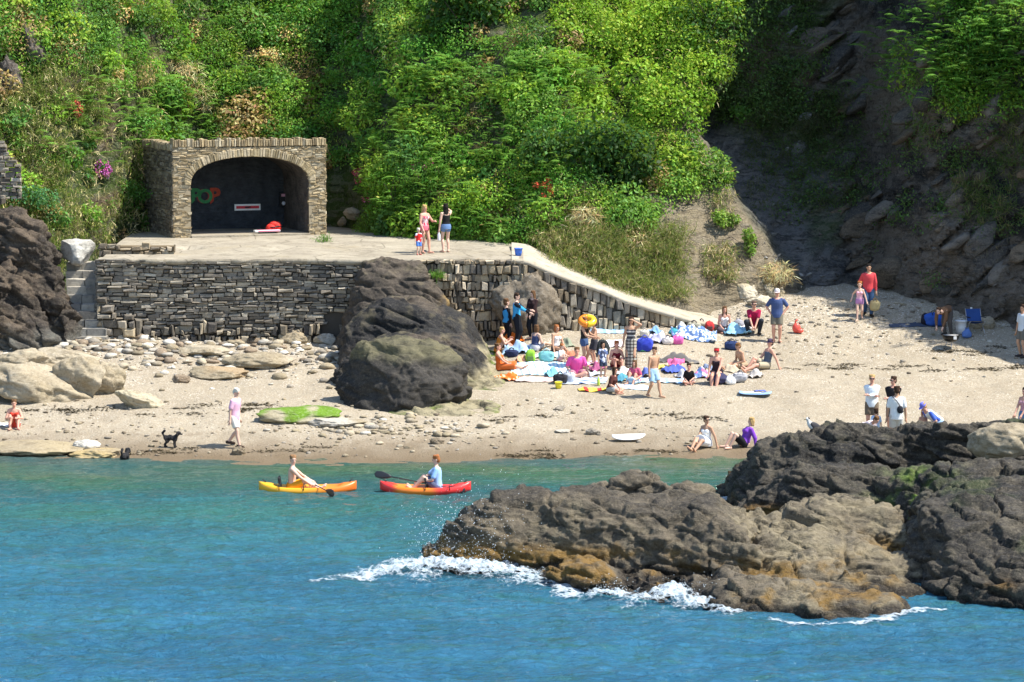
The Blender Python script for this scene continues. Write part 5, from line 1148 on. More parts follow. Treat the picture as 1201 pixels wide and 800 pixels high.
PROF = [(-.07, .055, .05), (-.035, .084, .066), (.0, .091, .069), (.045, .083, .061), (.095, .076, .055), (.15, .086, .060), (.205, .094, .062), (.25, .088, .054), (.285, .05, .04)]
POSES = {
 'stand': dict(hip=.525, RF=(-.055, 0, .04), LF=(.055, .0, .04), RH=(-.15, -.03, .45), LH=(.15, -.03, .45)),
 'walk': dict(hip=.515, RF=(-.045, -.13, .04), LF=(.045, .14, .06), RH=(-.14, .09, .47), LH=(.14, -.12, .48), lean=5),
 'sit_knees': dict(hip=.075, RF=(-.07, -.29, .035), LF=(.07, -.31, .035), RH=(-.075, -.24, .21), LH=(.075, -.25, .21), lean=14),
 'sit_legs': dict(hip=.075, RF=(-.06, -.46, .035), LF=(.06, -.47, .035), RH=(-.06, -.2, .12), LH=(.06, -.2, .12), lean=10),
 'sit_prop': dict(hip=.075, RF=(-.06, -.44, .035), LF=(.06, -.35, .035), RH=(-.17, .15, .02), LH=(.17, .15, .02), lean=-22),
 'cross': dict(hip=.075, RF=(.09, -.17, .03), LF=(-.09, -.2, .03), RH=(-.06, -.17, .12), LH=(.06, -.17, .12), lean=16, kp=(1.0, -.4, .25)),
 'kneel': dict(hip=.26, RF=(-.07, .18, .03), LF=(.07, .18, .03), RH=(-.1, -.2, .3), LH=(.1, -.2, .3), lean=20, kp=(0, -1, -.6)),
 'squat': dict(hip=.17, RF=(-.1, -.1, .04), LF=(.1, -.12, .04), RH=(-.03, -.27, .2), LH=(.03, -.27, .2), lean=28, kp=(.4, -1, .6)),
 'bend': dict(hip=.5, RF=(-.06, .02, .04), LF=(.06, .05, .04), RH=(-.07, -.33, .22), LH=(.07, -.33, .22), lean=95),
 'lounge': dict(hip=.075, RF=(-.06, -.3, .035), LF=(.06, -.28, .035), RH=(-.16, .16, .02), LH=(.16, .16, .02), lean=-38),
}
def person(label, u, v, H, yaw, pose='stand', sk='pale', hair=None, hstyle='short', top=None, bottom=None, shoes=None, hat=None, glasses=False, head=(0, 0), female=False, child=False, pos=None, group=None, sit=0.0, fat=1.0, **kw):
    P = dict(POSES[pose]); P.update(kw); p0 = pos if pos is not None else on_beach(u, v)
    root = empty('person', (p0[0], p0[1], p0[2] + sit), R(yaw)); tag(root, label, 'person', group)
    cy, sy = math.cos(R(yaw)), math.sin(R(yaw)); flat = pos is not None or kw.get('flat')
    def G(q):       # follow the slope of the sand
        q = Vector(q) * H
        if not flat:
            x = p0[0] + cy * q.x - sy * q.y; y = p0[1] + sy * q.x + cy * q.y; q.z += float(beach_z(x, y)) - p0[2] - sit
        return q
    lean, side = R(P.get('lean', 0)), R(P.get('side', 0)); hs = 1.0
    S_ = Vector((math.sin(side), -math.sin(lean) * math.cos(side), math.cos(lean) * math.cos(side))).normalized()
    X = Vector((1, 0, 0)); X = (X - S_ * X.dot(S_)).normalized(); tw = R(P.get('twist', 0)); Yv = S_.cross(X)
    Xs = (X * math.cos(tw) + Yv * math.sin(tw)).normalized()
    pel = Vector((0, 0, P['hip'])) * H; at_ = lambda s: pel + S_ * (s * H)
    sw = (.09 if female else .1) * (0.9 if child else 1.0) * fat
    sh = {-1: at_(.256) - Xs * sw * H, 1: at_(.256) + Xs * sw * H}; hipj = {-1: pel - X * .05 * H - S_ * .012 * H, 1: pel + X * .05 * H - S_ * .012 * H}
    nb = at_(.285); up = (S_ * .6 + Vector((0, -.06, 1)) * .4).normalized() if abs(P.get('lean', 0)) < 60 else (S_ * .9 + Vector((0, 0, .3))).normalized()
    hsz = (1.24 if child else 1.0) * H; hc = nb + up * (.105 * H + (hsz - H) * .05)
    hy, hp = R(head[0]), R(head[1]); fwd = Vector((math.sin(hy), -math.cos(hy), 0)) * math.cos(hp) + Vector((0, 0, math.sin(hp)))
    f = (fwd - up * 0.25 * fwd.dot(up)).normalized(); hx = f.cross(Vector((0, 0, 1))); hx = hx.normalized() * -1; hz = f.cross(hx)
    if hz.z < 0 and abs(P.get('lean', 0)) < 80: hz = -hz
    HM = Matrix((( -hx.x * -1, -f.x, hz.x), (-hx.y * -1, -f.y, hz.y), (-hx.z * -1, -f.z, hz.z)))    # columns: right, back, up
    hd = lambda x, y, z: hc + HM @ Vector((x, y, z)) * hsz
    ps = {}
    for sd_, n_ in ((-1, 'R'), (1, 'L')):
        pole = Vector(P.get(n_ + 'Ep', (sd_ * .55, .6, -.5))); el, wr = ik(sh[sd_], G(P[n_ + 'H']), .162 * H, .148 * H, pole)
        kp = Vector(P.get('kp', (.12, -1, .7))); kp.x *= sd_; kn, an = ik(hipj[sd_], G(P[n_ + 'F']), .245 * H, .24 * H, kp); ps[sd_] = (el, wr, kn, an)
    # --- the body: one surface
    b = MB(); g = .9 if child else 1.0; fb = fat
    def torso(m, s0, s1, inf, fl=1.0):
        ss = [q for q in PROF if s0 < q[0] < s1]; full = lambda s: (np.interp(s, [q[0] for q in PROF], [q[1] for q in PROF]), np.interp(s, [q[0] for q in PROF], [q[2] for q in PROF]))
        ss = [s0] + [q[0] for q in ss] + [s1]; pts = [at_(s) for s in ss]; rr = []
        for s in ss:
            a, c_ = full(max(s, 0.0) if inf else s); hipw = (1.06 if s < .05 else .92) if female else 1.0; a = max(a, .089) if inf > .013 and not female and s < .2 else a; bel = 1 + (fat - 1) * 1.5
            rr.append(((a * hipw * fat + inf) * H, (c_ * bel + inf) * H))
        m.tube(pts, rr, 16, up=Xs if s0 > .04 else X)
    torso(b, -.07, .285, 0)
    if female:
        for sd_ in (-1, 1): b.sph(at_(.195) + Xs * sd_ * .042 * H - Yv * .045 * H, .038 * H, seg=10)
    b.capsule(at_(.27), hc - up * .03 * H, .031 * H, .029 * H)
    b.sph(hc + HM @ Vector((0, .004, .012)) * hsz, (.043 * hsz, .054 * hsz, .056 * hsz), HM); b.sph(hd(0, -.012, -.03), (.033 * hsz, .038 * hsz, .038 * hsz), HM)
    b.sph(hd(0, -.052, -.012), (.0075 * hsz, .012 * hsz, .012 * hsz), HM, 8); b.sph(hd(0, -.045, .014), (.03 * hsz, .01 * hsz, .007 * hsz), HM, 8)
    for sd_ in (-1, 1): b.sph(hd(sd_ * .044, .006, -.004), (.006 * hsz, .012 * hsz, .018 * hsz), HM, 8)
    for sd_ in (-1, 1):
        el, wr, kn, an = ps[sd_]
        b.capsule(at_(.235) + Xs * sd_ * .06 * H, sh[sd_], .04 * H, .034 * H * fb); b.capsule(sh[sd_], el, .031 * H * fb * g, .024 * H * fb); b.capsule(el, wr, .024 * H * fb, .0165 * H)
        b.capsule(hipj[sd_], kn, .05 * H * fb * g, .033 * H * fb); cm = kn.lerp(an, .3); bk = Vector((0, .012 * H, 0)) if P['hip'] > .3 else Vector((0, 0, -.008 * H))
        b.capsule(kn, cm + bk, .032 * H * fb, .0335 * H * fb); b.capsule(cm + bk, an, .0335 * H * fb, .021 * H)
        ft = Vector(P.get('toe', (sd_ * .25, -1, 0))).normalized() if P['hip'] > .3 or pose in ('squat',) else Vector((sd_ * .25, -.75, .55)).normalized()
        if pose == 'kneel': ft = Vector((0, 1, .0))
        if pose in ('sit_knees', 'cross', 'lounge'): ft = Vector((sd_ * .3, -1, .1)).normalized()
        hl = an - ft * .025 * H + Vector((0, 0, -.012 * H)); te = an + ft * .095 * H + Vector((0, 0, -.022 * H if abs(ft.z) < .2 else 0)); ps[sd_] += (hl, te)
        b.capsule(hl, te, .026 * H, .018 * H); hdn = (wr - el).normalized()
        b.capsule(wr, wr + hdn * .045 * H, .0175 * H, .022 * H, 8)
    for sd_ in (-1, 1): b.capsule(at_(.285) + Xs * sd_ * .012 * H, sh[sd_], .03 * H, .028 * H)
    ex = MB()
    for sd_ in (-1, 1):
        el, wr = ps[sd_][:2]; d = (wr - el).normalized(); ref = Vector((0, -1, 0)) - d * (-d.y); ref = ref.normalized() if ref.length > .2 else X; nrm_ = d.cross(ref) * sd_
        k0 = wr + d * .048 * H
        for q, (of, ln) in enumerate(((-.017, .042), (-.006, .048), (.006, .045), (.016, .036))):
            a = k0 + ref * of * H; c1 = a + d * ln * .55 * H + nrm_ * -.006 * H; c2 = c1 + d * ln * .4 * H + nrm_ * -.016 * H
            ex.tube([a - d * .012 * H, a, c1, c2], [.0056 * H, .0058 * H, .0053 * H, .0042 * H], 6)
        a = wr + d * .016 * H - ref * .018 * H; ex.tube([a + ref * .008 * H, a, a - ref * .018 * H + d * .02 * H, a - ref * .02 * H + d * .042 * H], [.0075 * H, .0075 * H, .0062 * H, .005 * H], 6)
        ex.sph(hd(sd_ * .017, -.0455, .0035), (.008 * hsz, .006 * hsz, .005 * hsz), HM, 8, 1)
    ex.sph(hd(0, -.0475, -.034), (.014 * hsz, .006 * hsz, .0045 * hsz), HM, 8, 2)
    queue('body', b, max(.0074 * H, .0085), [skin(sk), plain('eye_dark', (.02, .015, .012), .3), plain('lip', (.42, .14, .12), .5)], root, ex)
    # --- hair
    if hair is not None:
        m = MB(); hm = cloth(hair, 'hair')
        m.sph(hd(0, .008, .024), (.0475 * hsz, .055 * hsz, .05 * hsz), HM, 14); m.sph(hd(0, .026, -.004), (.045 * hsz, .038 * hsz, .05 * hsz), HM, 12)
        for k in range(9):
            a = k * .7; m.sph(hd(.034 * math.cos(a), .012 + .03 * math.sin(a), .05 + .008 * math.sin(k * 3.)), .02 * hsz, None, 8)
        if hstyle in ('bob', 'long'):
            lo = -.075 if hstyle == 'bob' else -.15
            for sx in (-.034, -.012, .012, .034):
                m.capsule(hd(sx, .025, .01), hd(sx * 1.05, .034 if abs(sx) < .02 else .018, lo), .021 * hsz, .015 * hsz)
            for sx in (-1, 1): m.capsule(hd(sx * .04, -.012, .012), hd(sx * .045, -.006, lo + .02), .014 * hsz, .012 * hsz)
        if hstyle == 'bun': m.sph(hd(0, .05, .05), .027 * hsz, None, 10)
        if hstyle == 'tail': m.capsule(hd(0, .05, .03), hd(0, .075, -.06), .02 * hsz, .01 * hsz)
        queue('hair', m, max(.009 * H, .009), hm, root, None, 1)
    if glasses:
        m = MB(); 
        for sx in (-1, 1): m.sph(hd(sx * .019, -.05, .006), (.0175 * hsz, .008 * hsz, .0125 * hsz), HM, 10); m.tube([hd(sx * .034, -.046, .01), hd(sx * .046, -.01, .01), hd(sx * .047, .012, .006)], .0028 * hsz, 6)
        m.tube([hd(-.01, -.054, .009), hd(.01, -.054, .009)], .003 * hsz, 6); m.build('sunglasses', plain('lens_black', (.01, .01, .012), .15, .6), root, True)
    if hat is not None:
        hcol, hk = hat; m = MB()
        if hk == 'cap':
            m.lathe([(.0505, -.002), (.0515, .02), (.046, .045), (.03, .064), (.008, .071)], (0, 0, 0), 16); vs = [hd(x, y * 1.12 + .004, z + .012) for x, y, z in [(q[0] / 1, q[1] / 1, q[2]) for q in m.v]]; m.v = [tuple(q) for q in vs]
            bv = []
            for k in range(7):
                a = math.pi * (k / 6); bv += [hd(-.047 * math.cos(a), -.03 - .006, .016), hd(-.045 * math.cos(a), -.045 - .05 * math.sin(a), .008)]
            bb = len(m.v); m.v += [tuple(q) for q in bv]; m.f += [(bb + 2 * k, bb + 2 * k + 1, bb + 2 * k + 3, bb + 2 * k + 2) for k in range(6)]; m.m += [0] * 6
        elif hk == 'band':
            m.lathe([(.048, 0), (.0505, .008), (.0505, .03), (.045, .048)], (0, 0, 0), 16); m.v = [tuple(hd(x, y * 1.12 + .004, z + .012)) for x, y, z in m.v]
        m.build('hat' if hk == 'cap' else 'headscarf', cloth(hcol), root, True)
    # --- clothes
    vx = max(.0085 * H, .0095)
    if top is not None:
        mat = top[1] if not isinstance(top[1], tuple) else cloth(top[1]); m = MB(); kind = top[0]; hem = top[2] if len(top) > 2 else -.035
        inf = .014 if kind in ('tee', 'long', 'jacket') else .007
        torso(m, hem, .272 if kind in ('tee', 'long', 'jacket') else .225, inf)
        if female:
            for sd_ in (-1, 1): m.sph(at_(.195) + Xs * sd_ * .042 * H - Yv * .046 * H, (.038 + inf * .7) * H, seg=10)
        for sd_ in (-1, 1):
            el, wr = ps[sd_][:2]
            if kind in ('tee', 'long', 'jacket'):
                m.capsule(at_(.226) + Xs * sd_ * .05 * H, sh[sd_].lerp(el, .03), .045 * H, (.031 * fb + .007) * H)
                m.capsule(at_(.272) + Xs * sd_ * .022 * H, sh[sd_], .034 * H, .034 * H)
                e = sh[sd_].lerp(el, .72); m.capsule(sh[sd_].lerp(el, .06), e if kind == 'tee' else el, (.03 * fb + .008) * H, (.028 * fb + .01) * H)
                if kind in ('long', 'jacket'): m.sph(el, (.026 * fb + .011) * H); m.capsule(el, wr - (wr - el) * .12, (.026 * fb + .008) * H, .023 * H)
            else: m.tube([at_(.21) + Xs * sd_ * .055 * H - Yv * .03 * H, at_(.27) + Xs * sd_ * .058 * H - Yv * .012 * H, at_(.275) + Xs * sd_ * .058 * H + Yv * .03 * H, at_(.2) + Xs * sd_ * .05 * H + Yv * .04 * H], .013 * H, 8)
        queue(top[3] if len(top) > 3 else ('swimsuit' if kind == 'suit' else 'shirt'), m, vx, mat, root)
    if bottom is not None:
        kind, bc = bottom[0], bottom[1]; mat = bc if not isinstance(bc, tuple) else cloth(bc); m = MB()
        torso(m, -.062, .05, .011)
        if kind == 'skirt':
            ft_ = bottom[2] if len(bottom) > 2 else .6; kn = (ps[-1][2] + ps[1][2]) / 2; an = (ps[-1][3] + ps[1][3]) / 2
            e = pel.lerp(kn, ft_ * 2) if ft_ <= .5 else kn.lerp(an, ft_ * 2 - 1); w0 = .095 * H
            m.tube([pel + S_ * .06 * H, pel, pel.lerp(e, .5), e], [(.082 * H, .064 * H), (.105 * H, .082 * H), (.11 * H, .09 * H), (.12 * H, .1 * H)], 18, up=X)
        else:
            fr_ = {'shorts': .78, 'hot': .38, 'brief': .16, 'trousers': 1.0}[kind]
            for sd_ in (-1, 1):
                kn, an = ps[sd_][2:4]; r1 = (.05 * fb * g + .014) * H; r2_ = ((.042 if kind == 'shorts' else .035) * fb + .014) * H if kind != 'brief' else .055 * H
                m.sph(hipj[sd_], r1); m.tube([hipj[sd_], hipj[sd_].lerp(kn, fr_)], [r1, r2_], 12)
                if kind == 'trousers': m.sph(kn, r2_); m.tube([kn, kn.lerp(an, .97)], [r2_, .034 * H], 12)
        queue({'skirt': 'skirt', 'trousers': 'trousers', 'brief': 'swim_briefs'}.get(kind, 'shorts'), m, vx, mat, root)
    if shoes is not None:
        for sd_ in (-1, 1):
            m = MB(); hl, te = ps[sd_][4:6]; m.capsule(hl + Vector((0, 0, .002)), te, .031 * H, .023 * H); queue('shoe', m, vx, cloth(shoes, 'shoe'), root)
    return root, dict(wr={k: ps[k][1] for k in ps}, hand={k: ps[k][1] + (ps[k][1] - ps[k][0]).normalized() * .06 * H for k in ps}, head=hc, H=H, root=root, at=at_, sh=sh)
def W(pr, q):
    """a point in a person's frame, in the world"""
    r = pr[0]; q = Vector(q); a = r.rotation_euler.z; return Vector((r.location.x + math.cos(a) * q.x - math.sin(a) * q.y, r.location.y + math.sin(a) * q.x + math.cos(a) * q.y, r.location.z + q.z))
BLOND, BROWN, DARK, WHITE_H, GINGER, BLACKH = (.42, .28, .12), (.13, .07, .035), (.05, .03, .02), (.6, .56, .48), (.32, .12, .045), (.02, .017, .015)
WHITE, BLACK, NAVY, DENIM = (.78, .77, .75), (.018, .018, .02), (.03, .045, .11), (.13, .22, .4)
def plat(u, v):
    Y = 101.6
    for _ in range(30):
        p = at(u, v, Y); e = p[2] - float(platform_z(p[0], Y)); Y += e * 8
    p = at(u, v, Y); p[2] = float(platform_z(p[0], p[1])); return p
# near the water
person('old man in a pink shirt and white shorts walking by the water', 275, 524, 1.73, 62, 'walk', 'pale', WHITE_H, 'short', ('tee', (.72, .42, .55), -.06), ('shorts', (.72, .68, .6)), shoes=(.06, .04, .03), head=(5, -28), lean=7, hip=.512, LH=(.14, -.02, .45), RH=(-.14, .0, .45))
person('sunbather in a red swimsuit sitting with knees up at the left edge', 17, 501, 1.6, 8, 'sit_knees', 'red', BROWN, 'short', ('suit', (.5, .05, .03), -.05), ('brief', (.5, .05, .03)), female=True)
person('woman in a white dress with a hair bun sitting on the wet sand', 829, 524, 1.66, -42, 'sit_legs', 'tan', DARK, 'bun', ('tank', WHITE, -.03), ('skirt', WHITE, .42), glasses=True, head=(70, 0), female=True, LH=(.2, .05, .02), RH=(-.02, -.26, .12), lean=2, RF=(-.02, -.40, .03), LF=(.07, -.42, .03))
person('blond woman in a purple top and black shorts leaning back by the rock', 872, 524, 1.66, -72, 'lounge', 'pale', BLOND, 'bob', ('long', (.2, .06, .42), -.03), ('shorts', BLACK), head=(-8, -12), female=True, lean=-24)
# the platform
pA = person('blond woman in a pink and red swimsuit standing on the platform', 0, 0, 1.66, 42, 'stand', 'red', BLOND, 'long', ('suit', blotches('pink_print', [(.7, .3, .35), (.6, .06, .1), (.75, .6, .6)], 16), -.06), ('brief', (.65, .15, .2)), female=True, pos=plat(498, 297), head=(-10, -20), LH=(.1, -.2, .66), RH=(-.13, -.1, .5), LF=(.05, -.1, .04))
person('toddler in a red life vest and blue shorts beside the blond woman', 0, 0, .9, 25, 'stand', 'pale', WHITE_H, 'short', ('tee', blotches('vest_print', [(.6, .03, .03), (.6, .03, .03), (.7, .7, .75)], 9), -.05, 'life_vest'), ('shorts', (.08, .2, .55)), shoes=(.5, .15, .12), child=True, pos=plat(491, 299))
pB = person('dark haired woman in a black vest and denim shorts shading her face', 0, 0, 1.68, -155, 'stand', 'pale', BLACKH, 'long', ('tank', BLACK, -.05), ('hot', DENIM), female=True, pos=plat(523, 296), RH=(-.05, -.13, .9), REp=(-1, 0, -.7), LH=(.15, .0, .44), head=(-25, -8))
# behind the group: wetsuits by the wall
BW = (.015, .017, .022)
person('child in a black and blue wetsuit left of the two other wetsuits', 594, 404, 1.5, 120, 'stand', 'pale', BROWN, 'short', ('long', blotches('wetsuit_blue', [BW, BW, (.05, .3, .6)], 4), -.04, 'wetsuit_top'), ('trousers', BW), child=True)
person('tall man in a black wetsuit reaching out his blue sleeved arm', 606, 405, 1.74, 80, 'stand', 'pale', DARK, 'short', ('long', blotches('wetsuit_blue_b', [BW, BW, BW, (.05, .32, .6)], 3.2), -.04, 'wetsuit_top'), ('trousers', BW), RH=(-.1, -.27, .62), LH=(.12, -.24, .6), head=(0, -12))
person('woman with long brown hair in a black wetsuit facing the tall man', 625, 398, 1.62, -35, 'stand', 'pale', BROWN, 'long', ('long', (.035, .02, .02), -.04, 'wetsuit_top'), ('trousers', BW), female=True, RH=(-.04, -.15, .55), LH=(.05, -.15, .55), head=(-20, -10))
# the left half of the beach group
person('sunbather with fair hair sitting close against the dark outcrop', 584, 414, 1.6, 95, 'sit_knees', 'red', BLOND, 'short', ('suit', (.6, .22, .04), -.05), ('brief', (.6, .22, .04)), female=True)
person('sunbather wrapped in an orange towel at the foot of the outcrop', 586, 434, 1.62, 80, 'sit_legs', 'red', BROWN, 'bun', ('suit', (.62, .14, .03), -.05), ('skirt', (.62, .15, .04), .7), female=True, lean=-6)
person('brown haired woman in a navy vest sitting with her back half turned', 627, 412, 1.62, 135, 'sit_legs', 'pale', BROWN, 'bob', ('tank', (.045, .06, .13), -.04), ('shorts', (.5, .5, .52)), female=True)
person('fair haired woman in a white top sitting alone behind the bags', 652, 412, 1.62, 38, 'sit_legs', 'tan', GINGER, 'bob', ('tank', WHITE, -.03), ('brief', (.04, .04, .05)), female=True, RH=(-.13, -.1, .06), lean=4)
person('small red haired child sitting low in front of the woman in white', 656, 424, 1.05, 60, 'sit_knees', 'pale', GINGER, 'short', ('tee', (.75, .7, .68), -.04), ('shorts', (.6, .3, .3)), child=True)
pC = person('woman in a black vest and denim shorts hugging a child', 685, 431, 1.64, 68, 'stand', 'tan', BROWN, 'bun', ('tank', (.03, .027, .025), -.02), ('hot', (.06, .1, .2)), female=True, RH=(-.05, -.21, .62), LH=(.09, -.22, .6), head=(0, -18))
person('bare chested boy hugged by the woman in the black vest', 697, 427, 1.42, -70, 'stand', 'tan', BROWN, 'short', None, ('shorts', (.05, .05, .06)), child=True, LH=(.1, -.2, .6), RH=(-.1, -.18, .62))
person('broad man in a bright pink shirt sitting on a striped towel', 676, 441, 1.8, 4, 'cross', 'red', BROWN, 'short', ('tee', (.78, .1, .36), -.05), ('shorts', (.45, .2, .25)), fat=1.12, LH=(.2, -.12, .05), RH=(-.12, -.16, .1))
person('child in a patterned blue top standing behind the dark haired girl', 707, 443, 1.12, 20, 'stand', 'tan', BLACKH, 'bob', ('tee', blotches('child_print', [(.08, .09, .14), (.6, .62, .7), (.12, .16, .3)], 14), -.1), ('shorts', (.04, .05, .08)), child=True)
person('woman in a dark red swimsuit sitting with her arms on her knees', 722, 431, 1.64, 12, 'sit_knees', 'red', GINGER, 'short', ('suit', (.16, .02, .03), -.05), ('brief', (.16, .02, .03)), female=True, head=(10, -10))
person('girl with long dark hair in a brown top sitting on folded legs', 716, 460, 1.5, 62, 'cross', 'red', DARK, 'long', ('tee', (.09, .035, .03), -.03), ('shorts', (.33, .34, .33)), female=True)
person('woman in a long black and white checked dress shading her eyes', 740, 434, 1.72, -6, 'stand', 'tan', DARK, 'long', ('tank', stripes('dress_bands', [(.05, .05, .055), (.06, .06, .065), (.5, .48, .45)], 8.0), -.03, 'dress_top'), ('skirt', stripes('dress_checks', [(.62, .6, .55), (.62, .6, .55), (.16, .15, .15)], 9.5, 'Z', .9, 'X'), .97), female=True, glasses=True, LH=(.06, -.13, .93), LEp=(1, .1, -.5), RH=(-.15, -.02, .46))
person('girl with long brown hair wrapped in a light blue towel', 746, 449, 1.4, -28, 'sit_knees', 'red', BROWN, 'long', ('tee', (.5, .1, .18), -.03), ('skirt', stripes('towel_wrap', [(.3, .55, .75), (.6, .72, .8)], 9, 'Z'), .9), female=True, RH=(-.08, -.22, .26), LH=(.12, -.2, .14))
person('bare chested boy in light blue shorts walking towards the group', 766, 467, 1.6, 38, 'walk', 'tan', DARK, 'short', None, ('shorts', (.33, .5, .66)), head=(-60, -8), RF=(-.05, .1, .05), LF=(.06, -.16, .04), RH=(-.14, -.05, .47), LH=(.13, .03, .47))
person('small boy in a black printed shirt sitting on the towels edge', 808, 450, 1.2, -5, 'cross', 'red', DARK, 'short', ('tee', blotches('tee_print', [BLACK, BLACK, BLACK, (.3, .3, .32)], 6), -.04), ('shorts', (.1, .1, .12)), child=True)
person('woman with a red headscarf sitting on a dark beanbag', 841, 448, 1.68, -12, 'sit_knees', 'red', DARK, 'short', ('suit', (.03, .022, .03), -.05), ('brief', (.03, .022, .03)), hat=((.55, .03, .04), 'band'), glasses=True, female=True, sit=.2, RH=(-.15, -.2, .1), LH=(.04, -.3, .2), RF=(-.06, -.3, -.06), LF=(.02, -.32, -.06), fat=1.1)
person('bare chested teenager with curly brown hair sitting in profile', 872, 432, 1.62, -62, 'sit_legs', 'tan', (.2, .1, .04), 'short', None, ('shorts', (.4, .3, .2)), lean=22, head=(-10, -22))
person('man in a grey vest and cap sitting propped on one arm', 899, 432, 1.78, -68, 'sit_legs', 'red', DARK, 'short', ('tank', (.09, .11, .15), -.05), ('shorts', (.42, .36, .25)), hat=((.07, .05, .09), 'cap'), lean=-12, LH=(.2, .16, .02), RH=(-.06, -.18, .16), RF=(-.06, -.36, .03))
person('woman with long brown hair in a white top sitting high on the beach', 849, 388, 1.62, 4, 'cross', 'red', BROWN, 'long', ('tank', (.75, .7, .68), -.03), ('trousers', (.08, .06, .07)), female=True)
person('man in a maroon shirt squatting with his hands clasped', 884, 389, 1.8, -4, 'squat', 'red', (.12, .08, .06), 'short', ('tee', (.36, .02, .07), -.05), ('trousers', (.03, .035, .045)), shoes=(.03, .03, .03), glasses=True)
person('man in a blue shirt and khaki shorts standing with hands on hips', 911, 401, 1.8, -8, 'stand', 'red', None, 'short', ('tee', (.06, .09, .2), -.07), ('shorts', (.17, .155, .12)), hat=((.7, .62, .6), 'cap'), glasses=True, RH=(-.115, -.01, .53), LH=(.115, -.01, .53), REp=(-1, .5, 0), LEp=(1, .5, 0), fat=1.08)
# the right side
person('man in a red hooded top and jeans carrying a straw bag', 1018, 371, 1.82, 4, 'walk', 'tan', BLACKH, 'short', ('long', (.6, .07, .08), -.07), ('trousers', (.04, .08, .16)), shoes=(.03, .025, .02), LH=(.14, -.05, .45), hip=.52, RF=(-.05, .06, .05), LF=(.05, -.07, .04))
person('girl in a pink top and purple shorts walking in front of the red hooded man', 1008, 376, 1.34, -12, 'walk', 'pale', GINGER, 'tail', ('tank', (.75, .4, .48), -.04), ('hot', (.45, .22, .42)), child=True, female=True, RH=(-.2, -.02, .55), LH=(.19, -.08, .5))
person('person in a brown jacket bending over beside the blue bag', 1111, 393, 1.7, -35, 'bend', 'pale', DARK, 'short', ('jacket', (.15, .085, .05), -.05, 'jacket'), ('trousers', (.09, .08, .075)), shoes=(.03, .03, .03))
person('person in grey shorts standing at the right picture edge', 1199, 419, 1.75, -60, 'stand', 'tan', DARK, 'short', ('tee', (.5, .56, .62), -.04), ('shorts', (.13, .125, .11)), shoes=(.05, .04, .04))
person('man in a white jumper with folded arms behind the black rock', 1022, 510, 1.78, -6, 'stand', 'red', BLOND, 'short', ('long', (.7, .76, .8), -.07), ('shorts', (.16, .125, .09)), glasses=True, RH=(.05, -.13, .66), LH=(-.05, -.14, .68))
person('man in a black shirt with folded arms facing the white shirted back', 1047, 512, 1.78, -14, 'stand', 'red', DARK, 'short', ('tee', (.022, .022, .024), -.06), ('shorts', (.1, .1, .1)), glasses=True, RH=(.05, -.13, .64), LH=(-.06, -.14, .66), head=(-35, 0))
pD = person('man in a white shirt seen from behind with a black sling bag', 1051, 526, 1.8, 176, 'stand', 'tan', DARK, 'short', ('tee', WHITE, -.07), ('shorts', (.58, .56, .5)), head=(0, -5))
person('boy in a white shirt bending low behind the black rock', 1013, 524, 1.3, 40, 'stand', 'red', BROWN, 'short', ('tee', (.72, .6, .6), -.04), ('shorts', (.2, .2, .25)), child=True, lean=70, hip=.46, head=(0, -25), RH=(-.06, -.3, .25), LH=(.06, -.32, .25), RF=(-.055, .02, .04))
person('child in a light blue top standing left of the white shirted man', 1027, 524, 1.08, 170, 'stand', 'pale', DARK, 'short', ('tee', (.42, .55, .7), -.08), ('shorts', (.3, .4, .5)), child=True)
person('fair haired child standing beside the person in the purple cap', 1081, 524, 1.08, 20, 'stand', 'red', GINGER, 'bob', None, ('shorts', (.3, .2, .35)), child=True, lean=15, RH=(-.1, -.2, .62))
person('person in a purple cap and white and blue shirt stooping over the child', 1099, 525, 1.68, -62, 'stand', 'red', BLOND, 'short', ('tee', stripes('polo_blue', [WHITE, (.08, .14, .5)], 3.2, 'X'), -.05), ('shorts', (.35, .5, .7)), hat=((.2, .2, .62), 'cap'), lean=55, hip=.46, head=(0, -35), RH=(-.08, -.28, .4), LH=(.1, -.26, .42))
person('woman with dark tied hair in a pink top at the right edge', 1201, 520, 1.62, -50, 'stand', 'red', DARK, 'bun', ('tank', (.6, .32, .36), -.02), ('trousers', (.12, .24, .42)), female=True, RH=(-.06, -.2, .52), LH=(.08, -.18, .52))
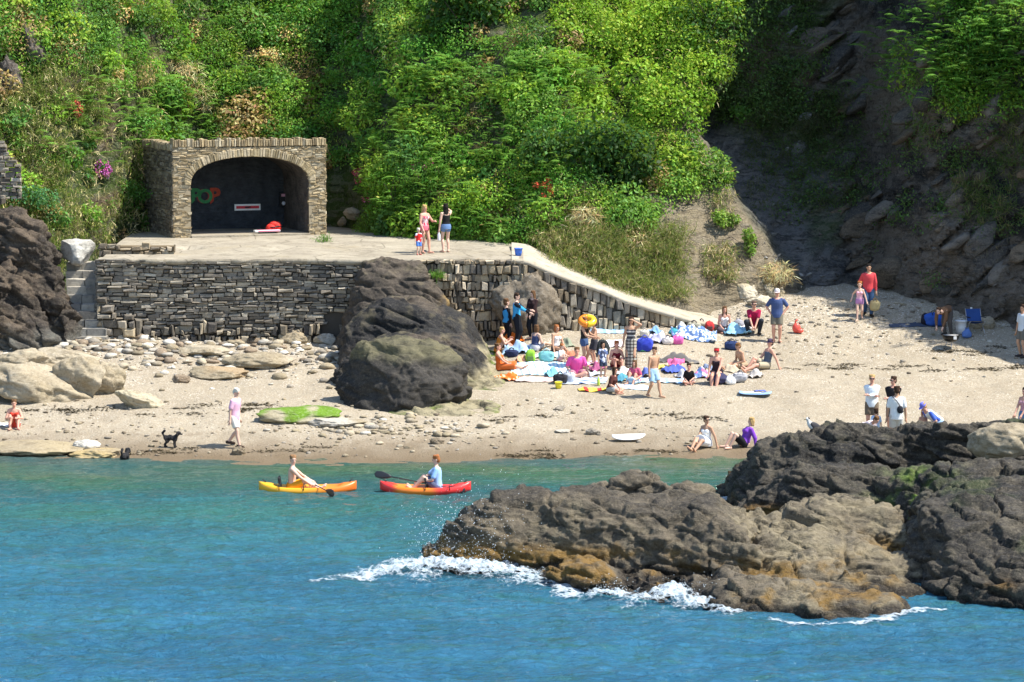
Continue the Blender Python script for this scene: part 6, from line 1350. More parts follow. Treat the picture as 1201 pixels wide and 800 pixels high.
# ------------------------------------------------------------------ towels, bags and beach gear
def towel(u, v, w_, d_, rz, mat, label, heap=0.03, seed=0, name='towel', cat='towel', pos=None, lift=0.02):
    r = np.random.default_rng(seed + 3); p = on_beach(u, v) if pos is None else pos; nx, ny = 26, 18
    a, b = np.meshgrid(np.linspace(-.5, .5, nx), np.linspace(-.5, .5, ny)); X = a * w_; Y = b * d_
    X = X + .05 * fbm(P3(b * 3, a, seed), 2, seed); Y = Y + .05 * fbm(P3(a * 3, b, seed + 4.), 2, seed)
    c, s = math.cos(rz), math.sin(rz); WX = p[0] + c * X - s * Y; WY = p[1] + s * X + c * Y
    h = heap * np.abs(fbm(P3(X * 4.0, Y * 4.0, seed), 3, seed + 1)) * 2.2 + heap * 1.6 * np.clip(1 - (2.2 * np.hypot(a, b)) ** 2, 0, 1) * (heap > .06)
    Z = (beach_z(WX, WY) if pos is None else p[2]) + lift + h
    top = np.stack([X, Y, Z - p[2]], -1).reshape(-1, 3); bot = top - np.array([0, 0, .018]); n = nx * ny
    F_ = grid_faces(nx, ny); edge = [(i, i + 1) for i in range(nx - 1)] + [((ny - 1) * nx + i + 1, (ny - 1) * nx + i) for i in range(nx - 1)] + [((j + 1) * nx, j * nx) for j in range(ny - 1)] + [(j * nx + nx - 1, (j + 1) * nx + nx - 1) for j in range(ny - 1)]
    E = np.array([(b_, a_, a_ + n, b_ + n) for a_, b_ in edge])
    o = obj(name, np.concatenate([top, bot]), np.concatenate([F_, F_[:, ::-1] + n, E]), mat, None, True); o.location = p; o.rotation_euler = (0, 0, rz)
    return tag(o, label, cat)
def bag(u, v, w_, h_, d_, col, label, kind='tote', trim=None, seed=0, rz=0.0, name=None, cat='bag', pos=None):
    p = on_beach(u, v) if pos is None else pos; nm = name or {'tote': 'beach_bag', 'pack': 'rucksack', 'plastic': 'plastic_bag'}[kind]
    root = empty(nm, tuple(p), rz); tag(root, label, cat); V, Fc = ico(4); V = V.copy()
    ex = {'tote': .68, 'pack': .66, 'plastic': .85}[kind]; w_ *= .8; h_ *= .84; d_ *= .9; V = np.sign(V) * np.abs(V) ** ex; V = V / np.abs(V).max()
    zz = (V[:, 2] + 1) / 2; tp = {'tote': 1 + .12 * zz, 'pack': 1 - .25 * zz ** 2, 'plastic': 1.05 - .55 * zz ** 2}[kind]
    V = V * np.stack([tp, tp, np.ones_like(tp)], -1); V = V + unit(V) * (.2 * fbm(V * 1.6 + seed, 3, seed) + (.1 if kind == 'plastic' else .06) * ridged(V * 3.0 + seed, 2, seed + 2))[:, None]
    if kind == 'tote': V[:, 2] -= .3 * np.clip(1 - 1.8 * np.hypot(V[:, 0], V[:, 1]), 0, 1) * (V[:, 2] > 0)
    V = V * np.array([w_ / 2, d_ / 2, h_ / 2]) + np.array([0, 0, h_ * .47])
    mat = col if not isinstance(col, tuple) else cloth(col, 'bagcloth'); obj('bag_body', V, Fc, mat, root, True)
    tm = cloth(trim or (.05, .05, .06), 'strapcloth'); r = .012
    if kind == 'tote':
        for sy in (-1, 1):
            m = MB(); m.tube([(-w_ * .2, sy * d_ * .4, h_ * .86), (-w_ * .17, sy * d_ * .42, h_ * 1.08), (0, sy * d_ * .36, h_ * 1.2), (w_ * .17, sy * d_ * .42, h_ * 1.08), (w_ * .2, sy * d_ * .4, h_ * .86)], r, 6); m.build('handle', tm, root, True)
    elif kind == 'pack':
        m = MB(); m.box((0, -d_ * .5, h_ * .3), (w_ * .62, d_ * .22, h_ * .38), ch=.03); m.build('front_pocket', tm if trim else mat, root)
        for sx in (-1, 1): m = MB(); m.tube([(sx * w_ * .2, d_ * .42, h_ * .9), (sx * w_ * .26, d_ * .62, h_ * .6), (sx * w_ * .28, d_ * .46, h_ * .15)], .02, 6); m.build('shoulder_strap', tm, root, True)
        m = MB(); m.tube([(-.05, d_ * .2, h_ * .93), (0, d_ * .2, h_ * 1.04), (.05, d_ * .2, h_ * .93)], r, 6); m.build('handle', tm, root, True)
    else:
        for sx in (-1, 1): m = MB(); m.tube([(sx * w_ * .12, 0, h_ * .92), (sx * w_ * .2, .01, h_ * 1.12), (sx * w_ * .04, .0, h_ * 1.02)], .014, 6); m.build('handle', mat, root, True)
    return root
def bucket(p, r, h, col, label, handle=(.7, .7, .7), name='bucket', cat='bucket'):
    root = empty(name, tuple(p)); tag(root, label, cat); m = MB(); t_ = .006
    m.lathe([(r * .72, 0), (r * .86, h * .5), (r, h), (r * 1.06, h), (r * 1.06, h * .94), (r * .99, h * .93), (r, h - .004), (r - t_, h - .002), (r * .86 - t_, h * .5), (r * .7, .01)], (0, 0, .004), 18); m.build('pail', plain('plastic_' + label[:14].replace(' ', '_'), col, .35, .5, .05), root, True)
    m = MB(); m.tube([(r * math.cos(a), -.02 - r * .5 * math.sin(a), h * .95 + r * .5 * math.sin(a)) for a in np.linspace(0, math.pi, 9)], .005, 6); m.build('handle', plain('handle_grey', handle, .4), root, True); return root
BLUEST = stripes('towel_blue_stripes', [(.62, .7, .74), (.28, .48, .62), (.7, .74, .76), (.4, .6, .7)], 4.0, 'X')
towel(634, 433, 1.9, 1.5, .1, BLUEST, 'big pale blue striped blanket beside the dark outcrop', seed=1, name='beach_blanket')
towel(632, 446, 1.5, .5, 0, stripes('mat_pink', [(.62, .36, .34), (.66, .52, .47)], 5, 'Y'), 'faded pink beach mat in front of the pale blue striped blanket', seed=2, name='beach_mat')
towel(598, 404, .8, .6, .3, cloth((.72, .16, .02)), 'bright orange towel heap beside the wetsuits', .13, 3)
towel(606, 413, .95, .6, -.2, cloth((.36, .52, .68)), 'crumpled light blue towel under the orange heap', .12, 4)
towel(592, 446, .9, .45, .2, blotches('orange_print', [(.62, .12, .02), (.7, .45, .3), (.62, .16, .03)], 14), 'orange patterned towel hanging down to the sand by the outcrop', .08, 5)
towel(640, 417, 1.1, .45, .1, cloth((.7, .74, .78)), 'white towel behind the green rucksack', .05, 6)
towel(684, 446, 1.5, 1.0, -.1, stripes('towel_navy', [(.55, .62, .7), (.1, .16, .36), (.6, .65, .7)], 4.5, 'Y'), 'navy and white striped towel under the man in pink', .03, 7)
towel(695, 428, .7, .5, .2, cloth((.6, .5, .64)), 'pale lilac towel behind the child in the patterned top', .05, 8)
towel(719, 389, 1.5, .8, 0, stripes('towel_sky', [(.25, .45, .68), (.55, .68, .78), (.32, .52, .72)], 3, 'X'), 'sky blue towel spread at the foot of the ramp wall', .02, 9)
towel(713, 404, 1.0, .7, .1, cloth((.74, .68, .7)), 'pinkish white towel between the two groups of bathers', .04, 10)
towel(695, 458, .9, .4, .1, stripes('towel_hot', [(.7, .55, .08), (.55, .06, .05), (.68, .5, .1)], 2.5, 'X'), 'yellow and red towel left of the girl in brown', .05, 11)
towel(738, 455, 1.2, .55, -.1, stripes('towel_cyan', [(.35, .58, .76), (.66, .74, .78)], 4, 'Y'), 'white and cyan striped towel under the wrapped girl', .04, 12)
towel(775, 447, 1.7, .65, .05, stripes('towel_pale', [(.62, .7, .76), (.3, .5, .72), (.68, .72, .74)], 2.6, 'X'), 'long pale blue and white towel beside the small boy in black', .04, 13)
towel(790, 436, .7, .45, .3, cloth((.08, .12, .42)), 'royal blue towel heap behind the small boy in black', .1, 14)
towel(793, 431, .5, .3, .1, cloth((.66, .14, .3)), 'pink cloth lying on the royal blue heap', .1, 15, lift=.12)
towel(778, 431, .5, .3, 0, cloth((.72, .6, .12)), 'yellow cloth left of the pink cloth', .06, 16)
towel(814, 396, 1.5, .75, 0, blotches('towel_dots', [(.1, .17, .34), (.62, .66, .7), (.12, .2, .4), (.55, .6, .66)], 13), 'navy and white dotted blanket humped over something on the upper beach', .17, 17, name='beach_blanket')
towel(776, 401, .8, .5, .2, cloth((.52, .5, .62)), 'lavender towel left of the dotted blanket', .1, 18)
towel(864, 393, .9, .5, .2, cloth((.28, .52, .68)), 'turquoise towel heap beside the squatting man', .15, 19)
towel(877, 384, .7, .4, 0, cloth((.74, .7, .68)), 'white towel behind the turquoise heap', .06, 20)
towel(822, 443, .6, .4, .2, blotches('cloth_mix', [(.6, .2, .35), (.16, .25, .5), (.65, .6, .62)], 9), 'pink and blue bundle of clothes between the boy and the woman with a headscarf', .14, 21, name='clothes_bundle', cat='clothes')
towel(5, 499, .9, .35, 0, cloth((.76, .76, .75)), 'white towel at the left picture edge next to the red swimsuit', .05, 22)
towel(1075, 381, 1.8, .35, 0, cloth((.05, .065, .1)), 'dark mat lying in the shade behind the brown jacket', .02, 23, name='beach_mat')
towel(793, 424, 1.5, .2, .02, cloth((.16, .15, .14)), 'dark grey rolled windbreak lying between the two groups', .1, 24, name='windbreak', cat='windbreak')
towel(1106, 523, .6, .35, 0, cloth((.3, .5, .72)), 'light blue towel right of the person in the purple cap', .16, 25)
towel(699, 440, .5, .35, .4, cloth((.5, .55, .6)), 'grey blue cloth at the feet of the hugging woman', .06, 26)
bag(622, 424, .42, .48, .3, (.24, .48, .05), 'lime green rucksack in front of the white towel', 'pack', (.12, .2, .06), 1, cat='rucksack')
bag(641, 424, .58, .42, .3, (.22, .52, .52), 'aqua beach bag right of the lime green rucksack', 'tote', (.5, .6, .6), 2)
bag(600, 419, .5, .3, .3, (.03, .04, .09), 'navy bag under the light blue crumpled towel', 'tote', None, 3)
bag(646, 386, .85, .42, .4, (.7, .62, .64), 'big pinkish white bag lying by the sea wall', 'plastic', None, 4)
bag(657, 379, .5, .6, .35, (.12, .42, .58), 'turquoise bag standing behind the big pinkish white bag', 'tote', (.08, .15, .3), 5)
bag(617, 392, .5, .45, .3, (.62, .54, .6), 'pale lilac bag between the wetsuits', 'plastic', None, 6)
bag(633, 386, .45, .4, .3, (.72, .72, .74), 'white plastic bag right of the woman in a wetsuit', 'plastic', None, 7)
bag(577, 388, .5, .4, .3, (.68, .72, .76), 'white bag tucked behind the dark outcrop', 'plastic', None, 8)
bag(657, 450, .5, .38, .32, (.03, .03, .035), 'black bag behind the yellow bucket', 'tote', None, 9)
bag(667, 449, .45, .42, .3, (.5, .52, .56), 'grey mesh bag right of the yellow bucket', 'tote', (.2, .2, .22), 10)
bag(707, 416, .55, .62, .35, (.03, .035, .035), 'black rucksack behind the woman in dark red', 'pack', (.1, .11, .1), 11, cat='rucksack')
bag(756, 412, .62, .52, .35, blotches('bag_globe', [(.04, .06, .42), (.05, .08, .45), (.1, .4, .2)], 3.2), 'royal blue and green beach bag right of the checked dress', 'tote', (.1, .12, .4), 12)
bag(756, 395, .36, .3, .25, (.6, .56, .48), 'small cream bag above the royal blue and green bag', 'tote', (.4, .35, .3), 13)
bag(783, 404, .42, .3, .3, (.66, .6, .56), 'cream bag in front of the lavender towel', 'tote', None, 14)
bag(795, 404, .42, .34, .3, (.68, .14, .4), 'pink bag left of the dotted blanket', 'tote', (.6, .3, .45), 15)
bag(791, 392, .5, .22, .3, (.06, .3, .36), 'teal bag lying above the pink bag', 'plastic', None, 16)
bag(832, 388, .4, .38, .3, (.5, .05, .05), 'red bag left of the woman sitting high on the beach', 'pack', (.1, .05, .05), 17, cat='rucksack')
bag(814, 388, .5, .34, .3, (.36, .34, .26), 'olive bag at the low end of the ramp wall', 'tote', None, 18)
bag(823, 384, .36, .3, .25, (.55, .36, .3), 'tan bag between the olive bag and the red bag', 'tote', None, 19)
bag(858, 411, .55, .36, .35, (.03, .05, .13), 'navy bag under the turquoise towel heap', 'tote', None, 20)
bag(868, 448, .5, .34, .35, stripes('basket_weave', [(.2, .2, .22), (.55, .55, .57)], 22, 'Z', .8), 'grey woven basket in front of the bare chested teenager', 'tote', (.15, .15, .17), 21, name='basket', cat='basket')
bag(857, 451, .42, .34, .3, (.74, .74, .73), 'white plastic bag left of the grey woven basket', 'plastic', None, 22)
bag(866, 384, .5, .35, .3, (.3, .3, .33), 'grey bag between the seated woman and the squatting man', 'plastic', None, 23)
bag(1097, 381, .85, .5, .5, (.03, .09, .36), 'bright blue holdall in the shade left of the brown jacket', 'tote', (.02, .02, .03), 24)
bag(1085, 381, .35, .45, .3, (.02, .02, .03), 'black bag leaning on the left end of the bright blue holdall', 'pack', None, 25, cat='rucksack')
bag(1134, 396, .4, .36, .3, (.1, .18, .42), 'blue carrier bag in front of the white bucket', 'plastic', None, 26)
bag(1112, 376, .3, .3, .2, (.2, .12, .08), 'small brown bag in the shade behind the brown jacket', 'tote', None, 27)
o = bag(842, 449, .85, .42, .7, (.045, .045, .09), 'dark navy beanbag under the woman with the headscarf', 'plastic', None, 28, name='beanbag', cat='beanbag')
bucket(on_beach(655, 456), .12, .2, (.7, .62, .03), 'yellow bucket standing in front of the black bag')
bucket(plat(608, 300), .14, .25, (.03, .14, .6), 'blue bucket standing alone on the platform by the ramp top')
bucket(on_beach(1127, 392), .2, .44, (.72, .72, .73), 'tall white bucket beside the brown jacket')
for i, (u, v, c_, lab) in enumerate([(668, 420, (.5, .2, .12), 'rust coloured clothes pile right of the red haired child'), (701, 434, (.35, .1, .2), 'maroon cloth crumpled by the feet of the patterned child'), (728, 447, (.1, .3, .4), 'petrol blue cloth behind the girl in brown'), (731, 440, (.7, .68, .62), 'cream clothes pile left of the wrapped girl'), (757, 441, (.1, .14, .4), 'dark blue clothes pile right of the wrapped girl'), (800, 443, (.62, .6, .62), 'whitish clothes pile left of the small boy in black'), (832, 436, (.2, .25, .35), 'slate blue clothes pile behind the woman with a headscarf'), (858, 436, (.5, .42, .3), 'sandy clothes pile left of the curly haired teenager'), (886, 443, (.55, .5, .45), 'beige clothes pile under the legs of the man in a cap'), (648, 441, (.2, .45, .5), 'sea green cloth on the striped blanket'), (613, 425, (.7, .35, .2), 'salmon cloth left of the lime green rucksack'), (768, 392, (.2, .35, .55), 'mid blue cloth above the lavender towel'), (800, 387, (.5, .5, .48), 'grey clothes pile at the back of the dotted blanket'), (665, 405, (.25, .28, .2), 'olive clothes pile right of the woman in white')]):
    towel(u, v, .5, .34, i * .4, cloth(c_), lab, .1, 200 + i, 'clothes_pile', 'clothes')
def bottle(p, h, col, label):
    root = empty('bottle', tuple(p)); tag(root, label, 'bottle'); m = MB(); r = h * .16
    m.lathe([(r * .9, 0), (r, h * .05), (r, h * .6), (r * .45, h * .78), (r * .38, h * .88)], (0, 0, .003), 14); m.build('bottle_body', plain('bottle_' + label[:9].replace(' ', '_'), col, .25, .5), root, True)
    m = MB(); m.lathe([(r * .45, h * .88), (r * .45, h)], (0, 0, .004), 12); m.build('bottle_cap', plain('white_paint', (.8, .8, .8)), root, True); return root
bottle(on_beach(1139, 379), .52, (.16, .3, .08), 'tall green bottle in the shade left of the folding chair')
bottle(on_beach(702, 452), .3, (.45, .65, .08), 'lime green bottle beside the girl in brown')
b_ = bottle(W(pB, pB[1]['hand'][1]) + Vector((0, 0, -.3)), .34, (.7, .74, .78), 'white bottle held by the woman shading her face')
# the straw bag held by the girl, the sling of the man in white
p = W(pD, (0.03, .0, 0)); sl_ = empty('sling_bag', pD[0].location, pD[0].rotation_euler.z); tag(sl_, 'black sling bag worn across the white shirted back', 'bag')
Hh = 1.8; m = MB(); m.sph((-.05 * Hh, .085 * Hh, .62 * Hh), (.05 * Hh, .028 * Hh, .062 * Hh)); m.build('bag_body', cloth((.03, .03, .035), 'bagcloth'), sl_, True)
m = MB(); m.tube([(-.06 * Hh, .085 * Hh, .66 * Hh), (0.0, .083 * Hh, .75 * Hh), (.07 * Hh, .06 * Hh, .82 * Hh), (.075 * Hh, 0, .835 * Hh), (.03 * Hh, -.075 * Hh, .75 * Hh), (-.07 * Hh, -.07 * Hh, .63 * Hh), (-.11 * Hh, 0, .58 * Hh), (-.09 * Hh, .07 * Hh, .58 * Hh)], .011, 6); m.build('strap', cloth((.05, .05, .055), 'strapcloth'), sl_, True)
gp = on_beach(1027, 372); bag(0, 0, .4, .42, .2, (.4, .33, .17), 'straw bag hanging from the hand of the girl in pink', 'tote', (.3, .2, .1), 40, name='straw_bag', pos=np.array([gp[0] - .05, gp[1] - .15, gp[2] + .22]))
# the inflatable held by the boy: an orange and yellow ring
ring = empty('inflatable_ring', tuple(W(pC, (0.02, -.1, 1.5)))); tag(ring, 'orange and yellow inflatable ring held over the hugging pair', 'inflatable'); 
for k, (c_, nm) in enumerate((((.75, .22, .01), 'orange_half'), ((.78, .52, .02), 'yellow_half'))):
    m = MB(); aa = np.linspace(math.pi / 2, 3 * math.pi / 2, 15) + (math.pi if k else 0); m.tube([(.2 * math.cos(a), .14 * math.sin(a), .1 * math.sin(a)) for a in aa], .1, 12); m.build(nm, plain('vinyl_' + nm, c_, .3, .5, .06), ring, True)
# boards
def board(p, L, wd, col, label, rz, name='surfboard', cat='surfboard', extra=None, tilt=0.0):
    root = empty(name, tuple(p), rz); tag(root, label, cat); n = 26; V = []
    for k in range(n):
        t_ = k / (n - 1); x = (t_ - .5) * L; hw = wd / 2 * (math.sin(math.pi * min(max(t_ * .93 + .05, 0), 1)) ** .55 if name == 'surfboard' else (min(1, (.12 + 9 * (1 - t_)) ** .5) if t_ > .9 else .93 + .07 * math.sin(math.pi * t_))); z = .045 + .05 * (2 * t_ - 1) ** 4 + tilt * x; th = .028
        for (a, b) in ((-1, 0), (-.8, .8), (-.3, 1), (.3, 1), (.8, .8), (1, 0), (.8, -.8), (-.8, -.8)): V.append((x, a * hw, z + b * th))
    F_ = [(k * 8 + i, k * 8 + (i + 1) % 8, k * 8 + 8 + (i + 1) % 8, k * 8 + 8 + i) for k in range(n - 1) for i in range(8)] + [tuple(range(8))[::-1], tuple((n - 1) * 8 + i for i in range(8))]
    obj('deck', V, F_, plain('foam_' + name + str(int(col[2] * 99)), col, .35, .5, .04), root, True); return root
board(on_beach(737, 517), .95, .5, (.82, .82, .81), 'small white surfboard lying on the wet sand', .15, tilt=.03)
sb_ = [o for o in bpy.data.objects if o.name == 'surfboard'][0]; sb_.rotation_euler.x = .22; sb_.location.z += .06
bb_ = board(on_beach(886, 464), 1.0, .5, (.3, .45, .7), 'pale blue bodyboard lying on the sand in front of the group', -.1, 'bodyboard', 'bodyboard')
m = MB(); m.box((-.1, 0, .085), (.55, .3, .012), ch=.004); m.build('white_panel', plain('white_paint', (.8, .79, .77)), bb_)
towel(891, 462, .34, .22, .2, cloth((.1, .14, .4)), 'dark blue cloth lying on the pale blue bodyboard', .06, 71, name='cloth', cat='cloth', pos=on_beach(891, 463) + np.array([0, 0, .1]), lift=.0)
# red plastic toy on the upper beach
p = on_beach(934, 391); tr = empty('sand_spade', tuple(p)); tag(tr, 'red plastic spade and mould lying alone right of the blue shirted man', 'beach toy'); m = MB(); m.sph((0, 0, .17), (.14, .09, .17)); m.sph((.12, -.05, .08), (.12, .09, .08)); m.build('mould', plain('toy_red', (.75, .1, .07), .35, .5), tr, True); m = MB(); m.tube([(-.05, 0, .3), (-.02, 0, .42), (.05, .02, .46)], .025, 8); m.build('handle', plain('toy_red', (.75, .1, .07)), tr, True)
# kettle barbecue
p = on_beach(1115, 408); q = empty('kettle_barbecue', tuple(p)); tag(q, 'black kettle barbecue standing in the sun below the white bucket', 'barbecue'); m = MB()
m.lathe([(.06, .2), (.2, .24), (.27, .34), (.285, .42), (.295, .42), (.295, .44), (.27, .44), (.26, .4), (.1, .3)], (0, 0, 0), 24); m.build('bowl', plain('enamel_black', (.012, .012, .013), .25, .5), q, True)
for k in range(3): a = k * 2.09 + .5; m = MB(); m.tube([(.1 * math.cos(a), .1 * math.sin(a), .26), (.24 * math.cos(a), .24 * math.sin(a), -.03)], .012, 8); m.build('leg', plain('steel', (.4, .4, .42), .35, .5, metal=.8), q, True)
m = MB(); m.lathe([(.25, .43), (.255, .436)], (0, 0, 0), 24); m.build('grill_plate', plain('grill_grey', (.3, .3, .3), .5, .5), q, True)
m = MB(); m.box((.1, -.28, .36), (.1, .02, .1), ch=.008); m.build('white_tag', plain('white_paint', (.8, .79, .77)), q)
# folding chair
p = on_beach(1144, 391); q = empty('folding_chair', tuple(p), .2); tag(q, 'low blue folding chair in the shade before the sloping rock', 'chair'); st_ = plain('steel', (.4, .4, .42), .35, .5, metal=.8); bl = cloth((.03, .07, .22))
for sx in (-1, 1):
    for (a, b) in (((sx * .26, -.22, 0), (sx * .26, .2, .42)), ((sx * .26, .24, 0), (sx * .26, -.2, .42)), ((sx * .26, .1, .3), (sx * .26, .3, .82))): m = MB(); m.tube([a, b], .013, 8); m.build('frame_leg', st_, q, True)
    m = MB(); m.box((sx * .27, -.02, .55), (.05, .4, .025), ch=.008); m.build('armrest', plain('black_paint', (.012, .012, .014)), q)
def sheet(name, pts, mat, par):
    V = [Vector(a) for a in pts]; n = (V[1] - V[0]).cross(V[3] - V[0]).normalized() * .012; vs = []; k = 7
    for off in (0, 1):
        for i in range(k):
            for j in range(k):
                a, b = i / (k - 1), j / (k - 1); q_ = (V[0] * (1 - a) + V[1] * a) * (1 - b) + (V[3] * (1 - a) + V[2] * a) * b; vs.append(q_ - n * 4 * math.sin(math.pi * a) * math.sin(math.pi * b) - n * off)
    fs = [(o_ + i * k + j, o_ + i * k + j + 1, o_ + (i + 1) * k + j + 1, o_ + (i + 1) * k + j) for o_ in (0, 49) for i in range(6) for j in range(6)]
    return obj(name, vs, fs, mat, par, True)
sheet('seat', [(-.25, -.2, .41), (.25, -.2, .41), (.25, .16, .36), (-.25, .16, .36)], bl, q); sheet('backrest', [(-.25, .12, .4), (.25, .12, .4), (.25, .3, .8), (-.25, .3, .8)], bl, q)
# wrack: dark strands of seaweed along the tide line
def wrack():
    r = np.random.default_rng(33); L_ = Leaves()
    spots = [(r.uniform(925, 1215), r.normal(432, 3)) for _ in range(16)] + [(r.uniform(0, 420), r.normal(479, 4)) for _ in range(16)] + [(r.uniform(600, 850), r.normal(533, 4)) for _ in range(10)] + [(r.uniform(580, 860), r.normal(487, 7)) for _ in range(8)] + [(r.uniform(1090, 1180), r.normal(414, 4)) for _ in range(7)] + [(r.uniform(0, 400), r.normal(533, 4)) for _ in range(10)]
    for (u, v) in spots:
        p = on_beach(u, v); n = int(r.uniform(25, 70)); P = p + r.normal(size=(n, 3)) * np.array([.24, .07, 0]); P[:, 2] = beach_z(P[:, 0], P[:, 1]) + .012 + .02 * r.random(n)
        A = r.normal(size=(n, 3)) * np.array([1, .6, .12]); L_.add(P, A, np.array([0, 0, 1.0]) + r.normal(size=(n, 3)) * .3, r.uniform(.06, .2, n), r.uniform(.02, .05, n), np.array([.045, .035, .018]) * r.uniform(.5, 1.8, (n, 1)))
    o = L_.build('seaweed_wrack', DRYLEAF); tag(o, 'dark dry seaweed strands strewn along the tide lines', 'seaweed', kind='stuff')
wrack()
# ------------------------------------------------------------------ dogs and bird
FUR = None
def fur(name, c):
    t = NT(name); v = t.voro(t.objc(), 45); n = t.noise(t.objc(), 30, 4); return t.done(t.mix(n, tuple(np.array(c) * .5), tuple(np.array(c) * 1.7)), .7, t.bump(t.math('ADD', v, n), 1.0, .02), .3)
FB = fur('fur_black', (.016, .015, .016))
def dog(p, label, S, yaw, sit=False):
    root = empty('dog', tuple(p), R(yaw)); tag(root, label, 'dog'); b = MB(); q = lambda x, y, z: Vector((x, y, z)) * S      # nose towards -Y
    b.capsule(q(0, -.16, .34), q(0, .16, .36), .095 * S, .08 * S); b.sph(q(0, -.16, .33), (.1 * S, .11 * S, .125 * S)); b.sph(q(0, .17, .35), (.09 * S, .1 * S, .1 * S))
    b.capsule(q(0, -.2, .4), q(0, -.29, .5), .075 * S, .06 * S); b.sph(q(0, -.31, .53), (.072 * S, .085 * S, .072 * S)); b.capsule(q(0, -.35, .51), q(0, -.43, .49), .042 * S, .03 * S)
    for sx in (-1, 1):
        b.capsule(q(sx * .06, -.29, .56), q(sx * .085, -.28, .46), .03 * S, .032 * S)
        b.capsule(q(sx * .06, -.17, .3), q(sx * .06, -.15, .16), .045 * S, .034 * S); b.capsule(q(sx * .06, -.15, .16), q(sx * .06, -.17, .03), .034 * S, .03 * S); b.capsule(q(sx * .06, -.17, .025), q(sx * .06, -.21, .022), .03 * S, .026 * S)
        b.capsule(q(sx * .06, .17, .32), q(sx * .065, .11, .2), .06 * S, .042 * S); b.capsule(q(sx * .065, .11, .2), q(sx * .06, .21, .12), .042 * S, .03 * S); b.capsule(q(sx * .06, .21, .12), q(sx * .06, .2, .03), .03 * S, .028 * S); b.capsule(q(sx * .06, .2, .025), q(sx * .06, .15, .022), .029 * S, .025 * S)
    b.capsule(q(0, .24, .4), q(0, .3, .52), .035 * S, .04 * S); b.capsule(q(0, .3, .52), q(0, .22, .6), .045 * S, .05 * S)
    r = np.random.default_rng(4)
    for k in range(26): d = unit(r.normal(size=3)); b.sph(q(d[0] * .09, d[1] * .22, .35 + d[2] * .09), .034 * S, None, 6)
    ex = MB(); ex.sph(q(0, -.458, .5), (.016 * S, .012 * S, .012 * S), None, 8, 1)
    for sx in (-1, 1): ex.sph(q(sx * .032, -.385, .55), .011 * S, None, 8, 1)
    queue('body', b, .011, [FB, plain('nose_black', (.008, .008, .008), .2, .5)], root, ex, 1); return root
dog(on_beach(200, 525), 'black curly dog standing on the wet sand with its tail curled up', .78, 78)
wd = on_beach(147, 541); dog(np.array([wd[0], wd[1] - .1, wd[2] - .12]), 'wet black dog standing in the shallow water facing the beach', .8, 165)
bp = at(953, 509, 76.0); bird = empty('gull', tuple(bp), R(-60)); tag(bird, 'white breasted dark winged bird perched on the black rock top', 'bird'); b = MB()
b.sph((0, 0, .2), (.085, .15, .1), Matrix.Rotation(R(-28), 3, 'X')); b.capsule((0, -.1, .25), (0, -.14, .36), .055, .042); b.sph((0, -.155, .385), (.045, .052, .043)); b.capsule((0, .1, .14), (0, .27, .07), .045, .012)
queue('body', b, .009, plain('feather_white', (.75, .75, .72)), bird, None, 2)
for sx in (-1, 1):
    m = MB(); m.sph((sx * .075, .05, .2), (.022, .19, .08), Matrix.Rotation(R(-30), 3, 'X')); m.build('wing', plain('feather_dark', (.05, .05, .055)), bird, True)
    m = MB(); m.tube([(sx * .035, 0, .12), (sx * .035, .0, .0)], .008, 6); m.tube([(sx * .035, .01, .004), (sx * .035, -.05, .004)], .009, 6, flat=.5); m.build('leg', plain('leg_pink', (.45, .25, .2)), bird, True)
m = MB(); m.tube([(0, -.195, .385), (0, -.25, .378), (0, -.262, .366)], [.014, .01, .004], 8); m.build('beak', plain('beak_dark', (.1, .08, .03)), bird, True); m = MB(); m.sph((0, -.14, .395), (.046, .05, .036)); m.build('hood', plain('feather_dark', (.05, .05, .055)), bird, True)
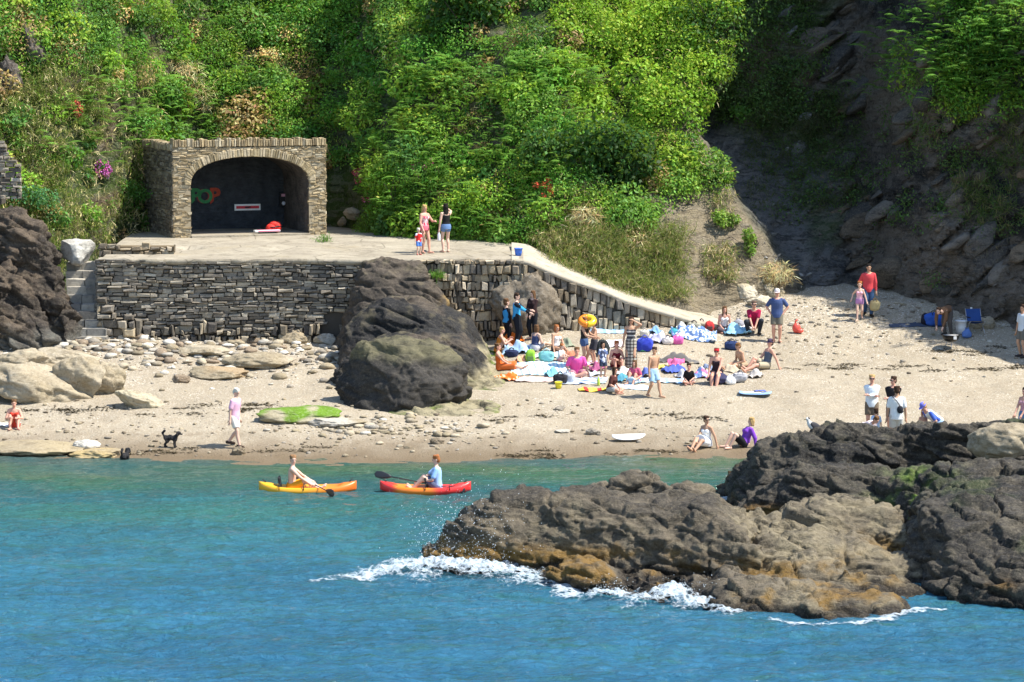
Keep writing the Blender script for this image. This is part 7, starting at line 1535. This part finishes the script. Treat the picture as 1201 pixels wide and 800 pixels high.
# ------------------------------------------------------------------ kayaks
def kayak(u, v, L, rz, stops, label, seat_x, name='kayak'):
    p = on_z(u, v, 0.0); root = empty(name, (p[0], p[1], 0.0), rz); tag(root, label, 'kayak'); n, k = 40, 20; V = []
    for i in range(n):
        t_ = i / (n - 1) * 2 - 1; x = t_ * L / 2; w_ = .36 * max(1 - abs(t_) ** 2.6, .0) ** .75 + .012; rk = .09 * abs(t_) ** 3; zt = .2 + rk; zb = -.1 + .16 * abs(t_) ** 3
        well = .11 * sstep(.72, .6, abs(t_)) * (1 if abs(t_ - seat_x * 2 / L) > .16 else 1.25)
        for j in range(k):
            a = 2 * math.pi * j / k; cy_, cz = math.cos(a), math.sin(a); yy = w_ * np.sign(cy_) * abs(cy_) ** .7; zz = (zt + zb) / 2 + (zt - zb) / 2 * np.sign(cz) * abs(cz) ** .75
            if cz > .5 and abs(yy) < w_ * .72: zz -= well * (1 - (yy / (w_ * .75)) ** 4)
            V.append((x, yy, zz))
    F_ = [(i * k + j, i * k + (j + 1) % k, i * k + k + (j + 1) % k, i * k + k + j) for i in range(n - 1) for j in range(k)] + [tuple(range(k))[::-1], tuple((n - 1) * k + j for j in range(k))]
    t = NT('hull_' + label[:6]); s = t.sep(t.objc()); f = t.math('ADD', t.math('DIVIDE', s['X'], L), .5); f = t.math('ADD', f, t.math('MULTIPLY', t.math('SUBTRACT', t.noise(t.objc(), 4, 3), .5), .1))
    m_ = t.done(t.ramp(f, stops), .32, None, .5); obj('hull', V, F_, m_, root, True)
    m = MB(); m.box((seat_x - .27, 0, .25), (.06, .42, .3), ch=.025, tilt=(0, -.15)); m.build('seat_back', plain('seat_black', (.02, .02, .022)), root)
    for x in (seat_x - .28, seat_x + .35): m = MB(); m.tube([(x, -.37, .1), (x, -.34, .22), (x + .03, -.2, .27)], .012, 6); m.build('strap', plain('seat_black', (.02, .02, .022)), root, True)
    for sx in (-1, 1): m = MB(); m.tube([(sx * L * .43, -.05, .27), (sx * L * .46, 0, .34), (sx * L * .43, .05, .27)], .012, 6); m.build('carry_handle', plain('seat_black', (.02, .02, .022)), root, True)
    return root
def paddle(a, b, label, col=(.02, .02, .022)):
    a, b = Vector(a), Vector(b); c = (a + b) / 2; root = empty('paddle', c); tag(root, label, 'paddle'); d = (b - a).normalized(); m = MB(); m.tube([a - c, b - c], .015, 8); m.build('shaft', plain('paddle_shaft', (.03, .03, .032), .35, .5), root, True)
    for e, sg in ((a - c, -1), (b - c, 1)): m = MB(); m.tube([e - d * sg * .02, e + d * sg * .08, e + d * sg * .25, e + d * sg * .4, e + d * sg * .45], [(.016, .016), (.06, .014), (.1, .012), (.085, .01), (.02, .006)], 12, up=(0, .25, 1)); m.build('blade', plain('paddle_blade', col, .35, .5), root, True)
OR, YE, RD = (.78, .2, .015), (.8, .42, .02), (.72, .035, .03)
KA = kayak(361, 577, 2.52, .04, [(0, YE), (.45, (.8, .36, .02)), (.75, OR), (1, (.76, .15, .02))], 'yellow and orange kayak with a bare chested paddler', -.45)
KB = kayak(499, 577, 2.36, -.05, [(0, RD), (.14, RD), (.2, OR), (.55, OR), (.68, RD), (1, RD)], 'red and orange kayak with a paddler in light blue', .3)
def seat(K, x, yaw, z=.0): l = K.location; return np.array([l.x + x, l.y, z])
pk1 = person('bare chested bald man sitting in the yellow and orange kayak', 0, 0, 1.78, 90, 'sit_legs', 'pale', (.25, .14, .07), 'short', None, ('shorts', (.7, .3, .02)), pos=seat(KA, -.42, 90), head=(-70, -4), lean=4, LH=(.06, -.36, .1), RH=(-.1, -.3, .11), RF=(-.06, -.42, .045), LF=(.06, -.42, .045), hip=.085)
pk2 = person('red haired man in a light blue shirt sitting in the red kayak', 0, 0, 1.78, -90, 'sit_legs', 'pale', GINGER, 'short', ('tee', (.3, .5, .78), -.03), ('shorts', (.1, .12, .2)), pos=seat(KB, .3, -90), head=(0, -14), lean=2, LH=(.08, -.2, .17), RH=(-.1, -.26, .15), RF=(-.06, -.36, .05), LF=(.06, -.36, .05), hip=.085)
h1, h2 = W(pk2, pk2[1]['hand'][-1]), W(pk2, pk2[1]['hand'][1]); mid = (h1 + h2) / 2; dd = Vector((1, -.22, -.14)).normalized()
paddle(mid + dd * -.72 + Vector((0, 0, .02)), mid + dd * .82, 'black bladed paddle held by the man in light blue')
h1, h2 = W(pk1, pk1[1]['hand'][-1]), W(pk1, pk1[1]['hand'][1]); mid = (h1 + h2) / 2; dd = Vector((-.5, .85, .1)).normalized()
paddle(mid - dd * .75, mid + dd * .75, 'black paddle lying across the lap of the bare chested man')
# ------------------------------------------------------------------ breaking water
def build_foam():
    t = NT('foam_white'); n = t.noise(t.pos(), 9, 5, .7); m = t.done(t.mix(n, (.5, .6, .66), (.8, .84, .87)), .6, t.bump(n, .8, .06), .3); spraym = m
    t = NT('foam_lace'); p = t.pos(); q = t.mapping(p, (1, 1.5, 1)); n = t.noise(q, 5, 7, .75); v = t.voro(q, 7, 'DISTANCE_TO_EDGE'); t.done(t.mix(n, (.4, .52, .6), (.72, .77, .8)), .6, t.bump(n, .9, .08), .3)
    al = t.math('ADD', t.math('MULTIPLY', t.sep(t.attr())['X'], .72), t.math('ADD', t.math('MULTIPLY', t.math('SUBTRACT', n, .5), 1.6), t.math('MULTIPLY', t.math('SUBTRACT', .12, v), 1.2)))
    tr = t.n('ShaderNodeBsdfTransparent'); mx = t.n('ShaderNodeMixShader'); t.l(t.ramp(al, [(.3, 0), (.55, .45), (1.05, .95)]), mx.inputs[0]); t.l(tr.outputs[0], mx.inputs[1]); t.l(t.b.outputs[0], mx.inputs[2]); t.l(mx.outputs[0], t.out.inputs['Surface']); m = t.m
    def patch(name, segs, label, thr=-.12, seed=0, hgt=.16):
        pts = [on_z(u, v, 0.0)[:2] for u, v, _, _ in segs]; x0, x1 = min(p[0] for p in pts) - 1, max(p[0] for p in pts) + 1; y0, y1 = min(p[1] for p in pts) - 1.6, max(p[1] for p in pts) + 1.6; st = .028
        xs, ys = np.arange(x0, x1, st), np.arange(y0, y1, st); X, Y = np.meshgrid(xs, ys); D = np.zeros_like(X); Hh_ = np.zeros_like(X)
        for i in range(len(pts) - 1):
            a, b = np.array(pts[i]), np.array(pts[i + 1]); ab = b - a; tt = np.clip(((X - a[0]) * ab[0] + (Y - a[1]) * ab[1]) / (ab @ ab), 0, 1)
            rad = segs[i][2] + (segs[i + 1][2] - segs[i][2]) * tt; hh = segs[i][3] + (segs[i + 1][3] - segs[i][3]) * tt
            d = 1 - np.hypot(X - a[0] - ab[0] * tt, (Y - a[1] - ab[1] * tt)) / rad; D = np.maximum(D, d); Hh_ = np.maximum(Hh_, np.clip(d, 0, 1) ** .7 * hh)
        nz = fbm(P3(X * 1.5, Y * 2.2, seed), 4, seed + 400); n2 = ridged(P3(X * 4, Y * 6, seed), 4, seed + 410); n3 = fbm(P3(X * 9, Y * 12, seed), 4, seed + 420)
        M = D * 1.25 + nz * .75 + n2 * .35 - .45; Z = wave_z(X, Y) + .012 + .8 * Hh_ * (.6 + .5 * nz + .35 * n3) * np.clip(M * 2.4, 0, 1)
        F4 = grid_faces(len(xs), len(ys)); k = (M.reshape(-1)[F4] > thr).all(1); F4 = F4[k]; us = np.unique(F4); re = np.full(X.size, -1); re[us] = np.arange(len(us))
        o = obj(name, np.stack([X, Y, Z], -1).reshape(-1, 3)[us], re[F4], m, None, True, np.repeat(np.clip(M * 1.1, 0, 1).reshape(-1, 1), 3, 1)[us]); tag(o, label, 'foam', kind='stuff')
    patch('wave_foam', [(372, 684, .4, .02), (400, 678, .6, .04), (425, 682, .5, .04), (455, 675, 1.0, .1), (490, 672, 1.7, .3), (530, 672, 2.0, .5), (575, 674, 1.8, .42), (615, 677, 1.2, .22), (650, 690, 1.0, .12), (672, 700, .5, .04)], 'white foam of the wave breaking on the left rock end', seed=1)
    patch('wave_foam', [(702, 702, .6, .06), (718, 702, 1.1, .34), (755, 710, .8, .12), (785, 706, 1.4, .5), (822, 711, 1.3, .36), (858, 720, .6, .06)], 'white foam spilling between the low ledges', seed=2)
    patch('wave_foam', [(905, 729, .14, .02), (940, 733, .35, .03), (985, 735, .2, .02), (1040, 731, .3, .05), (1080, 714, .3, .06), (1110, 714, .15, .02)], 'thin white foam line along the foot of the tan rock', seed=3)
    patch('wave_foam', [(840, 588, .5, .08), (870, 590, .6, .14), (905, 600, .4, .06)], 'white foam in the channel between the two rocks', seed=4)
    r = np.random.default_rng(9); V0, F0 = ico(1); Vs, Fs, b = [], [], 0
    for k in range(4200):
        if k < 3400: u = r.normal(552, 30) + r.normal() * 14; v = 666 - abs(r.normal()) ** 1.3 * 30; Y = 67.5 + r.normal() * .5
        elif k < 3560: u = r.uniform(470, 540); v = r.uniform(590, 660); Y = 68.0 + r.normal() * .4
        else: u = r.choice([715, 790, 830]) + r.normal() * 14; v = 698 - abs(r.normal()) * 9; Y = 63.9 + r.normal() * .3
        s = .003 * (4.2 ** r.random() ** 1.4); Vs.append(V0 * s + at(u, v, Y)); Fs.append(F0 + b); b += len(V0)
    o = obj('spray', np.concatenate(Vs), np.concatenate(Fs), spraym, None, True); tag(o, 'white drops of spray thrown up by the breaking wave', 'spray', kind='stuff')
build_foam()
flush()
